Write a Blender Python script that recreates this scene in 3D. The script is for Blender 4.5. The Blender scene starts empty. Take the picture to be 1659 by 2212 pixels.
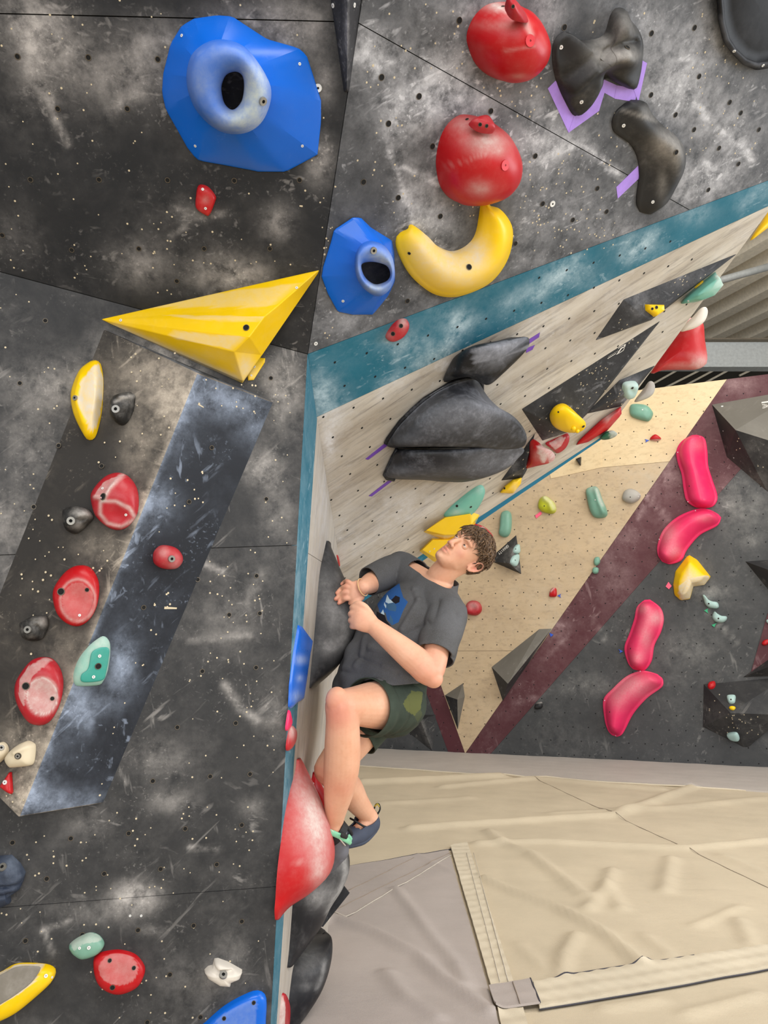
import bpy, bmesh, math, random
import numpy as np
from mathutils import Vector, Matrix
from mathutils.bvhtree import BVHTree
random.seed(7); rng = np.random.default_rng(7)
SC = bpy.context.scene
COL = SC.collection

# ------------------------------------------------------------ camera, world, lamps, exposure
F = 1660.0; CX, CY = 829.5, 1106.0; PITCH = math.radians(10.7); H = 1.32     # focal length in pixels of a 1659 x 2212 frame
cam_data = bpy.data.cameras.new('camera'); cam = bpy.data.objects.new('camera', cam_data); COL.objects.link(cam)
cam.location = (0, 0, H); cam.rotation_euler = (math.pi/2 + PITCH, 0, 0)
cam_data.sensor_fit = 'VERTICAL'; cam_data.sensor_height = 36.0; cam_data.lens = 36.0*F/2212.0
cam_data.clip_start = 0.05; cam_data.clip_end = 200
SC.camera = cam
world = bpy.data.worlds.new('hall_light'); SC.world = world; world.use_nodes = True
bg = world.node_tree.nodes['Background']; bg.inputs[0].default_value = (0.93, 0.96, 1.0, 1); bg.inputs[1].default_value = 0.55

def area(name, loc, target, sx, sy, power, col=(1, 1, 1)):
    l = bpy.data.lights.new(name, 'AREA'); l.shape = 'RECTANGLE'; l.size = sx; l.size_y = sy; l.energy = power; l.color = col
    o = bpy.data.objects.new(name, l); COL.objects.link(o); o.location = loc
    o.rotation_euler = (Vector(target) - Vector(loc)).to_track_quat('-Z', 'Y').to_euler()
    return o
area('skylight', (1.6, -1.5, 6.2), (0.4, 3.0, 1.0), 5.0, 2.0, 240, (1.0, 0.98, 0.95))
area('skylight', (4.5, 4.0, 6.4), (3.0, 5.0, 0.0), 3.0, 6.0, 200, (1.0, 0.98, 0.96))
area('skylight', (3.5, 6.5, 6.8), (2.0, 9.8, 1.5), 5.0, 1.5, 110, (1.0, 0.97, 0.92))
area('window_light', (0.8, -5.5, 1.9), (0.3, 3.0, 2.0), 9.0, 3.4, 330, (0.97, 0.98, 1.0))
area('window_light', (8.0, 2.2, 3.2), (0.5, 3.2, 1.4), 5.0, 3.0, 300, (0.90, 0.95, 1.0))
SC.view_settings.view_transform = 'Standard'; SC.view_settings.look = 'None'
SC.view_settings.gamma = 1.0; SC.view_settings.use_curve_mapping = False
SC.view_settings.exposure = 0.17

# ------------------------------------------------------------ geometry helpers
cp, sp = math.cos(PITCH), math.sin(PITCH)
CAMP = np.array([0, 0, H])
def ray(px, py):
    x = (px-CX)/F; u = (CY-py)/F
    return np.array([x, cp-u*sp, sp+u*cp])
def at(px, py, Y):
    d = ray(px, py); return CAMP + d*(Y/d[1])
def proj(p):
    p = np.asarray(p, float) - CAMP
    f = p[..., 1]*cp + p[..., 2]*sp; u = -p[..., 1]*sp + p[..., 2]*cp
    f = np.where(np.abs(f) < 1e-6, 1e-6, f)
    return np.stack([CX + F*p[..., 0]/f, CY - F*u/f], -1)
class Plane:
    def __init__(s, a, b, c, toward=CAMP):
        s.o = np.asarray(a, float); n = np.cross(np.asarray(b)-s.o, np.asarray(c)-s.o); n = n/np.linalg.norm(n)
        if n @ (np.asarray(toward)-s.o) < 0: n = -n
        s.n = n
        v = np.array([0, 0, 1.0]) - n*n[2]
        if np.linalg.norm(v) < 1e-3: v = np.array([0, 1.0, 0])
        s.v = v/np.linalg.norm(v); s.u = np.cross(s.v, s.n)
    def pt(s, px, py, h=0.0):
        d = ray(px, py); t = ((s.o + s.n*h - CAMP) @ s.n)/(d @ s.n); return CAMP + d*t
    def uv(s, px, py, h=0.0):
        q = s.pt(px, py, h) - s.o; return np.array([q @ s.u, q @ s.v])
    def w(s, u, v, h=0.0):
        return s.o + np.multiply.outer(u, s.u) + np.multiply.outer(v, s.v) + np.multiply.outer(h, s.n)

def mesh_from(name, V, Fc, smooth=False, mats=(), mi=None, attrs=None):
    me = bpy.data.meshes.new(name)
    me.from_pydata([tuple(map(float, v)) for v in V], [], [tuple(int(i) for i in f) for f in Fc])
    for m in mats: me.materials.append(m)
    if mi is not None: me.polygons.foreach_set('material_index', mi)
    if smooth: me.polygons.foreach_set('use_smooth', [True]*len(me.polygons))
    for k, a in (attrs or {}).items():
        at_ = me.attributes.new(k, 'FLOAT', 'POINT'); at_.data.foreach_set('value', np.asarray(a, dtype=np.float32))
    me.update(); return me
def obj(name, me, parent=None, loc=(0, 0, 0)):
    o = bpy.data.objects.new(name, me); COL.objects.link(o); o.location = loc
    if parent is not None: o.parent = parent
    return o
def build(name, V, Fc, mat, parent=None, origin=None, smooth=False, mi=None, attrs=None):
    """V is in world space; a top-level object gets its origin at `origin`, a child sits in its parent's frame."""
    V = np.asarray(V, float)
    mats = mat if isinstance(mat, (list, tuple)) else [mat]
    if parent is not None:
        base = world_loc(parent); me = mesh_from(name, V - base, Fc, smooth, mats, mi, attrs); return obj(name, me, parent)
    o = np.zeros(3) if origin is None else np.asarray(origin, float)
    return obj(name, mesh_from(name, V - o, Fc, smooth, mats, mi, attrs), None, o)
def world_loc(o):
    p = np.zeros(3)
    while o is not None: p += np.array(o.location); o = o.parent
    return p
def tag(o, label, cat, group=None):
    o['label'] = label; o['category'] = cat
    if group: o['group'] = group
    return o
def struct(o): o['kind'] = 'structure'; return o
def stuff(o): o['kind'] = 'stuff'; return o
def empty(name, loc):
    o = bpy.data.objects.new(name, None); COL.objects.link(o); o.location = loc; return o

def smooth_closed(P, n, sharp=()):
    """closed Catmull-Rom through P resampled to n points by arc length"""
    P = np.asarray(P, float); m = len(P); out = []
    for i in range(m):
        p0, p1, p2, p3 = P[i-1], P[i], P[(i+1) % m], P[(i+2) % m]
        for t in np.linspace(0, 1, 12, endpoint=False):
            out.append(0.5*((2*p1)+(-p0+p2)*t+(2*p0-5*p1+4*p2-p3)*t*t+(-p0+3*p1-3*p2+p3)*t**3))
    return resample(np.array(out), n)
def resample(Q, n):
    Q = np.vstack([Q, Q[:1]]); d = np.r_[0, np.cumsum(np.linalg.norm(np.diff(Q, axis=0), axis=1))]
    s = np.linspace(0, d[-1], n, endpoint=False)
    return np.stack([np.interp(s, d, Q[:, k]) for k in range(Q.shape[1])], -1)
def in_poly(x, y, poly):
    c = np.zeros(x.shape, bool); m = len(poly)
    for i in range(m):
        x1, y1 = poly[i]; x2, y2 = poly[(i+1) % m]
        if y1 == y2: continue
        k = ((y1 > y) != (y2 > y)) & (x < (x2-x1)*(y-y1)/(y2-y1)+x1); c ^= k
    return c
def seg_dist(x, y, pts):
    best = np.full(x.shape, 1e9)
    for (x1, y1), (x2, y2) in zip(pts[:-1], pts[1:]):
        dx, dy = x2-x1, y2-y1; L = dx*dx+dy*dy+1e-9
        t = np.clip(((x-x1)*dx+(y-y1)*dy)/L, 0, 1); best = np.minimum(best, np.hypot(x-x1-t*dx, y-y1-t*dy))
    return best
def stain(V, items, base=0.0):
    """chalk density per vertex: ('g',x,y,r,val) round patch, ('l',pts,width,val) streak, ('p',poly,val) patch; places read off the photograph"""
    q = proj(V); x, y = q[:, 0], q[:, 1]; a = np.full(len(V), float(base))
    for it in items:
        if it[0] == 'g':
            r = it[3]; rx, ry = (r if isinstance(r, tuple) else (r, r))
            a += it[4]*np.exp(-(((x-it[1])/rx)**2+((y-it[2])/ry)**2))
        elif it[0] == 'l': a += it[3]*np.exp(-(seg_dist(x, y, it[1])/it[2])**2)
        else: a += it[2]*in_poly(x, y, it[1])
    return np.clip(a, -1, 1)

# ------------------------------------------------------------ materials
def lin(c):
    return tuple((v/255/12.92 if v/255 <= 0.04045 else ((v/255+0.055)/1.055)**2.4) for v in c)
class NT:
    def __init__(s, name):
        s.m = bpy.data.materials.new(name); s.m.use_nodes = True; s.t = s.m.node_tree
        s.b = s.t.nodes['Principled BSDF']; s.co = None
    def n(s, typ, **kw):
        x = s.t.nodes.new(typ)
        for k, v in kw.items():
            if k.startswith('i_'):
                key = k[2:]; key = int(key) if key.isdigit() else key.replace('_', ' ')
                x.inputs[key].default_value = v
            else: setattr(x, k, v)
        return x
    def l(s, a, b): s.t.links.new(a, b)
    def coord(s):
        if s.co is None: s.co = s.n('ShaderNodeTexCoord').outputs['Object']
        return s.co
    def noise(s, scale, detail=4, rough=0.6, stretch=None, rot=None, dist=0.0):
        x = s.n('ShaderNodeTexNoise'); x.inputs['Scale'].default_value = scale; x.inputs['Detail'].default_value = detail
        x.inputs['Roughness'].default_value = rough; x.inputs['Distortion'].default_value = dist
        if stretch or rot:
            mp = s.n('ShaderNodeMapping'); mp.vector_type = 'TEXTURE'; mp.inputs['Scale'].default_value = tuple(1/v for v in (stretch or (1, 1, 1))); mp.inputs['Rotation'].default_value = rot or (0, 0, 0)
            s.l(s.coord(), mp.inputs[0]); s.l(mp.outputs[0], x.inputs['Vector'])
        else: s.l(s.coord(), x.inputs['Vector'])
        return x.outputs['Fac']
    def ramp(s, src, lo, hi, a=0.0, b=1.0, clamp=True):
        x = s.n('ShaderNodeMapRange'); x.clamp = clamp
        x.inputs[1].default_value = lo; x.inputs[2].default_value = hi; x.inputs[3].default_value = a; x.inputs[4].default_value = b
        s.l(src, x.inputs[0]); return x.outputs[0]
    def math(s, op, a, b=None, clamp=False):
        x = s.n('ShaderNodeMath'); x.operation = op; x.use_clamp = clamp
        for i, v in enumerate((a, b)):
            if v is None: continue
            if isinstance(v, (int, float)): x.inputs[i].default_value = v
            else: s.l(v, x.inputs[i])
        return x.outputs[0]
    def attr(s, name):
        x = s.n('ShaderNodeAttribute'); x.attribute_name = name; return x.outputs['Fac']
    def mix(s, fac, a, b):
        x = s.n('ShaderNodeMix'); x.data_type = 'RGBA'
        if isinstance(fac, (int, float)): x.inputs[0].default_value = fac
        else: s.l(fac, x.inputs[0])
        for i, v in ((6, a), (7, b)):
            if isinstance(v, tuple): x.inputs[i].default_value = (*v[:3], 1)
            else: s.l(v, x.inputs[i])
        return x.outputs[2]
    def bump(s, h, strength=0.2, dist=0.004):
        x = s.n('ShaderNodeBump'); x.inputs['Strength'].default_value = strength; x.inputs['Distance'].default_value = dist
        s.l(h, x.inputs['Height']); s.l(x.outputs[0], s.b.inputs['Normal'])
    def out(s, col, rough=0.6, spec=0.5):
        if isinstance(col, tuple): s.b.inputs['Base Color'].default_value = (*col[:3], 1)
        else: s.l(col, s.b.inputs['Base Color'])
        if isinstance(rough, (int, float)): s.b.inputs['Roughness'].default_value = rough
        else: s.l(rough, s.b.inputs['Roughness'])
        s.b.inputs['Specular IOR Level'].default_value = spec
        return s.m

CHALK = lin((196, 188, 180))
def wall_paint(name, col, chalk=CHALK, amount=0.35, fine=1.0, rough=0.62, grain=None, sc=1.0):
    """painted plywood: dark paint, clouds and speckles of chalk, thin scuffs; 'chalk' attribute adds the big smears"""
    t = NT(name)
    a = t.attr('chalk')
    cloud = t.ramp(t.noise(2.6*sc, 6, 0.68, dist=0.4), 0.44, 0.80)
    mott = t.ramp(t.noise(16*sc, 6, 0.72), 0.33, 0.80)
    speck = t.ramp(t.noise(95*sc, 3, 0.6), 0.60, 0.76)
    patch = t.ramp(t.noise(7*sc, 4, 0.6), 0.48, 0.72)
    scr = None
    for i, (r, sx) in enumerate(((0.35, 7.0), (1.35, 8.0), (-0.75, 9.0), (2.4, 6.0))):
        x = t.ramp(t.noise(34*sc, 3, 0.55, stretch=(1/sx, 1, 1), rot=(0.15*i, r, 0.1*i), dist=0.25), 0.645, 0.73)
        scr = x if scr is None else t.math('MAXIMUM', scr, x)
    scr = t.math('MULTIPLY', scr, t.ramp(t.noise(3.5*sc, 2, 0.5), 0.42, 0.62))
    base = t.math('MULTIPLY', t.math('MULTIPLY', cloud, mott), amount*0.9)
    s1 = t.math('MULTIPLY', t.math('MULTIPLY', speck, patch), 0.40*fine)
    s2 = t.math('MULTIPLY', scr, 0.34*fine)
    big = t.math('MULTIPLY', a, t.math('ADD', t.math('MULTIPLY', mott, 1.5), t.math('ADD', t.math('MULTIPLY', speck, 0.5), 0.16)))
    tot = t.math('ADD', t.math('ADD', base, s1), t.math('ADD', s2, big), clamp=True)
    if grain:
        g = t.noise(30*sc, 6, 0.7, stretch=(0.14, 1.5, 1.5), rot=grain[1], dist=0.3)
        g2 = t.noise(5*sc, 5, 0.65, stretch=(0.25, 1.4, 1.4), rot=grain[1])
        c = t.mix(t.ramp(g2, 0.35, 0.7), tuple(col), tuple(grain[0])); c = t.mix(t.ramp(g, 0.50, 0.74, 0, 0.75), c, tuple(grain[2]))
    else:
        c = t.mix(t.ramp(t.noise(1.6*sc, 4, 0.6), 0.3, 0.75), tuple(v*0.82 for v in col), tuple(v*1.18 for v in col))
    colr = t.mix(t.math('MULTIPLY', tot, 0.92), c, tuple(chalk))
    t.bump(t.noise(140*sc, 3, 0.6), 0.12, 0.002)
    return t.out(colr, t.ramp(tot, 0, 0.6, rough, 0.92), 0.35)
def plastic(name, col, rough=0.32, chalk=(0.66, 0.62, 0.57), dusty=0.10, grit=0.12, spec=0.3):
    """moulded resin; chalk attribute = rubbed-in chalk, grain in the bump"""
    t = NT(name); a = t.attr('chalk')
    mott = t.ramp(t.noise(45, 6, 0.7), 0.30, 0.72); cl = t.ramp(t.noise(14, 5, 0.65), 0.46, 0.76)
    tot = t.math('ADD', t.math('MULTIPLY', a, t.math('ADD', t.math('MULTIPLY', mott, 0.55), 0.55)), t.math('MULTIPLY', t.math('MULTIPLY', cl, mott), dusty), clamp=True)
    c = t.mix(t.ramp(t.noise(5, 3, 0.5), 0.3, 0.7), tuple(v*0.93 for v in col), tuple(min(1, v*1.05) for v in col))
    colr = t.mix(t.math('MULTIPLY', tot, 0.95), c, tuple(chalk))
    t.bump(t.noise(420, 2, 0.5), grit, 0.0012)
    return t.out(colr, t.ramp(tot, 0, 0.5, rough, 0.85), spec)
def plain(name, col, rough=0.5, metal=0.0, spec=0.5, vary=0.12, sc=20):
    t = NT(name)
    c = t.mix(t.ramp(t.noise(sc, 4, 0.6), 0.3, 0.7), tuple(v*(1-vary) for v in col), tuple(min(1, v*(1+vary)) for v in col))
    t.b.inputs['Metallic'].default_value = metal
    return t.out(c, rough, spec)

M = {}
GRAIN_B = (0.838, -0.116, 0.533)
def rot_to(v): return tuple(Vector((1, 0, 0)).rotation_difference(Vector(v)).to_euler())
GRB = rot_to(GRAIN_B); GRA = rot_to((0.06, 0.15, 1.0))
M['left'] = wall_paint('dark_wall_paint', lin((38, 39, 41)), lin((190, 185, 180)), amount=0.30, fine=1.1)
M['left_top'] = wall_paint('dark_wall_head_paint', lin((34, 36, 40)), lin((196, 191, 188)), amount=0.20, fine=0.8)
M['upper'] = wall_paint('dark_grey_wall_paint', lin((54, 56, 60)), lin((204, 204, 208)), amount=0.48, fine=1.6)
M['wood'] = wall_paint('chalky_plywood', lin((204, 196, 182)), lin((218, 217, 218)), amount=0.8, fine=0.7,
                       grain=(lin((158, 146, 130)), GRB, lin((96, 88, 84))))
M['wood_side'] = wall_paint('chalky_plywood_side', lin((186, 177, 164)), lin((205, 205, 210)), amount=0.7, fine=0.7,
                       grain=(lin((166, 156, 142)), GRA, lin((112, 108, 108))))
M['teal'] = wall_paint('teal_paint', lin((14, 98, 120)), lin((180, 202, 212)), amount=0.25, fine=1.2)
M['back'] = wall_paint('far_dark_wall_paint', lin((58, 59, 60)), lin((158, 156, 152)), amount=0.42, fine=1.0, sc=0.45)
M['maroon'] = wall_paint('maroon_paint', lin((78, 36, 42)), lin((176, 150, 150)), amount=0.42, fine=1.0, sc=0.45)
M['ply'] = wall_paint('warm_plywood', lin((196, 172, 138)), lin((196, 184, 164)), amount=0.35, fine=0.4, sc=0.5,
                      grain=(lin((180, 157, 126)), (0.0, 0.0, 0.1), lin((150, 130, 106))))
M['ply2'] = wall_paint('pale_plywood', lin((222, 200, 160)), lin((210, 196, 172)), amount=0.3, fine=0.3, sc=0.5,
                      grain=(lin((214, 188, 146)), (0.0, 0.0, 0.1), lin((186, 160, 122))))
M['edge'] = plain('raw_plywood_edge', lin((70, 64, 56)), 0.8)
M['gap'] = plain('dark_gap', (0.006, 0.006, 0.006), 0.9)
M['hole'] = plain('hole_black', (0.004, 0.004, 0.004), 0.9)
M['nut'] = plain('zinc_barrel', lin((104, 95, 82)), 0.45, 0.6)
M['pale'] = plain('splintered_wood', lin((205, 190, 160)), 0.8)
M['metal'] = plain('bolt_steel', lin((150, 148, 142)), 0.4, 0.7)
M['white'] = plain('white_plastic', lin((225, 225, 222)), 0.45)

# ------------------------------------------------------------ the planes of the climbing hall
FL = Plane((0, 0, 0), (1, 0, 0), (0, 1, 0))
C = at(665, 765, 2.5); E = FL.pt(578, 2335)
def arete(py):
    ts = np.linspace(-0.2, 1.1, 4001); q = proj(C + np.multiply.outer(ts, E-C)); return C + (E-C)*ts[np.argmin(abs(q[:, 1]-py))]
_a = arete(1915); _d = ray(0, 1960); _q = CAMP + _d*((_a[2]-H)/_d[2])
L2 = Plane(C, E, _q); S = L2.pt(0, 587)
L1 = Plane(C, S, at(200, 0, 1.72))
TOPL = L1.pt(760, 0)
R = at(1728, 364, 2.8); FP = at(750, 1323, 4.0)
D = Plane(C, TOPL, R); B = Plane(C, FP, R); A = Plane(C, FP, E)
K = B.pt(1298, 950)
W0 = FL.pt(790, 1618); W1 = FL.pt(1659, 1660); W = Plane(W0, W1, W0+np.array([0, 0, 1.0]))

def panel(name, P, poly, cell, mat, parent, chalk=(), base=0.0, gap=0.0015, thick=0.02, world_pts=False, proud=0.0):
    """one plywood sheet: convex polygon on plane P (pixels or world points), fine grid so that chalk can sit in it, real edges"""
    if world_pts: Q = np.array([[(np.asarray(p)-P.o) @ P.u, (np.asarray(p)-P.o) @ P.v] for p in poly])
    else: Q = np.array([P.uv(*p) for p in poly])
    ar = 0.5*np.sum(Q[:, 0]*np.roll(Q[:, 1], -1)-np.roll(Q[:, 0], -1)*Q[:, 1])
    if ar < 0: Q = Q[::-1]
    lo, hi = Q.min(0)-cell, Q.max(0)+cell
    nx, ny = int((hi[0]-lo[0])/cell)+2, int((hi[1]-lo[1])/cell)+2
    gx = np.linspace(lo[0], hi[0], nx); gy = np.linspace(lo[1], hi[1], ny)
    GX, GY = np.meshgrid(gx, gy); keep = np.ones(GX.shape, bool); N = len(Q)
    for i in range(N):
        a, b = Q[i], Q[(i+1) % N]; e = (b-a)/np.linalg.norm(b-a)
        keep &= ((GX-a[0])*(-e[1])+(GY-a[1])*e[0]) > -2.2*cell
    idx = -np.ones(GX.shape, int); idx[keep] = np.arange(keep.sum())
    Vt = np.stack([GX[keep], GY[keep], np.zeros(keep.sum())], -1)
    q = np.stack([idx[:-1, :-1], idx[:-1, 1:], idx[1:, 1:], idx[1:, :-1]], -1).reshape(-1, 4); q = q[(q >= 0).all(1)]
    me = mesh_from('t', Vt, q); bm = bmesh.new(); bm.from_mesh(me); bpy.data.meshes.remove(me)
    for i in range(N):
        a, b = Q[i], Q[(i+1) % N]; e = (b-a)/np.linalg.norm(b-a); nrm = Vector((-e[1], e[0], 0))
        co = Vector((a[0], a[1], 0)) + nrm*gap
        bmesh.ops.bisect_plane(bm, geom=bm.verts[:]+bm.edges[:]+bm.faces[:], plane_co=co, plane_no=-nrm, clear_outer=True)
    be = [e for e in bm.edges if e.is_boundary]
    r = bmesh.ops.extrude_edge_only(bm, edges=be)
    for v in (g for g in r['geom'] if isinstance(g, bmesh.types.BMVert)): v.co.z -= thick
    bm.verts.index_update()
    L = np.array([v.co[:] for v in bm.verts]); Fc = [[v.index for v in f.verts] for f in bm.faces]; bm.free()
    Vw = P.w(L[:, 0], L[:, 1], L[:, 2]+proud)
    ch = stain(Vw, chalk, base)
    return build(name, Vw, Fc, mat, parent, attrs={'chalk': ch})
def slab(name, P, pts, h0, h1, mat, parent=None, origin=None, world_pts=False):
    """flat polygonal board between heights h0 and h1 above plane P"""
    p = [np.asarray(q, float) for q in pts] if world_pts else [P.pt(*q) for q in pts]
    n = len(p); V = [q + P.n*h0 for q in p] + [q + P.n*h1 for q in p]
    a = np.cross(p[1]-p[0], p[2]-p[0]) @ P.n
    top = list(range(n, 2*n)); bot = list(range(n))[::-1]
    Fc = [top, bot] + [[i, (i+1) % n, n+(i+1) % n, n+i] for i in range(n)]
    if a < 0: Fc = [f[::-1] for f in Fc]
    return build(name, V, Fc, mat, parent, origin)

# shared small hardware: a bolt hole with a thin barrel rim, a bolt head, a screw
def ring_mesh(name, r0, r1, depth, n, mats):
    V, Fc, mi = [], [], []
    for k in range(n):
        a = 2*math.pi*k/n; c, s_ = math.cos(a), math.sin(a)
        V += [(r1*c, r1*s_, 0), (r1*c*0.97, r1*s_*0.97, depth), (r0*c, r0*s_, depth), (r0*c*0.9, r0*s_*0.9, depth*0.25)]
    ctr = len(V); V.append((0, 0, depth*0.25))
    for k in range(n):
        j = (k+1) % n
        for i in range(3): Fc.append((4*k+i, 4*j+i, 4*j+i+1, 4*k+i+1)); mi.append(0 if i < 2 else 1)
        Fc.append((4*k+3, 4*j+3, ctr)); mi.append(1)
    return mesh_from(name, V, Fc, False, mats, mi)
ME_NUT = ring_mesh('bolt_hole', 0.0062, 0.0080, 0.0012, 14, [M['nut'], M['hole']])
ME_NUT_D = ring_mesh('bolt_hole', 0.0080, 0.0092, 0.0010, 14, [M['nut'], M['hole']])
ME_HOLE = ring_mesh('bolt_socket', 0.0066, 0.0082, 0.0012, 14, [M['nut'], M['hole']])
ME_BOLT = ring_mesh('bolt', 0.0035, 0.0085, 0.004, 14, [M['metal'], M['hole']])
ME_SCREW = ring_mesh('screw', 0.0012, 0.0042, 0.0012, 10, [M['white'], M['nut']])
ME_WASHER = ring_mesh('washer', 0.003, 0.010, 0.0025, 14, [M['white'], M['hole']])
def orient(n):
    return Vector(n).to_track_quat('Z', 'Y')
def stick(me, name, p, n, parent, scale=1.0, lift=0.0006):
    o = obj(name, me, parent, Vector(p + np.asarray(n)*lift - world_loc(parent)))
    o.rotation_mode = 'QUATERNION'; o.rotation_quaternion = orient(n); o.scale = (scale,)*3
    return o
def screw_holes(name, P, spots, r, mat, parent, lift=0.0008, aspect=1.0):
    """many tiny screw holes: little splintered hexagons, one joined part"""
    V, Fc = [], []
    for (u, v, k) in spots:
        b = len(V); rr = r*k; th = rng.uniform(0, 6.28)
        for i in range(6):
            a = th + i*math.pi/3; V.append(P.w(u+rr*math.cos(a)*aspect, v+rr*math.sin(a), lift))
        Fc.append([b+i for i in range(6)])
    return stuff(build(name, V, Fc, mat, parent))
# ------------------------------------------------------------ floor: padded mat cover, seam strips, wrinkles
M['mat'] = None
def fabric(name, col, sc=1.0):
    t = NT(name)
    c = t.mix(t.ramp(t.noise(1.7*sc, 5, 0.65), 0.3, 0.75), tuple(v*0.90 for v in col), tuple(v*1.07 for v in col))
    dirt = t.ramp(t.noise(6*sc, 5, 0.7, stretch=(0.4, 1.5, 1)), 0.58, 0.8, 0, 0.35)
    c = t.mix(dirt, c, tuple(v*0.72 for v in col))
    c = t.mix(t.ramp(t.noise(240, 2, 0.6), 0.45, 0.7, 0, 0.12), c, tuple(v*0.6 for v in col))
    h = t.math('ADD', t.noise(300, 2, 0.5), t.math('MULTIPLY', t.noise(9, 4, 0.6, stretch=(0.5, 1.6, 1)), 3.0))
    t.bump(h, 0.25, 0.004)
    return t.out(c, 0.62, 0.35)
M['mat'] = fabric('cream_mat_cover', lin((198, 184, 159)))
M['mat_grey'] = fabric('grey_mat_cover', lin((172, 162, 156)))
M['mat_band'] = fabric('pale_mat_band', lin((206, 194, 171)))
M['mat_far'] = fabric('far_grey_mat', lin((186, 178, 170)))
def fpx(pts): return [tuple(FL.pt(*p)[:2]) for p in pts]
RIDGES = [([(1057, 1797), (1085, 1823), (1143, 1842), (1264, 1938)], .050, .026), ([(1047, 1899), (1111, 1928), (1207, 1963), (1302, 2014), (1385, 2084)], .040, .030),
  ([(1322, 1880), (1309, 1918), (1270, 1963)], .045, .022), ([(1309, 1912), (1341, 1963)], .045, .018), ([(1245, 2021), (1219, 2065), (1213, 2110)], .035, .022),
  ([(1449, 1855), (1436, 1925)], .05, .022), ([(785, 1692), (1079, 1679)], .10, .05), ([(958, 1701), (1155, 1682), (1430, 1708)], .08, .03),
  ([(887, 1791), (1155, 1772), (1328, 1762), (1494, 1701)], .07, .034), ([(1034, 1823), (1175, 1819), (1481, 1835), (1659, 1816)], .055, .028),
  ([(700, 1995), (721, 1989), (811, 2021), (906, 2072), (958, 2123), (1060, 2193)], .038, .026), ([(855, 1925), (894, 1976), (932, 2027), (983, 2084), (1009, 2135)], .035, .016),
  ([(836, 2110), (881, 2167), (945, 2206)], .04, .018), ([(1392, 2021), (1449, 2065)], .035, .014), ([(1596, 1989), (1622, 2040)], .04, .018), ([(1500, 2000), (1600, 1960)], .03, .012),
  ([(1200, 1760), (1450, 1745), (1659, 1725)], .10, .02), ([(830, 1735), (1010, 1725)], .09, .016), ([(1300, 2180), (1420, 2160)], .03, .014), ([(1480, 2190), (1640, 2150)], .03, .014),
  ([(1560, 1850), (1659, 1890)], .05, .014), ([(900, 1850), (1000, 1900)], .03, .006), ([(1120, 2040), (1180, 2100)], .03, .01)]
RIDGES = [(fpx(p), w, h) for p, w, h in RIDGES]
def hf(x, y):
    z = np.zeros_like(x)
    for p, w, h in RIDGES: z = z + h*np.exp(-(seg_dist(x, y, p)/(w*0.9))**2)
    z = z + 0.003*np.sin(x*5.1+y*1.7)*np.sin(y*3.3-x*2.2) + 0.0018*np.sin(x*17+y*9)*np.sin(y*13-x*6)
    return z
def sheet(name, poly, cell, mat, lift, parent=None, thick=0.0, wav=0.0):
    """cloth over the mat following its wrinkles, cut to a convex polygon (x, y)"""
    Q = np.array(poly); 
    ar = 0.5*np.sum(Q[:, 0]*np.roll(Q[:, 1], -1)-np.roll(Q[:, 0], -1)*Q[:, 1])
    if ar < 0: Q = Q[::-1]
    lo, hi = Q.min(0)-cell, Q.max(0)+cell
    gx = np.arange(lo[0], hi[0]+cell, cell); gy = np.arange(lo[1], hi[1]+cell, cell); GX, GY = np.meshgrid(gx, gy)
    N = len(Q); keep = np.ones(GX.shape, bool)
    for i in range(N):
        a, b = Q[i], Q[(i+1) % N]; e = (b-a)/np.linalg.norm(b-a)
        keep &= ((GX-a[0])*(-e[1])+(GY-a[1])*e[0]) > -2.2*cell
    idx = -np.ones(GX.shape, int); idx[keep] = np.arange(keep.sum())
    q = np.stack([idx[:-1, :-1], idx[:-1, 1:], idx[1:, 1:], idx[1:, :-1]], -1).reshape(-1, 4); q = q[(q >= 0).all(1)]
    me = mesh_from('t', np.stack([GX[keep], GY[keep], np.zeros(keep.sum())], -1), q); bm = bmesh.new(); bm.from_mesh(me); bpy.data.meshes.remove(me)
    for i in range(N):
        a, b = Q[i], Q[(i+1) % N]; e = (b-a)/np.linalg.norm(b-a)
        bmesh.ops.bisect_plane(bm, geom=bm.verts[:]+bm.edges[:]+bm.faces[:], plane_co=(a[0], a[1], 0), plane_no=(e[1], -e[0], 0), clear_outer=True)
    if thick:
        r = bmesh.ops.extrude_edge_only(bm, edges=[e for e in bm.edges if e.is_boundary])
        low = set(g for g in r['geom'] if isinstance(g, bmesh.types.BMVert))
    else: low = set()
    bm.verts.index_update()
    L = np.array([v.co[:] for v in bm.verts]); isl = np.array([v in low for v in bm.verts])
    Fc = [[v.index for v in f.verts] for f in bm.faces]; bm.free()
    z = hf(L[:, 0], L[:, 1]) + lift + wav*(np.sin(L[:, 0]*70+L[:, 1]*41)+np.sin(L[:, 1]*63-L[:, 0]*22))*0.5
    z = np.where(isl, hf(L[:, 0], L[:, 1])+lift-thick, z)
    o_ = build(name, np.stack([L[:, 0], L[:, 1], z], -1), Fc, mat, parent, smooth=True)
    if thick: o_.data.set_sharp_from_angle(angle=math.radians(60))
    return o_
floor = struct(sheet('floor', [(-1.6, 2.2), (5.2, 2.2), (5.2, 13.0), (-1.6, 13.0)], 0.028, M['mat'], 0.0))
far = [(-3, -5), (8, -5), (8, 2.2), (-3, 2.2)]
Vf, Ff = [], []
for x0, x1, y0, y1 in ((-9, 12, -9, 2.2), (-9, -1.6, 2.2, 13), (5.2, 12, 2.2, 13), (-9, 12, 13, 20)):
    b = len(Vf); Vf += [(x0, y0, 0), (x1, y0, 0), (x1, y1, 0), (x0, y1, 0)]; Ff.append([b, b+1, b+2, b+3])
build('outer_mat', Vf, Ff, M['mat'], floor)
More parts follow.
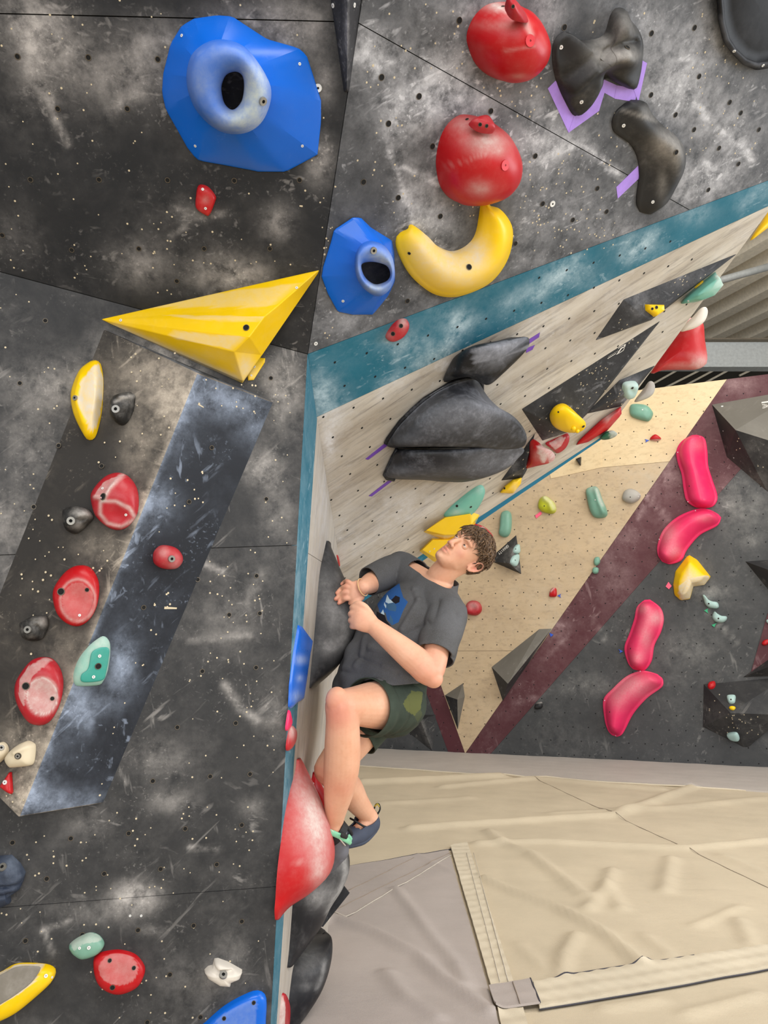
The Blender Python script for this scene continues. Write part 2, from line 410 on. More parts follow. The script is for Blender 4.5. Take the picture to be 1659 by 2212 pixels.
g = sheet('grey_mat_panel', fpx([(560, 1903), (750, 1874), (977, 1839), (1076, 2212), (1110, 2330), (520, 2330)]), 0.02, M['mat_grey'], 0.012, floor, 0.012)
g['label'] = 'grey fabric panel of the mat'
g = sheet('grey_mat_border', fpx([(640, 1611), (1750, 1664.4), (1750, 1718), (640, 1646)]), 0.05, M['mat_far'], 0.016, floor, 0.016)
sheet('seam_band', fpx([(973, 1832), (1009, 1823), (1111, 2133), (1062, 2141)]), 0.012, M['mat_band'], 0.019, floor, 0.012, 0.003)
sheet('seam_band', fpx([(1152, 2130), (1400, 2086), (1720, 2040), (1720, 2089), (1400, 2145), (1166, 2186)]), 0.012, M['mat_band'], 0.018, floor, 0.014, 0.004)
sheet('seam_band', fpx([(1074, 2188), (1130, 2184), (1168, 2330), (1112, 2340)]), 0.012, M['mat_band'], 0.017, floor, 0.012, 0.003)
g = sheet('seam_patch', fpx([(1056, 2142), (1146, 2128), (1167, 2182), (1072, 2193)]), 0.01, M['mat_grey'], 0.028, floor, 0.008, 0.001)
g['label'] = 'grey square patch where the seam bands meet'
def cord(name, pts, r, mat, parent, lift=0.006):
    P3 = []
    for (x1, y1), (x2, y2) in zip(pts[:-1], pts[1:]):
        for t in np.linspace(0, 1, 14, endpoint=False): P3.append((x1+(x2-x1)*t, y1+(y2-y1)*t))
    P3 = np.array(P3 + [pts[-1]]); z = hf(P3[:, 0], P3[:, 1])+lift
    return build(name, *tube(np.c_[P3, z], [r]*len(P3), 6), mat, parent, smooth=True)
def tube(P, r, n=8, cap=True, flat=1.0, up=None):
    """round tube through points P with radius list r"""
    P = np.asarray(P, float); m = len(P); T = np.gradient(P, axis=0); T /= np.linalg.norm(T, axis=1)[:, None]+1e-12
    u0 = np.array([0, 0, 1.0]) if up is None else np.asarray(up, float)
    if abs(T[0] @ u0) > 0.95: u0 = np.array([1.0, 0.2, 0])
    V = []; x = None
    for i in range(m):
        a = u0 if x is None else x
        x = a - T[i]*(a @ T[i]); x /= np.linalg.norm(x)+1e-12; y = np.cross(T[i], x)
        for k in range(n):
            th = 2*math.pi*k/n; V.append(P[i] + r[i]*(math.cos(th)*x + flat*math.sin(th)*y))
    Fc = [[i*n+k, i*n+(k+1) % n, (i+1)*n+(k+1) % n, (i+1)*n+k] for i in range(m-1) for k in range(n)]
    if cap: Fc += [list(range(n))[::-1], [(m-1)*n+k for k in range(n)]]
    return np.array(V), Fc
M['thread'] = plain('dark_thread', lin((60, 58, 66)), 0.8)
M['thread2'] = plain('pale_thread', lin((186, 178, 164)), 0.8)
M['thread3'] = plain('tan_thread', lin((140, 126, 112)), 0.8)
cord('seam_thread', fpx([(600, 1899), (750, 1873), (977, 1837)]), 0.004, M['thread'], floor)
cord('seam_thread', fpx([(1152, 2130), (1238, 2111), (1400, 2085), (1500, 2070)]), 0.0055, M['thread'], floor, .010)
cord('seam_thread', fpx([(1165, 2187), (1400, 2146), (1720, 2090)]), 0.003, M['thread'], floor, .008)
cord('seam_thread', fpx([(1155, 1682), (1400, 1795), (1720, 1946)]), 0.0022, M['thread3'], floor, 0.001)
cord('seam_thread', fpx([(640, 1646), (1047, 1675), (1750, 1717)]), 0.010, M['mat_band'], floor)
cord('seam_thread', fpx([(753, 1928), (894, 1858)]), 0.0025, M['thread3'], floor, .013)
cord('seam_thread', fpx([(690, 1990), (728, 1969), (975, 1846)]), 0.0025, M['thread3'], floor, .013)
cord('seam_thread', fpx([(700, 2008), (722, 1987), (747, 1990), (975, 1853)]), 0.003, M['thread2'], floor, .015)
cord('seam_thread', fpx([(1023, 1850), (1098, 2130)]), 0.0018, M['thread2'], floor, 0.022)
cord('seam_thread', fpx([(1008, 1850), (1080, 2130)]), 0.0015, M['thread2'], floor, 0.022)
cord('seam_thread', fpx([(1108, 2137), (1124, 2186)]), 0.002, M['thread3'], floor, 0.030)
cord('seam_thread', fpx([(1146, 2128), (1167, 2182)]), 0.004, M['thread'], floor, 0.026)

# ------------------------------------------------------------ the climbing walls, sheet by sheet
def wallobj(name, P, pts, back=0.06):
    return struct(slab(name, P, pts, -back, -0.022, M['edge'], None, None, True))
SL = S + (S-C)*0.42
T_A = C + (L1.pt(820, -300)-C)            # a point far up the ridge between the left and the upper wall
TOPC = L1.pt(782, 0); D = Plane(C, TOPC, R)
UP = C + (TOPC-C)*1.35
def ridge(py):
    ts = np.linspace(0, 1.35, 4001); q = proj(C + np.multiply.outer(ts, UP-C)/1.35); return (C + np.multiply.outer(ts, UP-C)/1.35)[np.argmin(abs(q[:, 1]-py))]
hd = (_q-_a)/np.linalg.norm(_q-_a)
FLL = E + hd*1.45
wall_left = wallobj('wall_left', L2, [SL, C, E, FLL])
wl_top = slab('wall_head', L1, [SL, C, UP, L1.pt(-320, -300)], -0.06, -0.022, M['edge'], wall_left, None, True)
CH_L1 = [('g', 110, 110, (70, 90), .55), ('g', 60, 40, (70, 60), .5), ('g', 270, 160, (95, 65), .5), ('g', 330, 90, (60, 50), .35), ('g', 560, 40, (120, 40), .35), ('g', 640, 70, (60, 60), .4),
  ('g', 300, 570, (60, 45), .4), ('g', 600, 480, (30, 35), .55), ('g', 480, 590, (70, 40), .5), ('g', 540, 610, (60, 40), .35), ('g', 690, 350, (30, 50), .55), ('g', 700, 180, (20, 40), .35), ('g', 410, 460, (50, 20), .2), ('g', 30, 500, (60, 60), .12),
  ('l', [(375, 450), (430, 470), (480, 462)], 7, .3), ('l', [(400, 490), (370, 510)], 6, .3), ('l', [(60, 70), (75, 180), (95, 210)], 20, .3), ('l', [(240, 240), (300, 200)], 14, .35), ('l', [(105, 200), (120, 270)], 9, .5), ('l', [(120, 255), (145, 310)], 8, .5)]
CH_L2 = [('g', 620, 620, (30, 40), .2), ('g', 330, 800, (90, 60), 1.0), ('g', 300, 900, (60, 60), .75), ('g', 370, 860, (60, 70), .8), ('g', 110, 840, (90, 60), .5), ('g', 60, 960, (60, 60), .3), ('g', 230, 780, (40, 60), .35), ('g', 610, 830, (45, 70), .6), ('g', 565, 1010, (40, 35), .65), ('g', 600, 1100, (40, 60), .3),
  ('g', 500, 1350, (70, 70), .2), ('l', [(445, 1220), (480, 1232)], 7, .6), ('l', [(485, 1480), (520, 1530), (555, 1555)], 9, .55), ('g', 590, 1540, (30, 60), .3), ('g', 350, 1640, (60, 40), .3), ('l', [(560, 1240), (530, 1310)], 12, .25), ('l', [(410, 1385), (540, 1372)], 7, .25),
  ('g', 370, 1730, (50, 25), .4), ('g', 290, 1942, (45, 32), .9), ('g', 290, 1925, (30, 20), .4), ('g', 200, 1970, (90, 30), .25), ('l', [(95, 2008), (150, 1990)], 6, .5), ('l', [(95, 2010), (112, 2060)], 5, .5), ('g', 330, 2010, (25, 10), .4), ('g', 190, 1780, (40, 30), .2), ('g', 545, 1745, (30, 25), .25),
  ('l', [(410, 1830), (470, 1835)], 6, .4), ('g', 440, 2120, (60, 40), .2), ('g', 500, 2050, (40, 50), .15), ('g', 30, 1130, (60, 60), .4), ('g', 40, 1260, (50, 40), .3)]
fold = SL+(C-SL)*np.linspace(0, 1, 12)[:, None]-(L1.n+L2.n)*.006
build('fold_seam', *tube(fold, [.009]*12, 8), M['gap'], wall_left)
panel('panel', L1, [L1.pt(-320, 22), ridge(48), UP, L1.pt(-320, -300)], 0.014, M['left_top'], wall_left, CH_L1, 0.0, 0.0016, world_pts=True)
panel('panel', L1, [SL, C, ridge(48), L1.pt(-320, 22)], 0.011, M['left_top'], wall_left, CH_L1, 0.0, 0.0014, world_pts=True)
panel('panel', L2, [SL, C, arete(1178), L2.pt(-320, 1210)], 0.011, M['left'], wall_left, CH_L2, 0.02, 0.0014, world_pts=True)
panel('panel', L2, [L2.pt(-320, 1210), arete(1178), arete(1915), L2.pt(-320, 1985)], 0.011, M['left'], wall_left, CH_L2, 0.04, 0.0008, world_pts=True)
panel('panel', L2, [L2.pt(-320, 1985), arete(1915), E, FLL], 0.011, M['left'], wall_left, CH_L2, 0.04, 0.0008, world_pts=True)

wall_upper = wallobj('wall_upper', D, [C, UP, D.pt(1880, -300), D.pt(1880, 306.9)])
CH_D = [('g', 800, 110, (50, 45), .7), ('l', [(800, 140), (830, 148), (850, 130)], 3, .6), ('l', [(800, 180), (820, 150)], 3, .5), ('g', 890, 240, (60, 60), .65), ('g', 960, 150, (110, 60), .5), ('g', 1000, 215, (90, 45), .55), ('g', 850, 270, (25, 60), .4), ('g', 1030, 15, (90, 25), .5),
  ('l', [(840, 320), (892, 470)], 5, .8), ('l', [(870, 360), (920, 380), (945, 398)], 5, .7), ('g', 890, 420, (35, 60), .45), ('g', 930, 470, (60, 40), .4), ('g', 1180, 310, (70, 45), .75), ('l', [(1170, 345), (1240, 310)], 8, .7), ('l', [(1260, 310), (1330, 370)], 9, .6), ('l', [(1330, 372), (1348, 390)], 6, .5), ('g', 1150, 380, (60, 60), .25), ('g', 1250, 450, (70, 60), .25),
  ('g', 1440, 190, (60, 70), .55), ('g', 1500, 100, (60, 80), .4), ('g', 1560, 250, (90, 70), .4), ('l', [(1550, 280), (1600, 310), (1625, 345)], 7, .7), ('l', [(1500, 220), (1530, 255)], 8, .6), ('l', [(1525, 355), (1545, 362)], 7, .6), ('g', 1590, 330, (40, 40), .3), ('g', 1480, 400, (60, 60), .4), ('g', 1550, 390, (60, 40), .45), ('g', 1400, 60, (50, 60), .45), ('g', 1190, 20, (30, 60), .4), ('g', 1160, 220, (30, 40), .4), ('g', 960, 560, (30, 20), .4), ('g', 1150, 490, (40, 40), .3), ('g', 740, 690, (60, 40), .3), ('l', [(990, 20), (1003, 35), (1020, 36)], 3, .6), ('g', 1000, 400, (60, 60), .15), ('g', 1120, 560, (60, 30), .2), ('g', 1350, 500, (70, 20), .35), ('g', 1600, 60, (60, 60), .2)]
panel('panel', D, [C, ridge(50), D.pt(1490, 453.9)], 0.012, M['upper'], wall_upper, CH_D, 0.08, 0.0012, world_pts=True)
panel('panel', D, [ridge(50), UP, D.pt(1880, -300), D.pt(1880, 306.9), D.pt(1490, 453.9)], 0.014, M['upper'], wall_upper, CH_D, 0.08, 0.0012, world_pts=True)

T1 = A.pt(685, 904); T2 = A.pt(605, 2100); TF = T1 + (T2-T1)*(T1[2]/(T1[2]-T2[2]))
dA = np.cross(A.n, [0, 0, 1.0]); dA = dA/np.linalg.norm(dA); dA = dA if dA[1] > 0 else -dA
FF = E + dA*((FP-E) @ dA + 0.0)
wall_return = wallobj('wall_return', A, [C, FP, FF, E])
CH_A = [('g', 640, 1300, (15, 200), .25), ('g', 700, 1100, (15, 120), .25), ('g', 650, 1450, (12, 60), .4), ('g', 612, 1800, (12, 200), .25)]
p = panel('teal_strip', A, [C, T1, TF, E], 0.012, M['teal'], wall_return, CH_A, 0.10, 0.0008, world_pts=True)
sA, sB = A.pt(665.5, 1195), A.pt(737.5, 1240)
sA = T1 + (T2-T1)*((T1-sA) @ (T1-T2))/((T1-T2) @ (T1-T2)); sB = C + (FP-C)*(((sB-C) @ (FP-C))/((FP-C) @ (FP-C)))
panel('panel', A, [T1, sB, sA], 0.014, M['wood_side'], wall_return, CH_A, 0.1, 0.001, world_pts=True)
panel('panel', A, [sA, sB, FP, FF, TF], 0.014, M['wood_side'], wall_return, CH_A, 0.1, 0.001, world_pts=True)

wall_overhang = wallobj('wall_overhang', B, [C, FP, K, R])
TE = R + (K-R)*0.105
CH_B = [('l', [(700, 850), (720, 900)], 40, .55), ('g', 690, 850, (25, 40), .5), ('l', [(830, 845), (940, 760)], 22, .5), ('l', [(955, 790), (990, 700)], 16, .7), ('g', 870, 740, (50, 30), .6), ('g', 990, 690, (50, 30), .5), ('l', [(1090, 660), (1240, 560)], 20, .4), ('l', [(1160, 640), (1220, 590)], 12, .5), ('g', 1240, 590, (40, 30), .35), ('g', 1380, 530, (50, 30), .55), ('l', [(1350, 560), (1420, 500)], 14, .4), ('g', 1500, 460, (40, 25), .4), ('l', [(1600, 440), (1680, 390)], 18, .3),
  ('g', 710, 955, (14, 40), .8), ('g', 740, 1150, (40, 80), .3), ('g', 850, 1100, (70, 50), .35), ('g', 800, 1180, (60, 40), .3), ('g', 960, 1080, (60, 50), .25), ('g', 1180, 700, (60, 50), .3), ('g', 1330, 640, (60, 40), .3)]
panel('teal_strip', B, [C, T1, TE, R], 0.013, M['teal'], wall_overhang, CH_B, 0.02, 0.0008, world_pts=True)
f1 = C + (FP-C)*0.955; k1 = K + (R-K)*0.021
panel('panel', B, [T1, f1, k1, TE], 0.016, M['wood'], wall_overhang, CH_B, 0.03, 0.0008, world_pts=True)
M['teal2'] = wall_paint('bright_teal_paint', lin((16, 112, 146)), lin((120, 180, 205)), amount=0.35, fine=0.8)
panel('teal_strip', B, [f1, FP, K, k1], 0.02, M['teal2'], wall_overhang, (), 0.0, 0.0008, world_pts=True)
bk = (K-CAMP)/np.linalg.norm(K-CAMP)
E2 = Plane(K, R, K+bk*1.0-np.array([0.10, 0, -0.0]), toward=K+np.array([3.0, -0.5, -2.0]))
slab('edge_board', E2, [K, R, R+bk*1.1-np.array([0.25, 0, 0]), K+bk*1.1-np.array([0.25, 0, 0])], -0.04, -0.002, M['wood'], wall_overhang, None, True)

wl, wr = W0 + (W0-W1)*0.55, W1 + (W1-W0)*0.45
up5 = np.array([0, 0, W.pt(1400, 840)[2]])
wall_back = struct(slab('wall_back', W, [wl, wr, wr+up5, wl+up5], -0.14, -0.03, M['edge'], None, None, True))
def tz(p): q = np.array(p); q[2] = up5[2]; return q
def wx(px, py):  # point on the back wall clamped to floor / top
    q = W.pt(px, py); q[2] = min(max(q[2], 0), up5[2]); return q
apex = wx(1005, 1640); apex[2] = 0
pr = W.pt(1570, 811); pl = W.pt(752, 952)
mr0 = wx(1058, 1640); mr0[2] = 0; mrt = tz(W.pt(1793, 776)); ml0 = wx(969, 1640); ml0[2] = 0; mlt = tz(W.pt(709, 962)); prt = tz(pr); plt_ = tz(pl)
CH_W = [('l', [(1380, 1120), (1400, 1070)], 5, .5), ('l', [(1400, 1072), (1440, 1120)], 5, .5), ('g', 1200, 1355, (25, 20), .6), ('l', [(1225, 1375), (1180, 1420)], 6, .3), ('g', 1620, 1165, (15, 15), .5), ('g', 1400, 1040, (60, 40), .35), ('g', 1450, 1000, (40, 60), .3), ('l', [(1530, 1320), (1590, 1390)], 4, .6), ('l', [(1110, 1520), (1180, 1500)], 4, .4), ('g', 1270, 1480, (60, 20), .3), ('g', 1330, 1250, (40, 60), .3), ('g', 1590, 830, (40, 20), .5), ('g', 1600, 1100, (60, 60), .35), ('g', 1500, 1240, (30, 30), .3), ('g', 1540, 1280, (40, 15), .5), ('g', 1490, 1400, (60, 30), .3), ('l', [(1280, 1330), (1310, 1390)], 4, .4), ('g', 1350, 1160, (40, 20), .3), ('g', 1180, 1290, (60, 60), .15)]
def along(p0, p1, z): t = (z-p0[2])/(p1[2]-p0[2]); return p0 + (p1-p0)*t
z1, z2 = W.pt(1040, 1406)[2], W.pt(1300, 1010)[2]
panel('plywood_panel', W, [apex, along(apex, plt_, z1), along(apex, prt, z1)], 0.06, M['ply'], wall_back, CH_W, 0.05, 0.002, world_pts=True)
panel('plywood_panel', W, [along(apex, plt_, z1), along(apex, prt, z1), along(apex, prt, z2), along(apex, plt_, z2)], 0.06, M['ply'], wall_back, CH_W, 0.08, 0.002, world_pts=True)
panel('plywood_panel', W, [along(apex, plt_, z2), along(apex, prt, z2), prt, plt_], 0.06, M['ply2'], wall_back, CH_W, 0.0, 0.002, world_pts=True)
slab('plywood_patch', W, [(1175, 968), (1297, 945), (1299, 1010), (1190, 1034)], -.004, .006, M['ply2'], wall_back)
panel('maroon_band', W, [apex, mr0, mrt, prt], 0.06, M['maroon'], wall_back, CH_W, 0.04, 0.001, world_pts=True)
panel('maroon_band', W, [ml0, apex, plt_, mlt], 0.06, M['maroon'], wall_back, CH_W, 0.0, 0.001, world_pts=True)
panel('dark_panel', W, [mr0, wr, wr+up5, mrt], 0.06, M['back'], wall_back, CH_W, 0.05, 0.001, world_pts=True)
panel('dark_panel', W, [wl, ml0, mlt, wl+up5], 0.08, M['back'], wall_back, CH_W, 0.0, 0.001, world_pts=True)
panel('maroon_panel', W, [W.pt(1658, 1325), W.pt(1622, 1452), W.pt(1720, 1420), W.pt(1720, 1290)], 0.06, M['maroon'], wall_back, CH_W, 0.0, 0.001, world_pts=True, proud=0.012)

# bolt holes of the two near walls, one by one; the small ones of the other walls joined
for x, y in [(191,124),(341,128),(38,122),(125,235),(275,235),(66,388),(214,388),(362,389),(506,390),(647,389),(5,508),(155,540),(300,537),(441,537),(583,537),(382,607)]:
    stick(ME_NUT, 'bolt_hole', L1.pt(x, y), L1.n, wall_left)
for x, y in [(98,693),(43,828),(585,817),(575,1078),(554,1244),(127,962),(220,1007),(73,1095),(495,1328),(561,1325),(427,1252),(437,1450),(553,1442),(509,1562),(383,1571),(330,1687),(454,1677),(540,1672),(27,1820),(153,1811),(278,1800),(400,1790),(522,1782),
  (101,1898),(225,1887),(347,1877),(468,1867),(55,2032),(178,2019),(298,2009),(418,1999),(522,1990),(367,2105),(433,2197),(318,2208),(38,1467)]:
    stick(ME_NUT, 'bolt_hole', L2.pt(x, y), L2.n, wall_left)
for x, y in [(992,44),(824,167),(905,208),(839,267),(934,316),(785,393),(860,427),(951,467),(1113,526),(1156,157),(1156,337),(1100,402),(1172,440),(1219,59),(1407,72),(1510,165),(1406,205),(1459,248),(1576,221),(1600,244),(1499,280),(1553,320),(1595,354),(1290,407),(1310,457),(1237,475),(1639,280),(1445,360),(1530,410),(1040,600),(880,650),(1330,60),(1500,60),(1060,240)]:
    stick(ME_NUT_D, 'bolt_hole', D.pt(x, y), D.n, wall_upper)
def uvq(P, x, y): return tuple(P.uv(x, y))
def cluster(P, boxes, n_per):
    out = []
    for (x0, y0, x1, y1, n) in boxes:
        for _ in range(n):
            x, y = rng.uniform(x0, x1), rng.uniform(y0, y1); u, v = P.uv(x, y); out.append((u, v, rng.uniform(.7, 1.3)))
    return out
def fold_y(x): return 765-(665-x)*0.268
sp1 = cluster(L1, [(0, 0, 700, 120, 16), (0, 170, 330, 380, 16), (330, 390, 420, 640, 14), (0, 400, 640, 560, 20), (640, 220, 730, 560, 18), (380, 560, 660, 590, 8), (10, 520, 220, 600, 8)], 1)
screw_holes('screw_holes', L1, sp1, 0.0026, M['pale'], wall_left)
sp2 = cluster(L2, [(0, 860, 160, 1120, 16), (600, 690, 640, 740, 5), (420, 1180, 590, 1420, 30), (380, 1420, 600, 1700, 34), (40, 1790, 580, 1960, 46), (180, 1990, 570, 2200, 30), (0, 1960, 140, 2060, 8), (560, 850, 630, 1180, 16), (230, 1740, 560, 1800, 12), (0, 610, 120, 820, 8)], 1)
screw_holes('screw_holes', L2, sp2, 0.0026, M['pale'], wall_left)
sp3 = cluster(D, [(790, 0, 1000, 200, 22), (760, 200, 900, 470, 16), (1100, 330, 1330, 520, 60), (1150, 470, 1330, 550, 26), (1290, 220, 1480, 330, 14), (1480, 20, 1640, 340, 50), (700, 450, 720, 740, 12), (1150, 20, 1400, 250, 16), (960, 430, 1040, 470, 6), (1040, 160, 1180, 260, 16)], 1)
screw_holes('screw_holes', D, sp3, 0.0030, M['pale'], wall_upper)
sp4 = []
for j in range(-14, 40):
    for i in range(-14, 40):
        u = 0.02 + i*0.2 + (0.1 if j % 2 else 0); v = -0.07 - j*0.075
        q = B.w(u, v); x, y = proj(q)
        if 690 < x < 1660 and y > 770-(x-665)*0.377+12 and y < 1310-(x-750)*0.66-18 and y < 930-(x-1298)*1.363: sp4.append((u, v, 1.0))
screw_holes('bolt_holes', B, sp4, 0.0058, M['hole'], wall_overhang, aspect=0.8)
sp5 = []
for j in range(0, 42):
    for i in range(-30, 60):
        u = i*0.2 + (0.1 if j % 2 else 0); v = 0.05 + j*0.18
        q = W.w(u, v)
        if q[2] < up5[2]-.05: sp5.append((u, v, 1.0))
screw_holes('bolt_holes', W, sp5, 0.0085, M['hole'], wall_back, 0.002)

# ------------------------------------------------------------ roof, beam and what shows above the back wall
ZC = 7.6
def ceil(px, py): d = ray(px, py); return CAMP + d*((ZC-H)/d[2])
M['deck'] = plain('shaded_roof_deck', lin((128, 118, 102)), 0.8)  # roof is light; this brown paints in the shade between the ribs
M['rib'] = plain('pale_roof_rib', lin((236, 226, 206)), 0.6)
M['steel'] = plain('grey_steel', lin((205, 209, 208)), 0.5)
rd = ceil(1659, 580)-ceil(1400, 720); rd /= np.linalg.norm(rd); rp = np.array([-rd[1], rd[0], 0])
per = abs((ceil(1560, 640)-ceil(1560, 687)) @ rp); c0 = ceil(1560, 640)
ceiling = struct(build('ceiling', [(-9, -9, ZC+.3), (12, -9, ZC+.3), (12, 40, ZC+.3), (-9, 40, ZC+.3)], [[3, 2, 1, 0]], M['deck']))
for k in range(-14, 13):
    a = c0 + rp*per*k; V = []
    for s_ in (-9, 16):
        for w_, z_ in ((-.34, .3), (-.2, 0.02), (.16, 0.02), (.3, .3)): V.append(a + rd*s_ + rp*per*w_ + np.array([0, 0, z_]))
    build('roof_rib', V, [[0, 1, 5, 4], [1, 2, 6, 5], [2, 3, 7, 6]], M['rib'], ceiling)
YB = 12.6
b0, b1 = at(1500, 789, YB), at(1500, 741, YB)
beam = tag(empty('steel_beam', (2.0, YB, b0[2])), 'grey steel roof beam running level above the back wall', 'beam')
def box(name, lo, hi, mat, parent):
    x0, y0, z0 = lo; x1, y1, z1 = hi
    V = [(x0, y0, z0), (x1, y0, z0), (x1, y1, z0), (x0, y1, z0), (x0, y0, z1), (x1, y0, z1), (x1, y1, z1), (x0, y1, z1)]
    return build(name, V, [[0, 3, 2, 1], [4, 5, 6, 7], [0, 1, 5, 4], [1, 2, 6, 5], [2, 3, 7, 6], [3, 0, 4, 7]], mat, parent)
box('web', (-6, YB+.10, b0[2]), (12, YB+.14, b1[2]+.06), M['steel'], beam)
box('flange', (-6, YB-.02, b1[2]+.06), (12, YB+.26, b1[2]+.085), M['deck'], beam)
box('flange', (-6, YB+.02, b0[2]-.02), (12, YB+.24, b0[2]), M['steel'], beam)
q0, q1 = at(1480, 627, YB-3.2), at(1700, 565, YB-3.2)
brace = build('brace_tube', *tube([q0, q1], [.05, .05], 10), plain('dull_brace_steel', lin((128, 130, 128)), .55), None, (q0+q1)/2, smooth=True)
tag(brace, 'slanting grey steel brace tube in front of the ribbed roof', 'tube')
wall_far = struct(build('wall_far', [(-6, 15.5, 0), (14, 15.5, 0), (14, 15.5, 7.58), (-6, 15.5, 7.58)], [[0, 1, 2, 3]], plain('dark_far_wall', lin((44, 41, 34)), 0.8)))
far_w = Plane((0, 15.44, 0), (1, 15.44, 0), (0, 15.44, 1))
for (x0, y0, x1, y1) in ((1395, 838, 1480, 790), (1412, 850, 1545, 783), (1478, 834, 1560, 790), (1545, 815, 1610, 780), (1615, 803, 1660, 782)):
    a, b_ = far_w.pt(x0, y0), far_w.pt(x1, y1)
    build('far_batten', *tube([a-(b_-a)*.4, b_+(b_-a)*.1], [.022, .022], 6), M['rib'], wall_far)
# ------------------------------------------------------------ climbing holds: builders
RESIN = {'blue': lin((4, 98, 206)), 'yellow': lin((242, 198, 2)), 'red': lin((180, 16, 24)), 'dullred': lin((170, 32, 42)), 'mint': lin((112, 178, 160)), 'sage': lin((116, 160, 140)),
         'pink': lin((226, 44, 96)), 'black': lin((34, 34, 35)), 'grey': lin((168, 164, 156)), 'beige': lin((212, 198, 170)), 'lime': lin((186, 190, 40)), 'green': lin((28, 92, 66)), 'white': lin((214, 206, 194)),
         'palemint': lin((168, 196, 190)), 'deepmint': lin((60, 150, 136))}
for k, v in RESIN.items():
    M[k] = plastic('resin_'+k, v, rough={'black': 0.5, 'pink': 0.3, 'beige': 0.55, 'white': 0.55, 'grey': 0.6}.get(k, 0.34), dusty={'pink': 0.05, 'blue': 0.04, 'black': 0.10, 'yellow': 0.10, 'red': 0.10}.get(k, 0.12))
M['dulldish'] = M['dullred']; M['blue'] = plastic('resin_blue_glossy', RESIN['blue'], rough=.26, chalk=(.50, .56, .53), dusty=.03, spec=.4)
M['blackresin'] = plastic('resin_black_smooth', lin((21, 22, 26)), rough=0.42, chalk=lin((156, 158, 166)), dusty=0.55)
M['blackdark'] = plastic('resin_black_matt', lin((22, 23, 28)), rough=0.45, chalk=lin((160, 158, 156)), dusty=0.22)
M['blackshield'] = plastic('resin_black_shield', lin((22, 23, 26)), rough=0.5, chalk=lin((140, 142, 150)), dusty=0.06, spec=.2)
M['jug'] = plastic('resin_black_rough', lin((34, 33, 32)), rough=0.55, dusty=0.45, grit=0.5)
M['vol_black'] = wall_paint('black_volume_paint', lin((36, 37, 40)), lin((170, 170, 174)), amount=0.35, fine=0.9)
M['vol_far'] = wall_paint('far_black_volume_paint', lin((42, 42, 43)), lin((160, 156, 150)), amount=0.40, fine=0.9, sc=0.5)
M['vol_lit'] = wall_paint('far_lit_volume_paint', lin((108, 104, 96)), lin((170, 166, 158)), amount=0.35, fine=0.7, sc=0.5)  # lighter copy of the far black paint: lit tone for upper faces
M['vol_navy'] = wall_paint('navy_volume_paint', lin((26, 30, 38)), lin((160, 172, 192)), amount=0.30, fine=1.7)
M['vol_brown'] = wall_paint('dark_brown_volume_paint', lin((44, 41, 38)), lin((196, 184, 168)), amount=0.35, fine=1.2)
M['tape'] = plain('purple_tape', lin((166, 132, 220)), 0.6)
M['tape_dark'] = plain('deep_purple_tape', lin((108, 66, 168)), 0.6)
M['ink'] = plain('white_print', lin((222, 218, 210)), 0.6)

def ccw_faces(V, Fc, P):
    V = np.asarray(V); a = V[Fc[0][0]]; b = V[Fc[0][1]]; c = V[Fc[0][2]]
    return Fc
def fix_normals(me):
    bm = bmesh.new(); bm.from_mesh(me); bmesh.ops.recalc_face_normals(bm, faces=bm.faces[:]); bm.to_mesh(me); bm.free()
def face_out(V, Fc, n):
    """turn the shell so its faces look along the wall normal"""
    s = 0.0
    for f in Fc[:: max(1, len(Fc)//60)]:
        a, b, c = V[f[0]], V[f[1]], V[f[2]]; s += np.cross(b-a, c-a) @ n
    return Fc if s > 0 else [f[::-1] for f in Fc]
def sharp_resample(Q, n):
    """resample a polygon but keep its corners"""
    Q = np.asarray(Q, float); L = np.linalg.norm(np.roll(Q, -1, 0)-Q, axis=1); k = np.maximum(1, np.round(L/L.sum()*n)).astype(int); out = []
    for i in range(len(Q)):
        for t in np.linspace(0, 1, k[i], endpoint=False): out.append(Q[i]*(1-t)+Q[(i+1) % len(Q)]*t)
    return np.array(out)
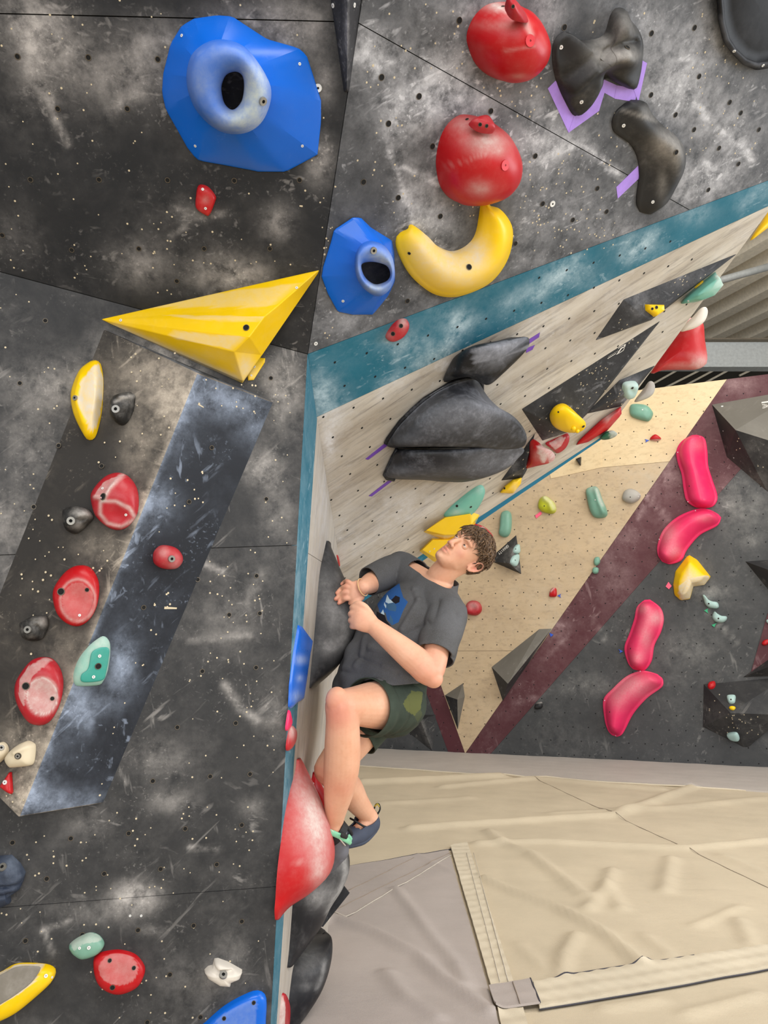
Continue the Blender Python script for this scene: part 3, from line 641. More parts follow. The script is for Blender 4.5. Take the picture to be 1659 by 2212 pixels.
def dome(P, out, h, c=None, shift=(0, 0), n=60, m=15, p=2.2, q=2.0, lip=None, dents=(), sharp=False, skirt=0.0):
    Q = np.array([P.uv(x, y) for x, y in out]); Q = sharp_resample(Q, n) if sharp else smooth_closed(Q, n)
    n = len(Q); cpx = np.mean(out, axis=0) if c is None else np.array(c, float); cc = P.uv(*cpx)
    sh = P.uv(cpx[0]+shift[0], cpx[1]+shift[1], h) - cc if (shift[0] or shift[1]) else np.zeros(2)
    lip = h*0.18 if lip is None else lip
    rows = [(1.0, -skirt if skirt else 0.0), (0.998, lip*0.7), (0.985, lip)] if lip > 0 else [(1.0, -skirt)]
    for s in np.linspace(0.97, 0.03, m): rows.append((s, lip + (h-lip)*max(0, 1-s**p)**(1/q)))
    U, Z, SS = [], [], []
    for s, z in rows:
        U.append(cc + sh*(1-s) + s*(Q-cc)); Z.append(np.full(n, z)); SS.append(np.full(n, s))
    U.append((cc+sh)[None]); Z.append(np.array([rows[-1][1]])); SS.append(np.zeros(1))
    U = np.vstack(U); Z = np.concatenate(Z); SS = np.concatenate(SS)
    hh = h*0.7
    for d in dents:
        if d[0] == 'l':
            L = [tuple(P.uv(x, y, hh)) for x, y in d[1]]; r = np.linalg.norm(P.uv(d[1][0][0]+d[2], d[1][0][1], hh)-P.uv(*d[1][0], hh))
            g = np.exp(-(seg_dist(U[:, 0], U[:, 1], L)/r)**2)
            Z = Z + d[3]*g*np.clip((1-SS)*8, 0, 1)
        else:
            x, y, r, dh = d; rr = r if isinstance(r, tuple) else (r, r); o = P.uv(x, y, hh)
            ex = P.uv(x+rr[0], y, hh)-o; ey = P.uv(x, y+rr[1], hh)-o; Mx = np.linalg.inv(np.stack([ex, ey], 1)); w_ = (U-o) @ Mx.T
            Z = Z + dh*np.exp(-(w_**2).sum(1))*np.clip((1-SS)*8, 0, 1)
    Z = np.maximum(Z, np.where(SS > 0.995, -skirt, 0.0006))
    V = P.w(U[:, 0], U[:, 1], Z); k = len(rows); Fc = []
    for i in range(k-1):
        for j in range(n): Fc.append([i*n+j, i*n+(j+1) % n, (i+1)*n+(j+1) % n, (i+1)*n+j])
    for j in range(n): Fc.append([(k-1)*n+j, (k-1)*n+(j+1) % n, k*n])
    return V, face_out(V, Fc, P.n)
def loft(P, rings, n=64, cap=True, smooth=True, sub=3):
    """skin through rings (pixel outlines, height): each ring resampled by angle about its own middle"""
    RR = []
    for pts, h in rings:
        Q = np.array([P.uv(x, y, h) for x, y in pts]); Qd = smooth_closed(Q, 360) if smooth else sharp_resample(Q, 360)
        c = Q.mean(0); ang = np.arctan2(Qd[:, 1]-c[1], Qd[:, 0]-c[0]); o = np.argsort(ang); ang, rad = ang[o], np.hypot(*(Qd[o]-c).T)
        th = np.linspace(-math.pi, math.pi, n, endpoint=False); r = np.interp(th, np.r_[ang-2*math.pi, ang, ang+2*math.pi], np.r_[rad, rad, rad])
        RR.append(np.c_[c[0]+r*np.cos(th), c[1]+r*np.sin(th), np.full(n, h)])
    RR = np.array(RR); k = len(RR)
    if sub > 1 and k > 2:                                   # Catmull-Rom between rings
        new = []
        for i in range(k-1):
            p0, p1, p2, p3 = RR[max(i-1, 0)], RR[i], RR[i+1], RR[min(i+2, k-1)]
            for t in np.linspace(0, 1, sub, endpoint=False):
                new.append(0.5*((2*p1)+(-p0+p2)*t+(2*p0-5*p1+4*p2-p3)*t*t+(-p0+3*p1-3*p2+p3)*t**3))
        new.append(RR[-1]); RR = np.array(new); k = len(RR)
    V = RR.reshape(-1, 3); Fc = [[i*n+j, i*n+(j+1) % n, (i+1)*n+(j+1) % n, (i+1)*n+j] for i in range(k-1) for j in range(n)]
    if cap:
        V = np.vstack([V, RR[-1].mean(0)[None]]); Fc += [[(k-1)*n+j, (k-1)*n+(j+1) % n, k*n] for j in range(n)]
    V = P.w(V[:, 0], V[:, 1], V[:, 2]); return V, face_out(V, Fc, P.n)
def ladder(P, left, right, hfun, n=40, m=15, lip=0.004, ends=True):
    """long bent piece between two edge lines; arched cross-section"""
    def rs(pts):
        Q = np.array([P.uv(x, y) for x, y in pts]); D_ = []
        for i in range(len(Q)-1):
            p0, p1, p2, p3 = Q[max(i-1, 0)], Q[i], Q[i+1], Q[min(i+2, len(Q)-1)]
            for t in np.linspace(0, 1, 10, endpoint=False): D_.append(0.5*((2*p1)+(-p0+p2)*t+(2*p0-5*p1+4*p2-p3)*t*t+(-p0+3*p1-3*p2+p3)*t**3))
        D_.append(Q[-1]); D_ = np.array(D_); d = np.r_[0, np.cumsum(np.linalg.norm(np.diff(D_, axis=0), axis=1))]; s = np.linspace(0, d[-1], n)
        return np.stack([np.interp(s, d, D_[:, k]) for k in (0, 1)], -1)
    Lq, Rq = rs(left), rs(right); V, Fc = [], []
    for i in range(n):
        t = i/(n-1); e = min(1.0, math.sin(math.pi*min(max(t, 0.0), 1.0))*3.2+0.02)**0.5
        for j in range(m):
            s = j/(m-1); hz = hfun(t, s)*e
            z = 0.0 if j in (0, m-1) else lip*e + hz
            ss = s if j not in (1, m-2) else (0.004 if j == 1 else 0.996)
            uv = Lq[i]*(1-ss)+Rq[i]*ss; V.append((uv[0], uv[1], z))
    for i in range(n-1):
        for j in range(m-1): Fc.append([i*m+j, i*m+j+1, (i+1)*m+j+1, (i+1)*m+j])
    V = np.array(V); V = P.w(V[:, 0], V[:, 1], V[:, 2]); return V, face_out(V, Fc, P.n)
def arch(rows, P, prof=0.75, m=22, rim=0.0, sub=4):
    """piece seen side-on on a wall that runs away: rows of (near edge px, silhouette px, its depth, far depth)"""
    Rr = np.array(rows, float); k = len(Rr); new = []
    for i in range(k-1):
        p0, p1, p2, p3 = Rr[max(i-1, 0)], Rr[i], Rr[i+1], Rr[min(i+2, k-1)]
        for t in np.linspace(0, 1, sub, endpoint=False): new.append(0.5*((2*p1)+(-p0+p2)*t+(2*p0-5*p1+4*p2-p3)*t*t+(-p0+3*p1-3*p2+p3)*t**3))
    new.append(Rr[-1]); V, Fc = [], []
    for xl, yl, xr, yr, ym, yf in new:
        a = P.pt(xl, yl); pk = at(xr, yr, ym)
        hpk = (pk-P.o) @ P.n
        if hpk < 0.002: pk = pk + P.n*(0.002-hpk)
        dH = np.cross(P.n, [0, 0, 1.0]); dH /= np.linalg.norm(dH); dH = dH if dH[1] > 0 else -dH
        b = a + dH*(yf-a[1])/dH[1]
        foot = pk - P.n*((pk-P.o) @ P.n)
        for j in range(m):
            t = j/(m-1); base = (1-t)**2*a + 2*t*(1-t)*foot + t*t*b
            tt = max(0.0, math.sin(math.pi*t))**prof; V.append(base + P.n*((pk-P.o) @ P.n)*tt*1.0 + (P.n*rim if 0 < j < m-1 else 0))
    k = len(new); Fc = [[i*m+j, i*m+j+1, (i+1)*m+j+1, (i+1)*m+j] for i in range(k-1) for j in range(m-1)]
    for i in (0, k-1):
        r_ = [i*m+j for j in range(m)]; Fc.append(r_)
    V = np.array(V); return V, face_out(V, Fc, P.n)
def blob(out, Y, dep, n=40, m=9, c=None):
    """closed lump with a given outline at depth Y, rounded front and back"""
    Q = smooth_closed(np.array(out, float), n); cc = Q.mean(0) if c is None else np.array(c, float); V, Fc = [], []
    for i in range(m):
        a = -math.pi/2 + math.pi*i/(m-1); s = max(0.04, math.cos(a)**0.7); y = Y + dep*math.sin(a)
        for q in cc+(Q-cc)*s: V.append(at(q[0], q[1], Y) + (at(q[0], q[1], y)-at(q[0], q[1], Y)))
    Fc = [[i*n+j, i*n+(j+1) % n, (i+1)*n+(j+1) % n, (i+1)*n+j] for i in range(m-1) for j in range(n)]
    Fc += [list(range(n))[::-1], [(m-1)*n+j for j in range(n)]]
    return np.array(V), face_out(np.array(V), Fc[:0]+Fc, np.array([0, 0, 0.0]))

HOLDS = {}
def hold(label, P, VF, mat, cat='hold', name='climbing_hold', group=None, chalk=(), base=0.0, bolts=(), sockets=(), screws=(), big=1.0, smooth=True, origin=None, recalc=False):
    V, Fc = VF
    V = np.asarray(V); o = V.mean(0) if origin is None else origin
    if P is not None and origin is None: o = o - P.n*((o-P.o) @ P.n)
    ob = build(name, V, Fc, mat, None, o, smooth, attrs={'chalk': stain(V, chalk, base)})
    if recalc: fix_normals(ob.data)
    tag(ob, label, cat, group); fasten(ob, V, Fc, bolts, sockets, screws, big); return ob
def fasten(ob, V, Fc, bolts=(), sockets=(), screws=(), big=1.0):
    if not (len(bolts)+len(sockets)+len(screws)): return
    tree = BVHTree.FromPolygons([Vector(v) for v in V], [list(map(int, f)) for f in Fc])
    for lst, me, nm, sc in ((bolts, ME_BOLT, 'bolt', 1.0), (sockets, ME_HOLE, 'bolt_socket', 1.0), (screws, ME_SCREW, 'screw', 1.0)):
        for it in lst:
            d = Vector(ray(it[0], it[1])); d.normalize(); h = tree.ray_cast(Vector(CAMP), d)
            if h[0] is None: continue
            nn = h[1] if h[1].dot(d) < 0 else -h[1]
            stick(me, nm, np.array(h[0]), np.array(nn), ob, sc*big*(it[2] if len(it) > 2 else 1.0))
def volume(label, P, verts, faces, mat, cat='volume', name='climbing_volume', cuts=0, bev=0.004, chalk=(), base=0.0, screws=(), sockets=(), bolts=(), mi=None, group=None, big=1.0):
    """faceted plywood volume: corners given as (pixel x, pixel y, height above wall), edges slightly eased"""
    W3 = np.array([(P.pt(v[0], v[1], v[2]) if len(v) == 3 else v[1]) for v in verts]); bm = bmesh.new()
    vs = [bm.verts.new(v) for v in W3]; fs = []
    for i, f in enumerate(faces):
        fc = bm.faces.new([vs[k] for k in f]); fc.material_index = mi[i] if mi else 0; fs.append(fc)
    bmesh.ops.recalc_face_normals(bm, faces=bm.faces[:])
    nrm = sum((np.array(f.normal)*f.calc_area() for f in bm.faces), np.zeros(3))
    if nrm @ P.n < 0: bmesh.ops.reverse_faces(bm, faces=bm.faces[:])
    inner = [e for e in bm.edges if not e.is_boundary]
    if bev and inner: bmesh.ops.bevel(bm, geom=inner, offset=bev, segments=2, affect='EDGES', profile=0.6)
    if cuts:
        bmesh.ops.triangulate(bm, faces=bm.faces[:])
        for _ in range(cuts):
            bmesh.ops.subdivide_edges(bm, edges=[e for e in bm.edges if e.calc_length() > 0.02], cuts=1, use_grid_fill=True)
            bmesh.ops.triangulate(bm, faces=bm.faces[:])
    bm.verts.index_update(); V = np.array([v.co[:] for v in bm.verts]); Fc = [[v.index for v in f.verts] for f in bm.faces]; m2 = [f.material_index for f in bm.faces]; bm.free()
    o = W3.mean(0); o = o - P.n*((o-P.o) @ P.n)
    ob = build(name, V, Fc, mat, None, o, False, m2, {'chalk': stain(V, chalk, base)}); tag(ob, label, cat, group)
    fasten(ob, V, Fc, bolts, sockets, screws, big); ob['_'] = 0; del ob['_']; return ob, V, Fc
def ell(cx, cy, rx, ry, n=16, rot=0.0):
    c, s = math.cos(rot), math.sin(rot)
    return [(cx+rx*math.cos(a)*c-ry*math.sin(a)*s, cy+rx*math.cos(a)*s+ry*math.sin(a)*c) for a in np.linspace(0, 2*math.pi, n, endpoint=False)]
def shifted(P, h):
    q = Plane.__new__(Plane); q.o = P.o + P.n*h; q.n, q.u, q.v = P.n, P.u, P.v; return q
def crop(s, ox, oy, pts): return [(ox+x/s, oy+y/s) for x, y in pts]

# ------------------------------------------------------------ left wall
volume('black wedge fin along the top corner between the two dark walls', L1, [(703, -80, 0), (743, 199, 0), (754, 199, 0), (790, -80, 0), (752, -80, .10), (749, 192, .025)],
       [[0, 4, 5, 1], [4, 3, 2, 5], [5, 2, 1]], M['vol_black'], chalk=[('l', [(748, 0), (749, 100)], 4, .8)], cuts=3, screws=[(720, 12, 1.4), (765, 11, 1.4)])
o1 = [(393, 58), (420, 42), (468, 35), (500, 37), (575, 85), (640, 105), (657, 120), (672, 165), (688, 215), (688, 260), (680, 330), (650, 347), (613, 367), (555, 367), (440, 345), (425, 340), (405, 315), (360, 235), (352, 200), (354, 160), (370, 95)]
ring_o = [(404, 165), (415, 120), (445, 94), (480, 86), (525, 100), (560, 140), (583, 185), (584, 215), (570, 255), (545, 280), (510, 289), (470, 280), (430, 245), (410, 205)]
ring_h = [(480, 180), (490, 161), (510, 155), (524, 165), (527, 190), (521, 220), (503, 237), (486, 225), (479, 200)]
def lerp_ring(a, b, t, n=24):
    A_, B_ = np.array(smooth_closed(a, n)), np.array(smooth_closed(b, n)); ca, cb = A_.mean(0), B_.mean(0)
    ra = sorted(A_.tolist(), key=lambda p: math.atan2(p[1]-ca[1], p[0]-ca[0])); rb = sorted(B_.tolist(), key=lambda p: math.atan2(p[1]-cb[1], p[0]-cb[0]))
    return [(p[0]*(1-t)+q[0]*t, p[1]*(1-t)+q[1]*t) for p, q in zip(ra, rb)]
donut = [('g', 480, 190, (90, 90), .06), ('g', 548, 215, (40, 60), .85), ('g', 520, 262, (60, 25), .6), ('g', 555, 160, (30, 40), .45), ('g', 430, 175, (30, 60), .30), ('g', 480, 110, (50, 20), .25), ('g', 500, 200, (40, 60), .3), ('g', 630, 235, (40, 20), .18), ('g', 640, 290, (10, 30), .12)]
def donut_hold(label, P, o, ro, rh, z0, z1, chalk, bolts, screws):
    on = np.array(o); c0 = np.array(ro).mean(0)
    Va, Fa = loft(P, [(o, 0.0), (on*.985+on.mean(0)*.015, 0.012), (ro, z0)], 96, False, False, 6)
    ob = hold(label, P, (Va, Fa), M['blue'], cat='volume', name='macro_hold', screws=screws)
    ob.data.set_sharp_from_angle(angle=math.radians(9))
    Vb, Fb = loft(P, [(lerp_ring(ro, rh, .08), z0-.014), (lerp_ring(ro, rh, -.02), z0+.012), (lerp_ring(ro, rh, .02), z0+(z1-z0)*.45), (lerp_ring(ro, rh, .14), z0+(z1-z0)*.80), (lerp_ring(ro, rh, .34), z1*.985), (lerp_ring(ro, rh, .58), z1), (lerp_ring(ro, rh, .82), z1*.92), (lerp_ring(ro, rh, .97), z1*.76), (rh, z1*.4), (rh, 0.003)], 80, False, True, 3)
    rg = build('chalky_ring', Vb, Fb, M['blue'], ob, smooth=True, attrs={'chalk': stain(Vb, chalk)}); rg['label'] = 'chalk-covered ring grip with a hole'
    fasten(ob, Vb, Fb, bolts=bolts); return ob
donut_hold('large blue faceted hold with a chalky ring and open hole, top left', L1, o1, ring_o, ring_h, .075, .165, donut, [(567, 218, 1.3)], [(393, 77), (422, 315), (653, 315), (647, 138)])
hold('tiny red screw-on hold below the large blue ring hold', L1, dome(L1, crop(2.074, 0, 0, [(890, 830), (930, 835), (965, 875), (965, 900), (940, 960), (920, 960), (880, 930), (878, 880)]), .022, p=4, dents=[(444, 431, 10, -.003)]), M['red'], chalk=[('g', 444, 432, 9, .25)], screws=[(438, 409), (444, 450)])
Y3 = Plane(L2.pt(217, 690), L1.pt(690, 584), L2.pt(523, 826))
volume('large yellow three-sided volume with a long point, between two dark panels', Y3,
       [(217, 690, 0), (690, 583, 0), (523, 828, 0), (597, 664, .075), (572, 684, .10), (539, 728, .125), (505, 760, .115), (566, 766, 0.01), (525, 823, .03), (217, 690, -.05), (690, 583, -.07), (523, 826, -.05)],
       [[0, 1, 3], [0, 3, 4], [0, 4, 5], [0, 5, 6], [0, 6, 8], [0, 8, 2], [1, 7, 4, 3], [7, 5, 4], [7, 8, 6, 5], [7, 2, 8], [9, 10, 1, 0], [11, 9, 0, 2]],
       M['yellow'], name='macro_hold', cuts=4, bev=.003, chalk=[('p', [(420, 640), (640, 612), (596, 662), (330, 664)], .30), ('p', [(380, 715), (535, 728), (506, 756), (370, 730)], .45), ('l', [(250, 708), (380, 765), (510, 820)], 9, .75), ('g', 530, 795, (16, 26), .65), ('p', [(360, 680), (570, 684), (568, 696), (420, 690)], .35), ('g', 455, 770, (50, 14), .15)],
       sockets=[(532, 708, 1.3)], screws=[(261, 692, 1.2), (641, 622, 1.2)])
tabp = shifted(L2, .001)
hold('small yellow tab plate screwed beside the lower tip of the yellow volume', tabp, dome(tabp, [(556, 772), (573, 774), (572, 783), (548, 821), (536, 822), (534, 812)], .008, p=8, sharp=True), M['yellow'], chalk=[('g', 545, 805, 14, .3)], screws=[(549, 792, 1.2), (543, 811, .8)])

# the long slanting volume: two broad faces meeting in a ridge
pv = [(225, 712, 0), (590, 868, 0), (222, 1735, 0), (-125, 1600, 0), (425, 805, .105), (40, 1765, .105)]
vol_ob, vV, vF = volume('long slanting volume, navy right face and brown chalky left face', L2, pv, [[0, 4, 5, 3], [4, 1, 2, 5], [0, 1, 4], [5, 2, 3]], [M['vol_brown'], M['vol_navy']], mi=[0, 1, 1, 0], cuts=6, bev=.003,
       chalk=[('g', 500, 860, (90, 40), .55), ('g', 560, 930, (40, 40), .35), ('l', [(425, 805), (40, 1765)], 9, .45), ('g', 330, 1090, (45, 40), .6), ('g', 262, 1440, (30, 60), .75), ('g', 140, 1540, (50, 30), .35), ('g', 110, 1735, (110, 28), .6), ('g', 90, 1650, (40, 60), .2), ('g', 210, 1520, (40, 30), .3), ('g', 195, 1560, (10, 18), .5), ('l', [(120, 1541), (165, 1540)], 5, .6),
              ('g', 330, 810, (90, 60), .55), ('g', 370, 880, (40, 80), .55), ('g', 300, 960, (40, 70), .35), ('g', 170, 1500, (25, 60), .5), ('g', 140, 1400, (40, 50), .25), ('g', 60, 1590, (60, 40), .5), ('g', 50, 1710, (40, 60), .55), ('g', 220, 1180, (50, 40), .3), ('g', 180, 870, (60, 40), .25)])
pw = [L2.pt(*v) for v in pv]
PR = Plane(pw[4], pw[1], pw[2]); PL = Plane(pw[4], pw[0], pw[5])
for x, y in ((457, 967), (408, 1084), (310, 1312), (265, 1423), (218, 1531), (175, 1637)): stick(ME_NUT, 'bolt_hole', PR.pt(x, y), PR.n, vol_ob, lift=.0012)
for x, y in ((220, 1007), (127, 963)): stick(ME_NUT, 'bolt_hole', PL.pt(x, y), PL.n, vol_ob, lift=.0012)
for (x0, y0, x1, y1, wd) in ((355, 1313, 382, 1314, 5), (180, 1693, 222, 1686, 5), (318, 1145, 345, 1149, 3), (428, 873, 440, 880, 3)):
    a, b_ = PR.pt(x0, y0, .001), PR.pt(x1, y1, .001); t_ = (b_-a)/np.linalg.norm(b_-a); s_ = np.cross(PR.n, t_)*wd*.0008
    build('bare_wood_nick', [a-s_, b_-s_*.6, b_+s_*.6, a+s_], [[0, 1, 2, 3]], M['pale'], vol_ob)
for PP, boxes, nm in ((PR, [(420, 820, 560, 900, 14), (330, 1000, 440, 1100, 12), (250, 1250, 370, 1450, 16), (170, 1450, 280, 1600, 14), (80, 1600, 220, 1720, 16)], 'r'), (PL, [(170, 950, 260, 1000, 4), (40, 1080, 150, 1330, 26), (150, 1180, 260, 1240, 6), (60, 1320, 180, 1420, 8), (10, 1700, 60, 1740, 7), (280, 760, 380, 960, 14)], 'l')):
    V_, F_ = [], []
    for (u, v, k) in cluster(PP, boxes, 1):
        b_ = len(V_); th = rng.uniform(0, 6)
        V_ += [PP.w(u+.003*k*math.cos(th+i*1.047), v+.003*k*math.sin(th+i*1.047), .0016) for i in range(6)]; F_.append([b_+i for i in range(6)])
    stuff(build('screw_holes', V_, F_, M['pale'], vol_ob))
hold('yellow half-moon hold with a chalky face on the left wall', PL, dome(shifted(PL, .0), [(207, 781), (217, 785), (223, 815), (223, 852), (219, 897), (207, 942), (194, 951), (185, 944), (164, 901), (157, 863), (161, 837), (176, 803), (194, 787)], .05, shift=(8, 0), p=3, dents=[('l', [(176, 815), (166, 862), (182, 915)], 6, .006)]), M['yellow'],
     chalk=[('p', [(213, 784), (222, 815), (222, 852), (216, 900), (203, 930), (192, 925), (172, 880), (167, 860), (174, 828), (195, 797)], .9)], bolts=[(163, 860)])
hold('black rough jug under the yellow half-moon, beside the slanting volume edge', PL, dome(PL, [(243, 886), (247, 869), (258, 858), (290, 852), (291, 874), (288, 889), (276, 912), (262, 919), (247, 908)], .055, p=3.5, dents=[('l', [(262, 862), (288, 858)], 5, .01), (275, 900, 12, -.015)]), M['jug'], chalk=[('l', [(248, 868), (262, 860), (288, 855)], 4, .5)], bolts=[(251, 884, 1.5)])
dish = [(265, 1023), (284, 1035), (297, 1058), (300, 1087), (295, 1114), (276, 1138), (254, 1145), (232, 1138), (211, 1117), (202, 1087), (202, 1069), (217, 1046), (239, 1028)]
hold('red round hold in three chalk-lined facets with a hollow below', PL, dome(PL, dish, .06, p=2.4, m=22, dents=[(252, 1112, (30, 26), -.022), ('l', [(205, 1075), (228, 1080), (240, 1060), (266, 1026)], 5, .006)]), M['dullred'],
     chalk=[('l', [(204, 1074), (226, 1078), (238, 1055), (266, 1025)], 4, .6), ('l', [(222, 1082), (250, 1083), (280, 1098), (292, 1118)], 4, .7), ('l', [(217, 1085), (216, 1110), (232, 1130), (262, 1138), (285, 1125)], 4, .6), ('p', [(203, 1070), (225, 1040), (262, 1024), (238, 1055), (226, 1076)], .45)], sockets=[(223, 1073, 1.4)], screws=[(272, 1112), (222, 1055)])
hold('black rough jug with a slot, left of the three-facet red hold', PL, dome(PL, [(146, 1104), (150, 1099), (183, 1097), (198, 1108), (201, 1121), (179, 1144), (164, 1153), (151, 1149), (144, 1125)], .06, p=3.5, dents=[('l', [(172, 1125), (195, 1112)], 3, -.014), (185, 1140, 12, -.02)]), M['jug'], chalk=[('g', 183, 1110, (18, 8), .6), ('g', 170, 1135, 10, .4)], bolts=[(154, 1125, 1.5)])
hold('small red ball hold with one bolt on the navy face of the slanting volume', PR, dome(PR, [(330, 1203), (333, 1190), (345, 1179), (362, 1178), (380, 1184), (391, 1199), (391, 1213), (380, 1226), (362, 1229), (345, 1226), (333, 1217)], .045, p=2, q=2), M['dullred'], chalk=[('g', 352, 1193, 12, .3), ('g', 378, 1220, 16, .25)], bolts=[(370, 1207, 1.3)])
hold('red oval dish hold, brightest red of the three ovals on the brown face', PL, dome(PL, crop(5.267, 0, 1000, [(950, 1165), (1040, 1200), (1110, 1310), (1130, 1430), (1110, 1600), (1050, 1740), (960, 1830), (870, 1860), (780, 1830), (690, 1740), (645, 1620), (632, 1500), (660, 1400), (750, 1270), (850, 1190)]), .06, p=2.4, m=22, dents=[(168, 1297, (36, 42), -.03)]), M['red'],
     chalk=[('l', ell(168, 1297, 38, 46, 20)+[(206, 1297)], 3, .45), ('p', ell(168, 1300, 34, 42), .20)], sockets=[(132, 1278, 1.4), (188, 1274, .8)], screws=[(172, 1329)])
hold('black rough jug with a square slot, low on the brown face', PL, dome(PL, [(52, 1345), (72, 1334), (91, 1330), (103, 1332), (105, 1347), (102, 1361), (91, 1380), (72, 1385), (57, 1380), (52, 1361)], .05, p=3.5, dents=[('l', [(82, 1353), (86, 1372)], 4, -.012), ('l', [(72, 1337), (98, 1336), (103, 1355)], 3, .006)]), M['jug'], chalk=[('g', 92, 1343, 10, .4)], bolts=[(61, 1360, 1.3)])
hold('red oval dish hold with a pale chalky hollow, lowest on the brown face', PL, dome(PL, crop(2.676, 0, 1180, [(260, 640), (310, 655), (350, 710), (367, 790), (350, 900), (300, 1000), (240, 1035), (180, 1015), (130, 940), (105, 860), (112, 780), (160, 700), (210, 650)]), .06, p=2.4, m=22, dents=[(92, 1504, (34, 38), -.028)]), M['dullred'],
     chalk=[('p', ell(91, 1504, 34, 40), .62), ('p', [(42, 1470), (60, 1440), (98, 1419), (112, 1424), (70, 1462), (56, 1490), (52, 1530), (40, 1505)], .5), ('l', ell(91, 1504, 35, 41, 20), 3, .4)], sockets=[(56, 1482, 1.4), (113, 1509, .8)])
mo = [(211, 1376), (224, 1372), (235, 1384), (236, 1412), (230, 1449), (220, 1471), (209, 1479), (168, 1481), (157, 1475), (156, 1456), (168, 1423), (187, 1395)]
PRs = shifted(PR, .0)
h = hold('mint hold with a darker smooth inlay on the ridge of the slanting volume', PRs, dome(PRs, mo, .035, p=3), M['mint'], base=.35, chalk=[('g', 215, 1385, 20, .3)])
Pi = shifted(PR, .0352)
V_, F_ = dome(Pi, [(197, 1412), (208, 1402), (222, 1398), (235, 1401), (235, 1420), (229, 1452), (222, 1469), (190, 1474), (175, 1471), (176, 1457), (190, 1444)], .004, p=6)
ins = build('smooth_inlay', V_, F_, M['deepmint'], h, smooth=True); ins['label'] = 'darker smooth mint inlay'; fasten(h, V_, F_, sockets=[(212, 1439, 1.2)], screws=[(215, 1417, 1.2), (202, 1462, 1.2)])
hold('beige hold cut by the left picture edge beside a larger beige hold', PL, dome(PL, [(-34, 1618), (0, 1604), (10, 1603), (18, 1612), (19, 1626), (8, 1641), (-14, 1656), (-34, 1650)], .035, p=3, dents=[(2, 1616, 8, -.012)]), M['beige'], bolts=[(2, 1616)])
hold('beige rounded triangular hold low on the brown face', PL, dome(PL, crop(9.21, 0, 1560, [(530, 375), (600, 370), (690, 420), (718, 480), (710, 640), (680, 800), (600, 860), (300, 895), (220, 880), (150, 780), (150, 690), (250, 560), (400, 440)]), .04, p=2.6, dents=[('l', [(35, 1625), (70, 1607)], 6, .006)]), M['beige'], sockets=[(39, 1633, 1.2)], bolts=[(39, 1633, .8)])
hold('small red triangular foothold near the bottom tip of the slanting volume', PL, dome(PL, [(23, 1667), (26, 1668), (29, 1711), (27, 1715), (20, 1712), (10, 1705), (3, 1699), (3, 1696)], .02, p=3, sharp=True, n=40), M['red'], screws=[(11, 1690, 1.6)])
hold('navy rocky hold at the left picture edge below the slanting volume', L2, dome(L2, [(-60, 1850), (0, 1848), (26, 1846), (45, 1864), (56, 1883), (52, 1900), (45, 1917), (22, 1932), (25, 1946), (0, 1958), (-60, 1955)], .06, p=2.6, m=20, sharp=True, dents=[('l', [(-20, 1915), (50, 1912)], 4, -.012), ('l', [(-20, 1935), (40, 1930)], 4, -.010), (20, 1880, 15, .012)]), plastic('navy_resin', lin((46, 54, 70)), .5, lin((140, 150, 165)), .45, .5), chalk=[('g', 25, 1862, 20, .4)], bolts=[(6, 1874, 1.4)])
hold('dull mint hold, half grey, above the red oval at lower left', L2, dome(L2, [(150, 2040), (168, 2025), (194, 2014), (213, 2019), (224, 2032), (224, 2044), (209, 2059), (179, 2068), (161, 2060), (153, 2051)], .035, p=3), M['sage'], chalk=[('p', [(150, 2038), (170, 2022), (194, 2013), (214, 2020), (222, 2032), (200, 2036), (178, 2040), (160, 2054)], .5)], screws=[(192, 2047, 1.3), (172, 2048)])
hold('wide red oval dish hold at lower left with three holes', L2, dome(L2, [(202, 2074), (209, 2062), (224, 2055), (258, 2051), (291, 2060), (310, 2081), (313, 2100), (299, 2126), (269, 2141), (243, 2141), (217, 2126), (205, 2103)], .05, p=2.6, m=20, dents=[(257, 2094, (40, 34), -.02)]), M['red'],
     chalk=[('p', ell(256, 2094, 43, 35), .26)], sockets=[(237, 2075, .8), (289, 2091, .8), (243, 2133, 1.0)])
hold('yellow hold with a broad grey chalked face at the lower left edge', L2, dome(L2, [(0, 2100), (37, 2081), (93, 2081), (116, 2088), (121, 2100), (112, 2118), (75, 2152), (37, 2182), (0, 2201), (-60, 2222), (-60, 2125)], .045, p=3), M['yellow'],
     chalk=[('p', [(-60, 2120), (0, 2100), (37, 2083), (94, 2082), (75, 2120), (45, 2145), (0, 2172), (-60, 2195)], .95)], screws=[(99, 2108, 1.3), (112, 2111, .8)])
hold('white chalk-stained jug with one bolt, low on the left wall', L2, dome(L2, [(441, 2094), (450, 2086), (459, 2084), (463, 2070), (471, 2069), (493, 2077), (523, 2094), (518, 2107), (499, 2115), (497, 2124), (474, 2122), (448, 2106)], .05, p=3, sharp=True, m=18, dents=[('l', [(458, 2088), (470, 2098), (500, 2098)], 4, -.014), ('l', [(465, 2078), (515, 2096)], 5, .01)]), M['white'], base=-.1, bolts=[(482, 2107, 1.5)])
hold('blue plate hold cut by the bottom edge, left of the teal corner strip', L2, dome(L2, [(430, 2222), (441, 2210), (486, 2171), (534, 2145), (557, 2139), (572, 2147), (576, 2167), (574, 2212), (572, 2300), (400, 2300)], .03, p=7), M['blue'], chalk=[('p', [(470, 2200), (540, 2160), (553, 2165), (553, 2300), (450, 2300)], .22)], sockets=[(548, 2166, .8), (484, 2200, .8)])
hg = bpy.data.objects[[o.name for o in COL.objects if o.get('label', '').startswith('yellow hold with a broad grey')][0]]
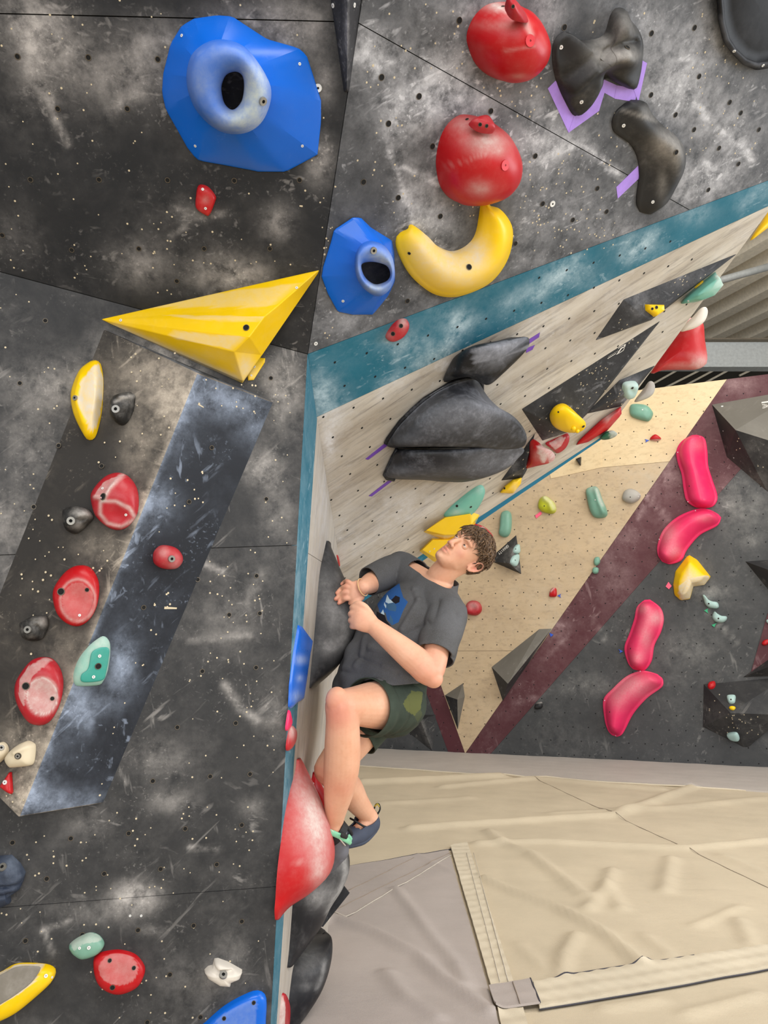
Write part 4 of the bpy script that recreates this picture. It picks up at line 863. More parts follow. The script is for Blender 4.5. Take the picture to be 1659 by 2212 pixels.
V_, F_ = dome(shifted(L2, .044), [(-50, 2128), (0, 2106), (37, 2088), (80, 2087), (88, 2092), (70, 2120), (40, 2145), (0, 2170), (-50, 2192)], .004, p=6)
build('rubbed_face', V_, F_, plastic('grey_rubbed_resin', lin((128, 122, 112)), .7, dusty=.4), hg, smooth=True)['label'] = 'grey chalk-rubbed face'
stick(ME_WASHER, 'washer', L1.pt(687, 190), L1.n, wall_left, 1.1)
for x, y in ((281, 1978), (305, 1978)): stick(ME_SCREW, 'screw', L2.pt(x, y), L2.n, wall_left, .9)
stick(ME_WASHER, 'washer', D.pt(1193, 440), D.n, wall_upper, 1.1); stick(ME_WASHER, 'washer', D.pt(682, 742), D.n, wall_upper, .7)

# ------------------------------------------------------------ upper wall
def insert(label, out, h, Pq, **kw): return hold(label, Pq, dome(Pq, out, h, p=3), M['dulldish'], **kw)
rb1 = [(1010, 97), (1008, 75), (1016, 50), (1030, 28), (1052, 10), (1080, 4), (1105, 6), (1130, 18), (1150, 45), (1163, 80), (1163, 105), (1155, 130), (1135, 155), (1110, 170), (1080, 172), (1050, 160), (1025, 135)]
PLUG = ring_mesh('plug', .003, .016, .0016, 18, [plain('red_plug', lin((205, 50, 58)), .4), plain('red_plug_slot', lin((150, 30, 36)), .5)])
def plug(ob, VF, x, y):
    V, Fc = VF; tree = BVHTree.FromPolygons([Vector(v) for v in V], [list(map(int, f)) for f in Fc]); d = Vector(ray(x, y)).normalized(); hh_ = tree.ray_cast(Vector(CAMP), d)
    if hh_[0] is not None: stick(PLUG, 'plug', np.array(hh_[0]), np.array(hh_[1] if hh_[1].dot(d) < 0 else -hh_[1]), ob)
vf = dome(D, rb1, .15, p=2, q=2, m=18); o_ = hold('upper red ball hold near the top edge with a small red insert', D, vf, M['red'], chalk=[('g', 1070, 12, (30, 12), .6), ('l', [(1070, 14), (1130, 38), (1148, 75)], 6, .55), ('g', 1080, 55, (50, 10), .25), ('l', [(1090, 110), (1155, 100)], 4, .2), ('g', 1120, 165, (20, 6), .3)], sockets=[(1087, 14, .7)]); plug(o_, vf, 1145, 88)
Pq = Plane(D.pt(1112, 18, .13), D.pt(1135, 30, .11), D.pt(1095, 25, .125))
insert('pinkish red insert bolted on top of the upper red ball', [(1093, 2), (1103, -8), (1116, 2), (1130, 20), (1137, 34), (1116, 32), (1092, 23)], .035, Pq, sockets=[(1108, 14, .6)])
rb2 = [(1003, 247), (1035, 252), (1060, 262), (1085, 285), (1103, 320), (1108, 350), (1100, 385), (1075, 415), (1040, 430), (1010, 435), (975, 430), (952, 405), (943, 370), (942, 340), (950, 300), (965, 270), (985, 252)]
vf = dome(D, rb2, .15, p=2.2, q=2, m=18, dents=[(1050, 305, 30, -.01)]); o_ = hold('lower red ball hold just above the yellow banana hold', D, vf, M['red'], chalk=[('g', 1052, 308, (42, 22), .75), ('g', 1000, 268, (30, 18), .4), ('g', 1035, 408, (26, 16), .45), ('l', [(965, 360), (1080, 325)], 3, .2), ('g', 1080, 330, 12, .2)], sockets=[(1009, 258, .7)]); plug(o_, vf, 1091, 357)
Pq = Plane(D.pt(1040, 268, .10), D.pt(1060, 278, .11), D.pt(1030, 280, .115))
insert('pinkish red insert bolted on top of the lower red ball', [(1012, 268), (1030, 257), (1050, 258), (1066, 284), (1054, 289), (1030, 284)], .03, Pq, sockets=[(1037, 269, .7), (1051, 272, .7)])
ban_l = [(882, 489), (890, 485), (915, 503), (940, 528), (971, 542), (996, 537), (1017, 521), (1028, 500), (1034, 468), (1038, 440), (1042, 431)]
ban_r = [(874, 497), (857, 510), (857, 540), (884, 592), (926, 628), (968, 638), (1010, 629), (1052, 608), (1081, 576), (1099, 535), (1102, 488), (1080, 452), (1058, 444), (1049, 430)]
hold('yellow banana-shaped hold curving under the lower red ball', D, ladder(D, ban_l, ban_r, lambda t, s: .075*(math.sin(math.pi*s**.75)**.8)*(0.55+.45*math.sin(math.pi*t)), n=56, m=19), M['yellow'],
     chalk=[('g', 975, 575, (62, 34), .7), ('g', 915, 535, (26, 30), .55), ('g', 1030, 545, (22, 34), .6), ('l', [(920, 505), (970, 545), (1015, 530)], 8, .4), ('g', 1000, 610, (40, 10), .25)], sockets=[(1013, 577, 1.3), (884, 547, .7)])
o2 = [(725, 498), (765, 472), (782, 473), (803, 493), (847, 521), (852, 545), (853, 608), (838, 640), (807, 678), (765, 678), (733, 671), (712, 633), (699, 598), (702, 577), (718, 524)]
r2o = [(766, 573), (770, 545), (783, 527), (800, 521), (828, 530), (847, 556), (853, 594), (845, 620), (828, 637), (808, 638), (785, 622), (771, 600)]
r2h = [(781, 572), (795, 566), (815, 567), (836, 575), (843, 592), (836, 606), (814, 614), (797, 607), (785, 592)]
donut_hold('smaller blue faceted hold with a chalky hollow cup, beside the wall corner', D, o2, r2o, r2h, .06, .135, [('g', 830, 570, (26, 30), .8), ('g', 815, 622, (30, 14), .7), ('g', 800, 545, (22, 18), .35), ('g', 775, 580, (8, 30), .4), ('g', 812, 595, (24, 22), .6)], [(806, 541, 1.3)], [(741, 650, 1.2)])
tw = crop(2.968, 1100, 0, [(345, 205), (375, 205), (440, 250), (520, 255), (590, 235), (620, 190), (650, 90), (690, 50), (740, 58), (760, 110), (815, 180), (845, 270), (840, 380), (825, 480), (795, 568), (720, 550), (610, 500), (560, 560), (510, 640), (480, 700), (415, 742), (350, 640), (300, 520), (275, 400), (275, 300), (300, 240)])
hold('black twisted hold with flared horns, upper right, edged with purple tape', D, dome(D, tw, .062, c=(1288, 135), lip=.004, p=2.0, m=22, n=90, sharp=False, dents=[('l', [(1285, 138), (1305, 112), (1340, 90), (1382, 92)], 5, -.02), (1345, 60, (22, 36), .03), (1345, 125, (26, 20), .035), ('l', [(1230, 205), (1275, 150), (1330, 115)], 12, .025), (1225, 110, (22, 40), -.02), ('l', [(1225, 170), (1290, 110)], 8, -.012), (1320, 165, 18, -.03)]), M['black'], name='macro_hold',
     chalk=[('g', 1305, 118, (34, 26), .36), ('g', 1350, 120, (26, 14), .5), ('g', 1345, 60, (22, 30), .28), ('g', 1300, 85, (20, 10), .25)], sockets=[(1355, 103, 1.2)], screws=[(1212, 102, 1.5), (1256, 220, 1.5)])
bl = [(1349, 223), (1330, 240), (1321, 262), (1324, 282), (1337, 294), (1359, 310), (1374, 335), (1380, 371), (1375, 414), (1374, 440), (1382, 458)]
br = [(1362, 215), (1390, 219), (1403, 243), (1424, 266), (1451, 290), (1466, 310), (1473, 337), (1470, 367), (1457, 398), (1437, 435), (1405, 463)]
hold('black bean-shaped hold below the twisted hold, chalky along its hump', D, ladder(D, bl, br, lambda t, s: .07*math.sin(math.pi*s**1.6)**.9*(0.4+.6*math.exp(-((t-.52)/.22)**2)), n=50, m=19), M['black'], name='macro_hold',
     chalk=[('g', 1436, 315, (30, 30), .48), ('g', 1462, 340, (12, 30), .3), ('g', 1400, 245, (20, 14), .2), ('l', [(1345, 238), (1420, 262)], 4, .25), ('g', 1430, 395, (10, 30), .25)], sockets=[(1460, 329, 1.2)], screws=[(1347, 271, 1.5), (1410, 436, 1.5)])
hold('large black rimmed shield hold cut by the top right corner', D, loft(D, [([(1547, -80), (1548, 0), (1552, 50), (1562, 90), (1580, 115), (1605, 140), (1635, 152), (1659, 148), (1740, 122), (1740, -80)], 0), ([(1549, -80), (1550, 0), (1554, 50), (1564, 89), (1582, 113), (1606, 138), (1635, 149), (1659, 145), (1738, 120), (1738, -80)], .03), ([(1561, -70), (1562, 0), (1566, 48), (1576, 84), (1590, 106), (1612, 126), (1637, 136), (1659, 132), (1730, 110), (1730, -70)], .036), ([(1563, -70), (1564, 0), (1568, 48), (1578, 83), (1592, 105), (1613, 125), (1637, 134), (1659, 130), (1728, 108), (1728, -70)], .020), ([(1600, -40), (1600, 10), (1610, 50), (1630, 80), (1650, 85), (1690, 70), (1690, -40)], .03)], n=96, smooth=False, sub=2), M['blackshield'], name='macro_hold',
     chalk=[('g', 1620, 50, (30, 60), .06), ('l', [(1556, 40), (1572, 100), (1610, 140), (1659, 142)], 5, .3)], screws=[(1586, 110, 1.3), (1648, 141, 1.3)])
tape = tag(empty('marking_tape', D.pt(1290, 210)), 'lilac tape zigzag under the black twisted hold', 'tape')
for i, pl_ in enumerate(([(1183, 191), (1200, 174), (1241, 250), (1228, 287)], [(1227, 287), (1240, 250), (1269, 231), (1294, 239)], [(1269, 232), (1301, 171), (1306, 197), (1293, 240)], [(1301, 170), (1332, 184), (1328, 213), (1303, 199)], [(1331, 184), (1377, 191), (1371, 220), (1327, 213)], [(1386, 130), (1397, 136), (1378, 221), (1367, 190)])):
    slab('strip', D, pl_, .0004, .0010+.0005*(i % 3), M['tape'], tape)
tag(slab('marking_tape', D, [(1378, 358), (1380, 385), (1334, 429), (1331, 404)], 0.0004, .0012, M['tape'], None, D.pt(1356, 395)), 'single lilac tape strip at the left edge of the black bean hold', 'tape')
# ------------------------------------------------------------ overhanging plywood wall
hold('red two-hole oval hold on the teal band near the corner', B, dome(B, crop(2.86, 620, 680, [(608, 130), (625, 95), (660, 50), (700, 25), (735, 25), (748, 50), (735, 90), (700, 130), (650, 155), (618, 152)]), .03, p=3), M['dullred'], chalk=[('g', 870, 695, (8, 14), .6), ('g', 840, 725, 10, .2)], sockets=[(866, 704, 1.0), (849, 721, 1.0)])
bt0 = [(959, 825), (973, 785), (990, 764), (1025, 746), (1075, 736), (1110, 729), (1105, 755), (1060, 795), (1026, 809), (1000, 814)]
hold('black hold with a pale chalked top edge, above the huge black split hold', B, loft(B, [(bt0, 0), ([(962, 822), (975, 786), (992, 765), (1026, 747), (1078, 736), (1118, 729), (1112, 756), (1065, 800), (1030, 813), (1002, 814)], .02), ([(985, 812), (1000, 778), (1022, 752), (1075, 740), (1134, 727), (1141, 742), (1128, 765), (1088, 806), (1053, 832), (1024, 812)], .075), ([(1020, 797), (1035, 772), (1060, 757), (1100, 746), (1137, 733), (1143, 746), (1129, 764), (1100, 786), (1070, 805), (1040, 812)], .10)], n=72), M['blackresin'], name='macro_hold',
     chalk=[('p', [(1024, 752), (1075, 738), (1138, 728), (1146, 748), (1128, 764), (1080, 778), (1022, 792)], .62), ('g', 1090, 748, (30, 10), .3), ('l', [(1040, 800), (1090, 790)], 4, .3)])
up0 = [(835, 961), (848, 935), (866, 911), (917, 862), (970, 830), (1015, 816), (1036, 821), (1042, 843), (1050, 880), (1040, 930), (1000, 962), (930, 966), (860, 968)]
up1 = [(838, 961), (850, 937), (868, 914), (918, 866), (970, 834), (1016, 820), (1034, 826), (1046, 848), (1058, 884), (1046, 932), (1004, 964), (932, 967), (862, 967)]
split = empty('macro_hold', B.pt(980, 930)); tag(split, 'huge black split hold with a deep cleft, largest on the plywood overhang', 'hold')
for nm, rings, ch in (('upper_lobe', [(up0, 0), (up0, .016), (up1, .02), ([(852, 962), (870, 930), (888, 908), (935, 868), (985, 842), (1028, 838), (1062, 866), (1086, 896), (1086, 940), (1060, 962), (1000, 966), (920, 966)], .055), ([(890, 961), (905, 925), (930, 895), (965, 868), (1010, 856), (1060, 872), (1108, 906), (1122, 935), (1110, 962), (1060, 970), (1000, 967), (930, 965)], .12), ([(985, 958), (1005, 915), (1045, 885), (1090, 888), (1122, 912), (1138, 944), (1125, 968), (1075, 972), (1030, 966)], .19), ([(1050, 955), (1060, 920), (1085, 905), (1110, 912), (1134, 940), (1125, 962), (1085, 966)], .21)],
                       [('g', 960, 900, (80, 40), .40), ('g', 1060, 880, (50, 40), .40), ('l', [(848, 935), (866, 911), (917, 862), (970, 830), (1015, 816)], 4, .5), ('g', 880, 950, (40, 14), .25)]),
                      ('lower_lobe', [([(859, 971), (842, 1000), (831, 1030), (851, 1035), (917, 1037), (965, 1041), (1005, 1035), (1015, 1010), (965, 985), (900, 976)], 0), ([(860, 971), (843, 1000), (832, 1029), (852, 1034), (917, 1036), (967, 1041), (1008, 1035), (1018, 1010), (967, 984), (902, 975)], .016), ([(872, 972), (858, 998), (850, 1027), (917, 1035), (990, 1041), (1050, 1030), (1070, 1008), (1030, 980), (920, 973)], .06), ([(905, 975), (890, 1000), (885, 1027), (940, 1035), (1010, 1040), (1080, 1020), (1106, 1000), (1080, 975), (980, 972)], .12), ([(990, 985), (985, 1015), (1030, 1033), (1075, 1021), (1108, 1000), (1131, 974), (1110, 964), (1040, 968)], .19), ([(1050, 990), (1050, 1012), (1080, 1012), (1110, 994), (1126, 972), (1095, 972)], .20)],
                       [('g', 1060, 1000, (60, 30), .40), ('g', 870, 1020, (40, 12), .35), ('g', 960, 1022, (60, 14), .2), ('g', 1110, 985, (16, 20), .5)])):
    V_, F_ = loft(B, rings, n=84); lobe = build(nm, V_, F_, M['blackresin'], split, smooth=True, attrs={'chalk': stain(V_, ch, .05)})
for pts in ([(833, 958), (838, 948), (865, 911), (890, 886), (917, 862), (945, 845), (970, 830), (1000, 819), (1018, 817), (1033, 821), (1041, 830), (1041, 845)], [(858, 970), (848, 988), (838, 1010), (831, 1026), (836, 1033), (851, 1036)]):
    build('rim', *tube(np.array([B.pt(x, y, .012) for x, y in pts]), [.009]*len(pts), 8), M['blackresin'], split, smooth=True)
for i, pl_ in enumerate(([(834, 955), (836, 963), (795, 993), (789, 991)], [(842, 1035), (848, 1038), (803, 1072), (796, 1071)], [(1142, 733), (1166, 718), (1164, 728), (1143, 742)], [(1137, 752), (1155, 745), (1150, 755), (1136, 762)])):
    tag(slab('marking_tape', B, pl_, .0005, .0016, M['tape_dark'], None, B.pt(*np.mean(pl_, axis=0))),
        ('purple tape strip at the upper left tip of the huge black split hold', 'purple tape strip at the lower left tip of the huge black split hold', 'upper purple tape strip right of the pale-topped black hold', 'lower shorter purple tape strip right of the pale-topped black hold')[i], 'tape')
c2 = lambda pts: crop(2.77, 1060, 480, pts)
def v3(pts, h): return [(x, y, hh) for (x, y), hh in zip(pts, h)]
V1, V1v, V1f = volume('uppermost black volume on the plywood with a long point to the right', B, v3(c2([(795, 462), (1478, 186), (960, 586), (625, 708)]) + c2([(945, 583)]), [0, 0, 0, 0, .07]), [[0, 1, 4], [0, 4, 3], [1, 2, 4], [2, 3, 4]], M['vol_black'], cuts=3, chalk=[('g', 1375, 650, (20, 30), .5), ('g', 1480, 600, (60, 20), .25)])
V2, V2v, V2f = volume('largest black volume on the plywood, printed with a small white logo', B, v3(c2([(185, 1118), (1017, 588), (575, 1150), (310, 1308)]) + c2([(470, 1255)]), [0, 0, 0, 0, .09]), [[0, 1, 4], [0, 4, 3], [1, 2, 4], [2, 3, 4]], M['vol_black'], cuts=3, chalk=[('l', [(1180, 945), (1222, 940)], 6, .5), ('g', 1245, 880, (20, 10), .35)])
V3, V3v, V3f = volume('black volume on the plywood carrying a pale teal hold, nearest the wall edge', B, v3(c2([(770, 945), (985, 856), (860, 1010), (780, 1102), (566, 1148)]) + c2([(785, 1035)]), [0, 0, 0, 0, 0, .05]), [[0, 1, 5], [1, 2, 5], [2, 3, 5], [3, 4, 5], [4, 0, 5]], M['vol_black'], cuts=3, chalk=[('g', 1350, 850, (10, 30), .7), ('g', 1370, 825, (14, 12), .4)])
V4, V4v, V4f = volume('small black wedge volume beside the tip of the split hold', B, v3(crop(2.86, 620, 680, [(1532, 730), (1322, 1024), (1452, 1010), (1482, 960)]) + crop(2.86, 620, 680, [(1470, 940)]), [0, 0, 0, 0, .05]), [[0, 1, 4], [1, 2, 4], [2, 3, 4], [3, 0, 4]], M['vol_black'], cuts=3, chalk=[('g', 1110, 1005, (10, 14), .4)])
def on_face(P, V, Fc, pts, lift=.0008):
    tree = BVHTree.FromPolygons([Vector(v) for v in V], [list(map(int, f)) for f in Fc]); out = []
    for x, y in pts:
        d = Vector(ray(x, y)).normalized(); h = tree.ray_cast(Vector(CAMP), d)
        if h[0] is None: return None
        nn = h[1] if h[1].dot(d) < 0 else -h[1]; out.append(np.array(h[0]+nn*lift))
    return out
def decal(name, parent, P, V, Fc, polys, mat):
    VV, FF = [], []
    for pl_ in polys:
        q = on_face(P, V, Fc, pl_)
        if q is None: continue
        b = len(VV); VV += q; FF.append(list(range(b, b+len(q))))
    if VV: return build(name, VV, FF, mat, parent)
lg = lambda pts: crop(12.76, 1270, 720, pts)
decal('white_logo', V2, B, V2v, V2f, [lg([(535, 690), (770, 548), (775, 560), (545, 702)]), lg([(770, 585), (800, 560), (830, 510), (870, 455), (905, 400), (1010, 355), (1000, 380), (930, 420), (880, 490), (850, 530)]), lg([(830, 420), (860, 385), (960, 330), (1045, 290), (1020, 318), (960, 345), (868, 396), (840, 430)]),
   lg([(780, 575), (900, 510), (970, 460), (1000, 390), (1010, 395), (980, 470), (905, 522), (785, 588)]), lg([(1000, 330), (1045, 290), (1020, 375), (1005, 372)])]+[lg([(565+i*40, 636-i*24), (590+i*40, 621-i*24), (594+i*40, 629-i*24), (569+i*40, 644-i*24)]) for i in range(7)], M['ink'])
screwsB = []
for V_, F_, ob, boxes in ((V1v, V1f, V1, [(1440, 590, 1540, 640, 30), (1310, 680, 1400, 720, 6)]), (V2v, V2f, V2, [(1250, 790, 1320, 860, 26), (1150, 870, 1260, 950, 20), (1340, 730, 1380, 790, 8)]), (V3v, V3f, V3, [(1310, 840, 1400, 890, 22)]), (V4v, V4f, V4, [(1100, 960, 1150, 1030, 8)])):
    polys = []
    for (x0, y0, x1, y1, n_) in boxes:
        for _ in range(n_):
            x, y = rng.uniform(x0, x1), rng.uniform(y0, y1); polys.append([(x-1.6, y+.8), (x+.6, y-1.4), (x+1.6, y-.6), (x-.5, y+1.5)])
    d_ = decal('screw_holes', ob, B, V_, F_, polys, M['pale'])
    if d_: stuff(d_)
Bv = shifted(B, .035)
_q3 = on_face(B, V1v, V1f, [(1410, 668), (1398, 662), (1425, 662)], 0); Py = Plane(_q3[0], _q3[1], _q3[2]) if _q3 else Bv; 
hold('small yellow two-hole hold on the uppermost black plywood volume', Py, dome(Py, c2([(922, 492), (1025, 494), (1028, 530), (975, 566), (925, 528)]), .03, p=4, sharp=True, skirt=.004), M['yellow'], sockets=[(1409, 667, .7), (1418, 664, .9)])
hold('mint angular hold reaching over the plywood edge at the upper right', B, loft(B, [(c2([(1130, 490), (1180, 430), (1250, 370), (1345, 296), (1352, 340), (1280, 440), (1210, 480)]), 0), (c2([(1140, 488), (1200, 430), (1290, 360), (1352, 315), (1375, 335), (1345, 420), (1240, 476)]), .03), (c2([(1240, 440), (1300, 385), (1370, 335), (1394, 375), (1340, 438), (1270, 465)]), .075)], n=48, smooth=False), M['mint'],
     chalk=[('l', [(1548, 597), (1560, 612), (1562, 622)], 5, .7), ('g', 1545, 630, (14, 8), .45)], screws=[(1487, 650), (1547, 597)])
hold('yellow sliver of a hold tucked behind the mint angular hold', B, dome(B, [(1500, 622), (1508, 613), (1516, 606), (1519, 609), (1510, 619)], .012), M['yellow'])
Ye = 3.62
def edgeblob(label, out, Y, dep, mat, **kw): return hold(label, None, blob(out, Y, dep), mat, recalc=True, origin=at(*np.mean(out, axis=0), Y), **kw)
edgeblob('big red hold jutting out past the plywood edge in front of the beam', [(1405, 806), (1440, 745), (1480, 690), (1505, 690), (1519, 697), (1523, 735), (1528, 770), (1525, 787), (1505, 798), (1470, 799), (1430, 800)], 3.86, .10, M['red'], name='macro_hold', chalk=[('g', 1515, 785, (20, 18), .65), ('g', 1470, 792, (30, 8), .3)])
edgeblob('white-grey rounded hold above the big red one at the plywood edge', [(1470, 714), (1500, 680), (1515, 665), (1526, 664), (1529, 676), (1522, 694), (1505, 707), (1485, 714)], 3.62, .05, M['white'])
edgeblob('grey two-hole hold peeping past the plywood edge above the plywood wall', [(1370, 868), (1390, 840), (1402, 824), (1412, 826), (1415, 838), (1410, 852), (1395, 862)], 4.05, .05, M['grey'])
edgeblob('yellow hold behind the plywood edge at the right picture border', [(1620, 520), (1645, 478), (1670, 440), (1700, 430), (1700, 470), (1660, 492)], 3.12, .05, M['yellow'])
hold('pale teal chalk-dusted hold on the black volume nearest the wall edge', shifted(B, .03), dome(shifted(B, .03), c2([(790, 965), (830, 950), (870, 955), (865, 995), (840, 1040), (800, 1048), (785, 1015)]), .035, p=3, dents=[(1362, 842, 7, -.008)]), M['palemint'], chalk=[('g', 1360, 830, (12, 8), .4)], sockets=[(1366, 838, .8)])
hold('long red wedge hold pointing down-left on the plywood, pale at its top', B, loft(B, [([(1241, 962), (1262, 940), (1300, 905), (1340, 878), (1342, 890), (1310, 930), (1270, 955)], 0), ([(1245, 960), (1265, 940), (1303, 905), (1341, 878), (1343, 895), (1312, 930), (1272, 954)], .012), ([(1275, 942), (1305, 912), (1335, 888), (1338, 900), (1315, 925), (1290, 940)], .03)], n=48, smooth=False), M['red'], chalk=[('g', 1315, 898, (16, 16), .6)], base=-.05)
hold('dark green hold with a pale cap on the teal stripe at the wall corner', B, loft(B, [([(1296, 946), (1306, 935), (1318, 930), (1324, 934), (1316, 946), (1304, 950)], 0), ([(1298, 946), (1310, 933), (1324, 930), (1333, 938), (1322, 947), (1306, 950)], .03), ([(1312, 940), (1322, 932), (1332, 936), (1330, 942), (1318, 945)], .045)], n=40), M['green'], chalk=[('p', [(1314, 925), (1340, 925), (1340, 950), (1318, 948)], .7)])
pj = [(1187, 900), (1192, 885), (1204, 874), (1219, 871), (1232, 876), (1252, 895), (1265, 912), (1264, 925), (1255, 932), (1240, 937), (1215, 932), (1195, 920)]
Bj = shifted(B, .05)
vf = loft(Bj, [([(1188, 900), (1192, 886), (1204, 875), (1217, 873), (1228, 886), (1232, 905), (1222, 922), (1205, 926), (1194, 918)], -.02), ([(1188, 900), (1193, 885), (1205, 874), (1222, 873), (1240, 890), (1244, 912), (1234, 928), (1212, 930), (1195, 919)], .02), ([(1200, 900), (1208, 884), (1222, 878), (1246, 893), (1258, 912), (1252, 930), (1230, 935), (1210, 926)], .06), ([(1225, 905), (1235, 892), (1252, 900), (1265, 913), (1262, 927), (1247, 934), (1232, 926)], .09)], n=48)
yj = hold('yellow barrel-shaped jug with knobs at its foot, on the largest black plywood volume', Bj, vf, M['yellow'], base=-.05, sockets=[(1260, 921, .9), (1206, 890, .5)])
for (x, y, r_) in ((1238, 928, 6), (1247, 934, 5)):
    q = on_face(B, vf[0], vf[1], [(x, y-3)], 0)
    if q:
        c_ = q[0]; rr = r_/F*(c_[1]); V_, F_ = [], []
        for i in range(7):
            for k in range(14):
                a, b_ = math.pi*i/6, 2*math.pi*k/14; V_.append(c_+rr*np.array([math.sin(a)*math.cos(b_), math.sin(a)*math.sin(b_), math.cos(a)]))
        F_ = [[i*14+k, i*14+(k+1) % 14, (i+1)*14+(k+1) % 14, (i+1)*14+k] for i in range(6) for k in range(14)]
        build('knob', V_, F_, M['yellow'], yj, smooth=True)
hold('red horn-shaped hold with a white chalked nose beside the black wedge', B, loft(B, [([(1147, 951), (1160, 953), (1166, 962), (1160, 985), (1150, 1005), (1134, 1012), (1140, 985)], 0), ([(1148, 952), (1162, 954), (1170, 966), (1166, 990), (1154, 1006), (1136, 1011), (1142, 985)], .02), ([(1156, 962), (1172, 965), (1186, 974), (1186, 994), (1172, 1004), (1152, 1005), (1150, 985)], .06), ([(1172, 975), (1184, 970), (1196, 978), (1199, 988), (1192, 998), (1178, 1001), (1170, 990)], .09)], n=44), M['red'], chalk=[('p', [(1160, 965), (1175, 958), (1205, 970), (1205, 1002), (1175, 1000), (1165, 985)], .75), ('g', 1165, 985, 12, .4)])
hold('red shell hold with a pale chalked face under the largest plywood volume', B, dome(B, [(1178, 958), (1192, 950), (1210, 942), (1226, 936), (1226, 950), (1216, 966), (1200, 976), (1192, 970)], .03, p=3), M['dullred'], chalk=[('p', [(1185, 957), (1212, 942), (1222, 946), (1212, 964), (1199, 972)], .6)])
hold('yellow bent hold low on the plywood between wedge and teal stripe', B, loft(B, [([(1079, 1065), (1090, 1050), (1106, 1036), (1126, 1031), (1126, 1043), (1108, 1066)], 0), ([(1082, 1064), (1094, 1049), (1108, 1037), (1127, 1032), (1125, 1045), (1109, 1066)], .02), ([(1096, 1056), (1108, 1044), (1120, 1038), (1122, 1048), (1110, 1062)], .035)], n=40, smooth=False), M['yellow'], chalk=[('g', 1112, 1055, (6, 10), .5)], sockets=[(1090, 1055, .7)])
hold('teal leaf-shaped hold low on the plywood above the yellow block', B, dome(B, [(959, 1115), (970, 1098), (990, 1080), (1015, 1060), (1035, 1048), (1045, 1052), (1043, 1068), (1030, 1092), (1012, 1110), (990, 1116)], .035, p=3), M['mint'], chalk=[('g', 985, 1108, (14, 8), .5), ('g', 1035, 1060, 8, .3)], sockets=[(1017, 1095, .8), (987, 1093, .8)])
yb, ybv, ybf = volume('bright yellow block volume behind the climber\'s head', B, [(915, 1149, 0), (960, 1116, 0), (1017, 1106, 0), (1036, 1112, 0), (1014, 1158, 0), (958, 1166, 0), (920, 1146, .045), (962, 1118, .045), (1016, 1110, .045), (1018, 1134, .045), (980, 1155, .045), (960, 1155, .045)],
       [[6, 7, 8, 9, 10, 11], [0, 1, 7, 6], [1, 2, 8, 7], [2, 3, 9, 8], [3, 4, 10, 9], [4, 5, 11, 10], [5, 0, 6, 11]], M['yellow'], name='macro_hold', cuts=2, chalk=[('p', [(905, 1150), (960, 1157), (980, 1158), (960, 1172), (900, 1165)], .5)], screws=[(919, 1152, 1.0)])
volume('dull yellow block below the bright yellow block, half hidden by the climber', B, [(906, 1190, 0), (933, 1163, 0), (985, 1163, 0), (985, 1230, 0), (935, 1212, 0), (912, 1188, .03), (934, 1167, .03), (980, 1167, .03), (980, 1215, .03), (936, 1202, .03)],
       [[5, 6, 7, 8, 9], [0, 1, 6, 5], [1, 2, 7, 6], [2, 3, 8, 7], [3, 4, 9, 8], [4, 0, 5, 9]], M['yellow'], name='macro_hold', cuts=2, screws=[(938, 1185, 1.0), (928, 1191, 1.0)])
hold('grey hold with red rims just behind the climber\'s hair', B, dome(B, [(1018, 1134), (1030, 1132), (1046, 1138), (1058, 1148), (1063, 1157), (1050, 1163), (1032, 1158)], .03, p=3), M['dullred'], chalk=[('p', [(1027, 1138), (1044, 1138), (1057, 1152), (1055, 1156), (1040, 1152)], .9)])
hold('small grey-teal hold between the yellow block and the teal stripe', B, dome(B, [(1017, 1120), (1020, 1114), (1027, 1113), (1029, 1119), (1025, 1127), (1019, 1127)], .014, p=3), M['sage'])

# ------------------------------------------------------------ narrow return wall beside the climber
grip = hold('tall black half-moon sloper the climber grips with the right hand', A, arch([(705, 1168, 707, 1169, 3.22, 3.26), (699, 1195, 718, 1199, 3.17, 3.34), (692, 1228, 731, 1230, 3.13, 3.40), (688, 1262, 746, 1264, 3.11, 3.44), (685, 1300, 758, 1300, 3.10, 3.47), (681, 1345, 764, 1343, 3.09, 3.48), (677, 1390, 752, 1392, 3.09, 3.46), (673, 1430, 727, 1432, 3.09, 3.42), (670, 1462, 698, 1464, 3.08, 3.34), (668, 1486, 671, 1488, 3.06, 3.14)], A, rim=.006, m=34), M['blackdark'], name='macro_hold',
     chalk=[('g', 722, 1325, (24, 40), .62), ('g', 700, 1270, (20, 50), .25), ('l', [(705, 1400), (735, 1390)], 12, .4), ('g', 745, 1360, (12, 30), .45), ('g', 730, 1250, (16, 20), .2), ('g', 715, 1400, (26, 30), .25)], base=.06)
hold('blue slab hold on the teal strip beside the black half-moon', A, dome(A, [(643, 1350), (651, 1353), (673, 1383), (668, 1408), (658, 1480), (653, 1511), (638, 1520), (627, 1531), (622, 1526), (624, 1480), (632, 1415)], .012, p=6, sharp=True), M['blue'], chalk=[('g', 650, 1425, (16, 10), .5), ('g', 648, 1465, (8, 8), .4), ('g', 640, 1505, (14, 12), .35), ('g', 645, 1500, (12, 60), .12)])
hold('tiny pink foothold on the teal strip under the blue slab', A, dome(A, [(622, 1534), (625, 1541), (628, 1561), (621, 1577), (616, 1576), (618, 1555)], .010, p=4), M['pink'])
hold('small chalky red hold on the teal strip under the pink foothold', A, dome(A, [(626, 1566), (637, 1577), (636, 1598), (628, 1615), (619, 1622), (617, 1612), (621, 1585)], .014, p=3), M['dullred'], chalk=[('g', 631, 1580, (8, 16), .6)])
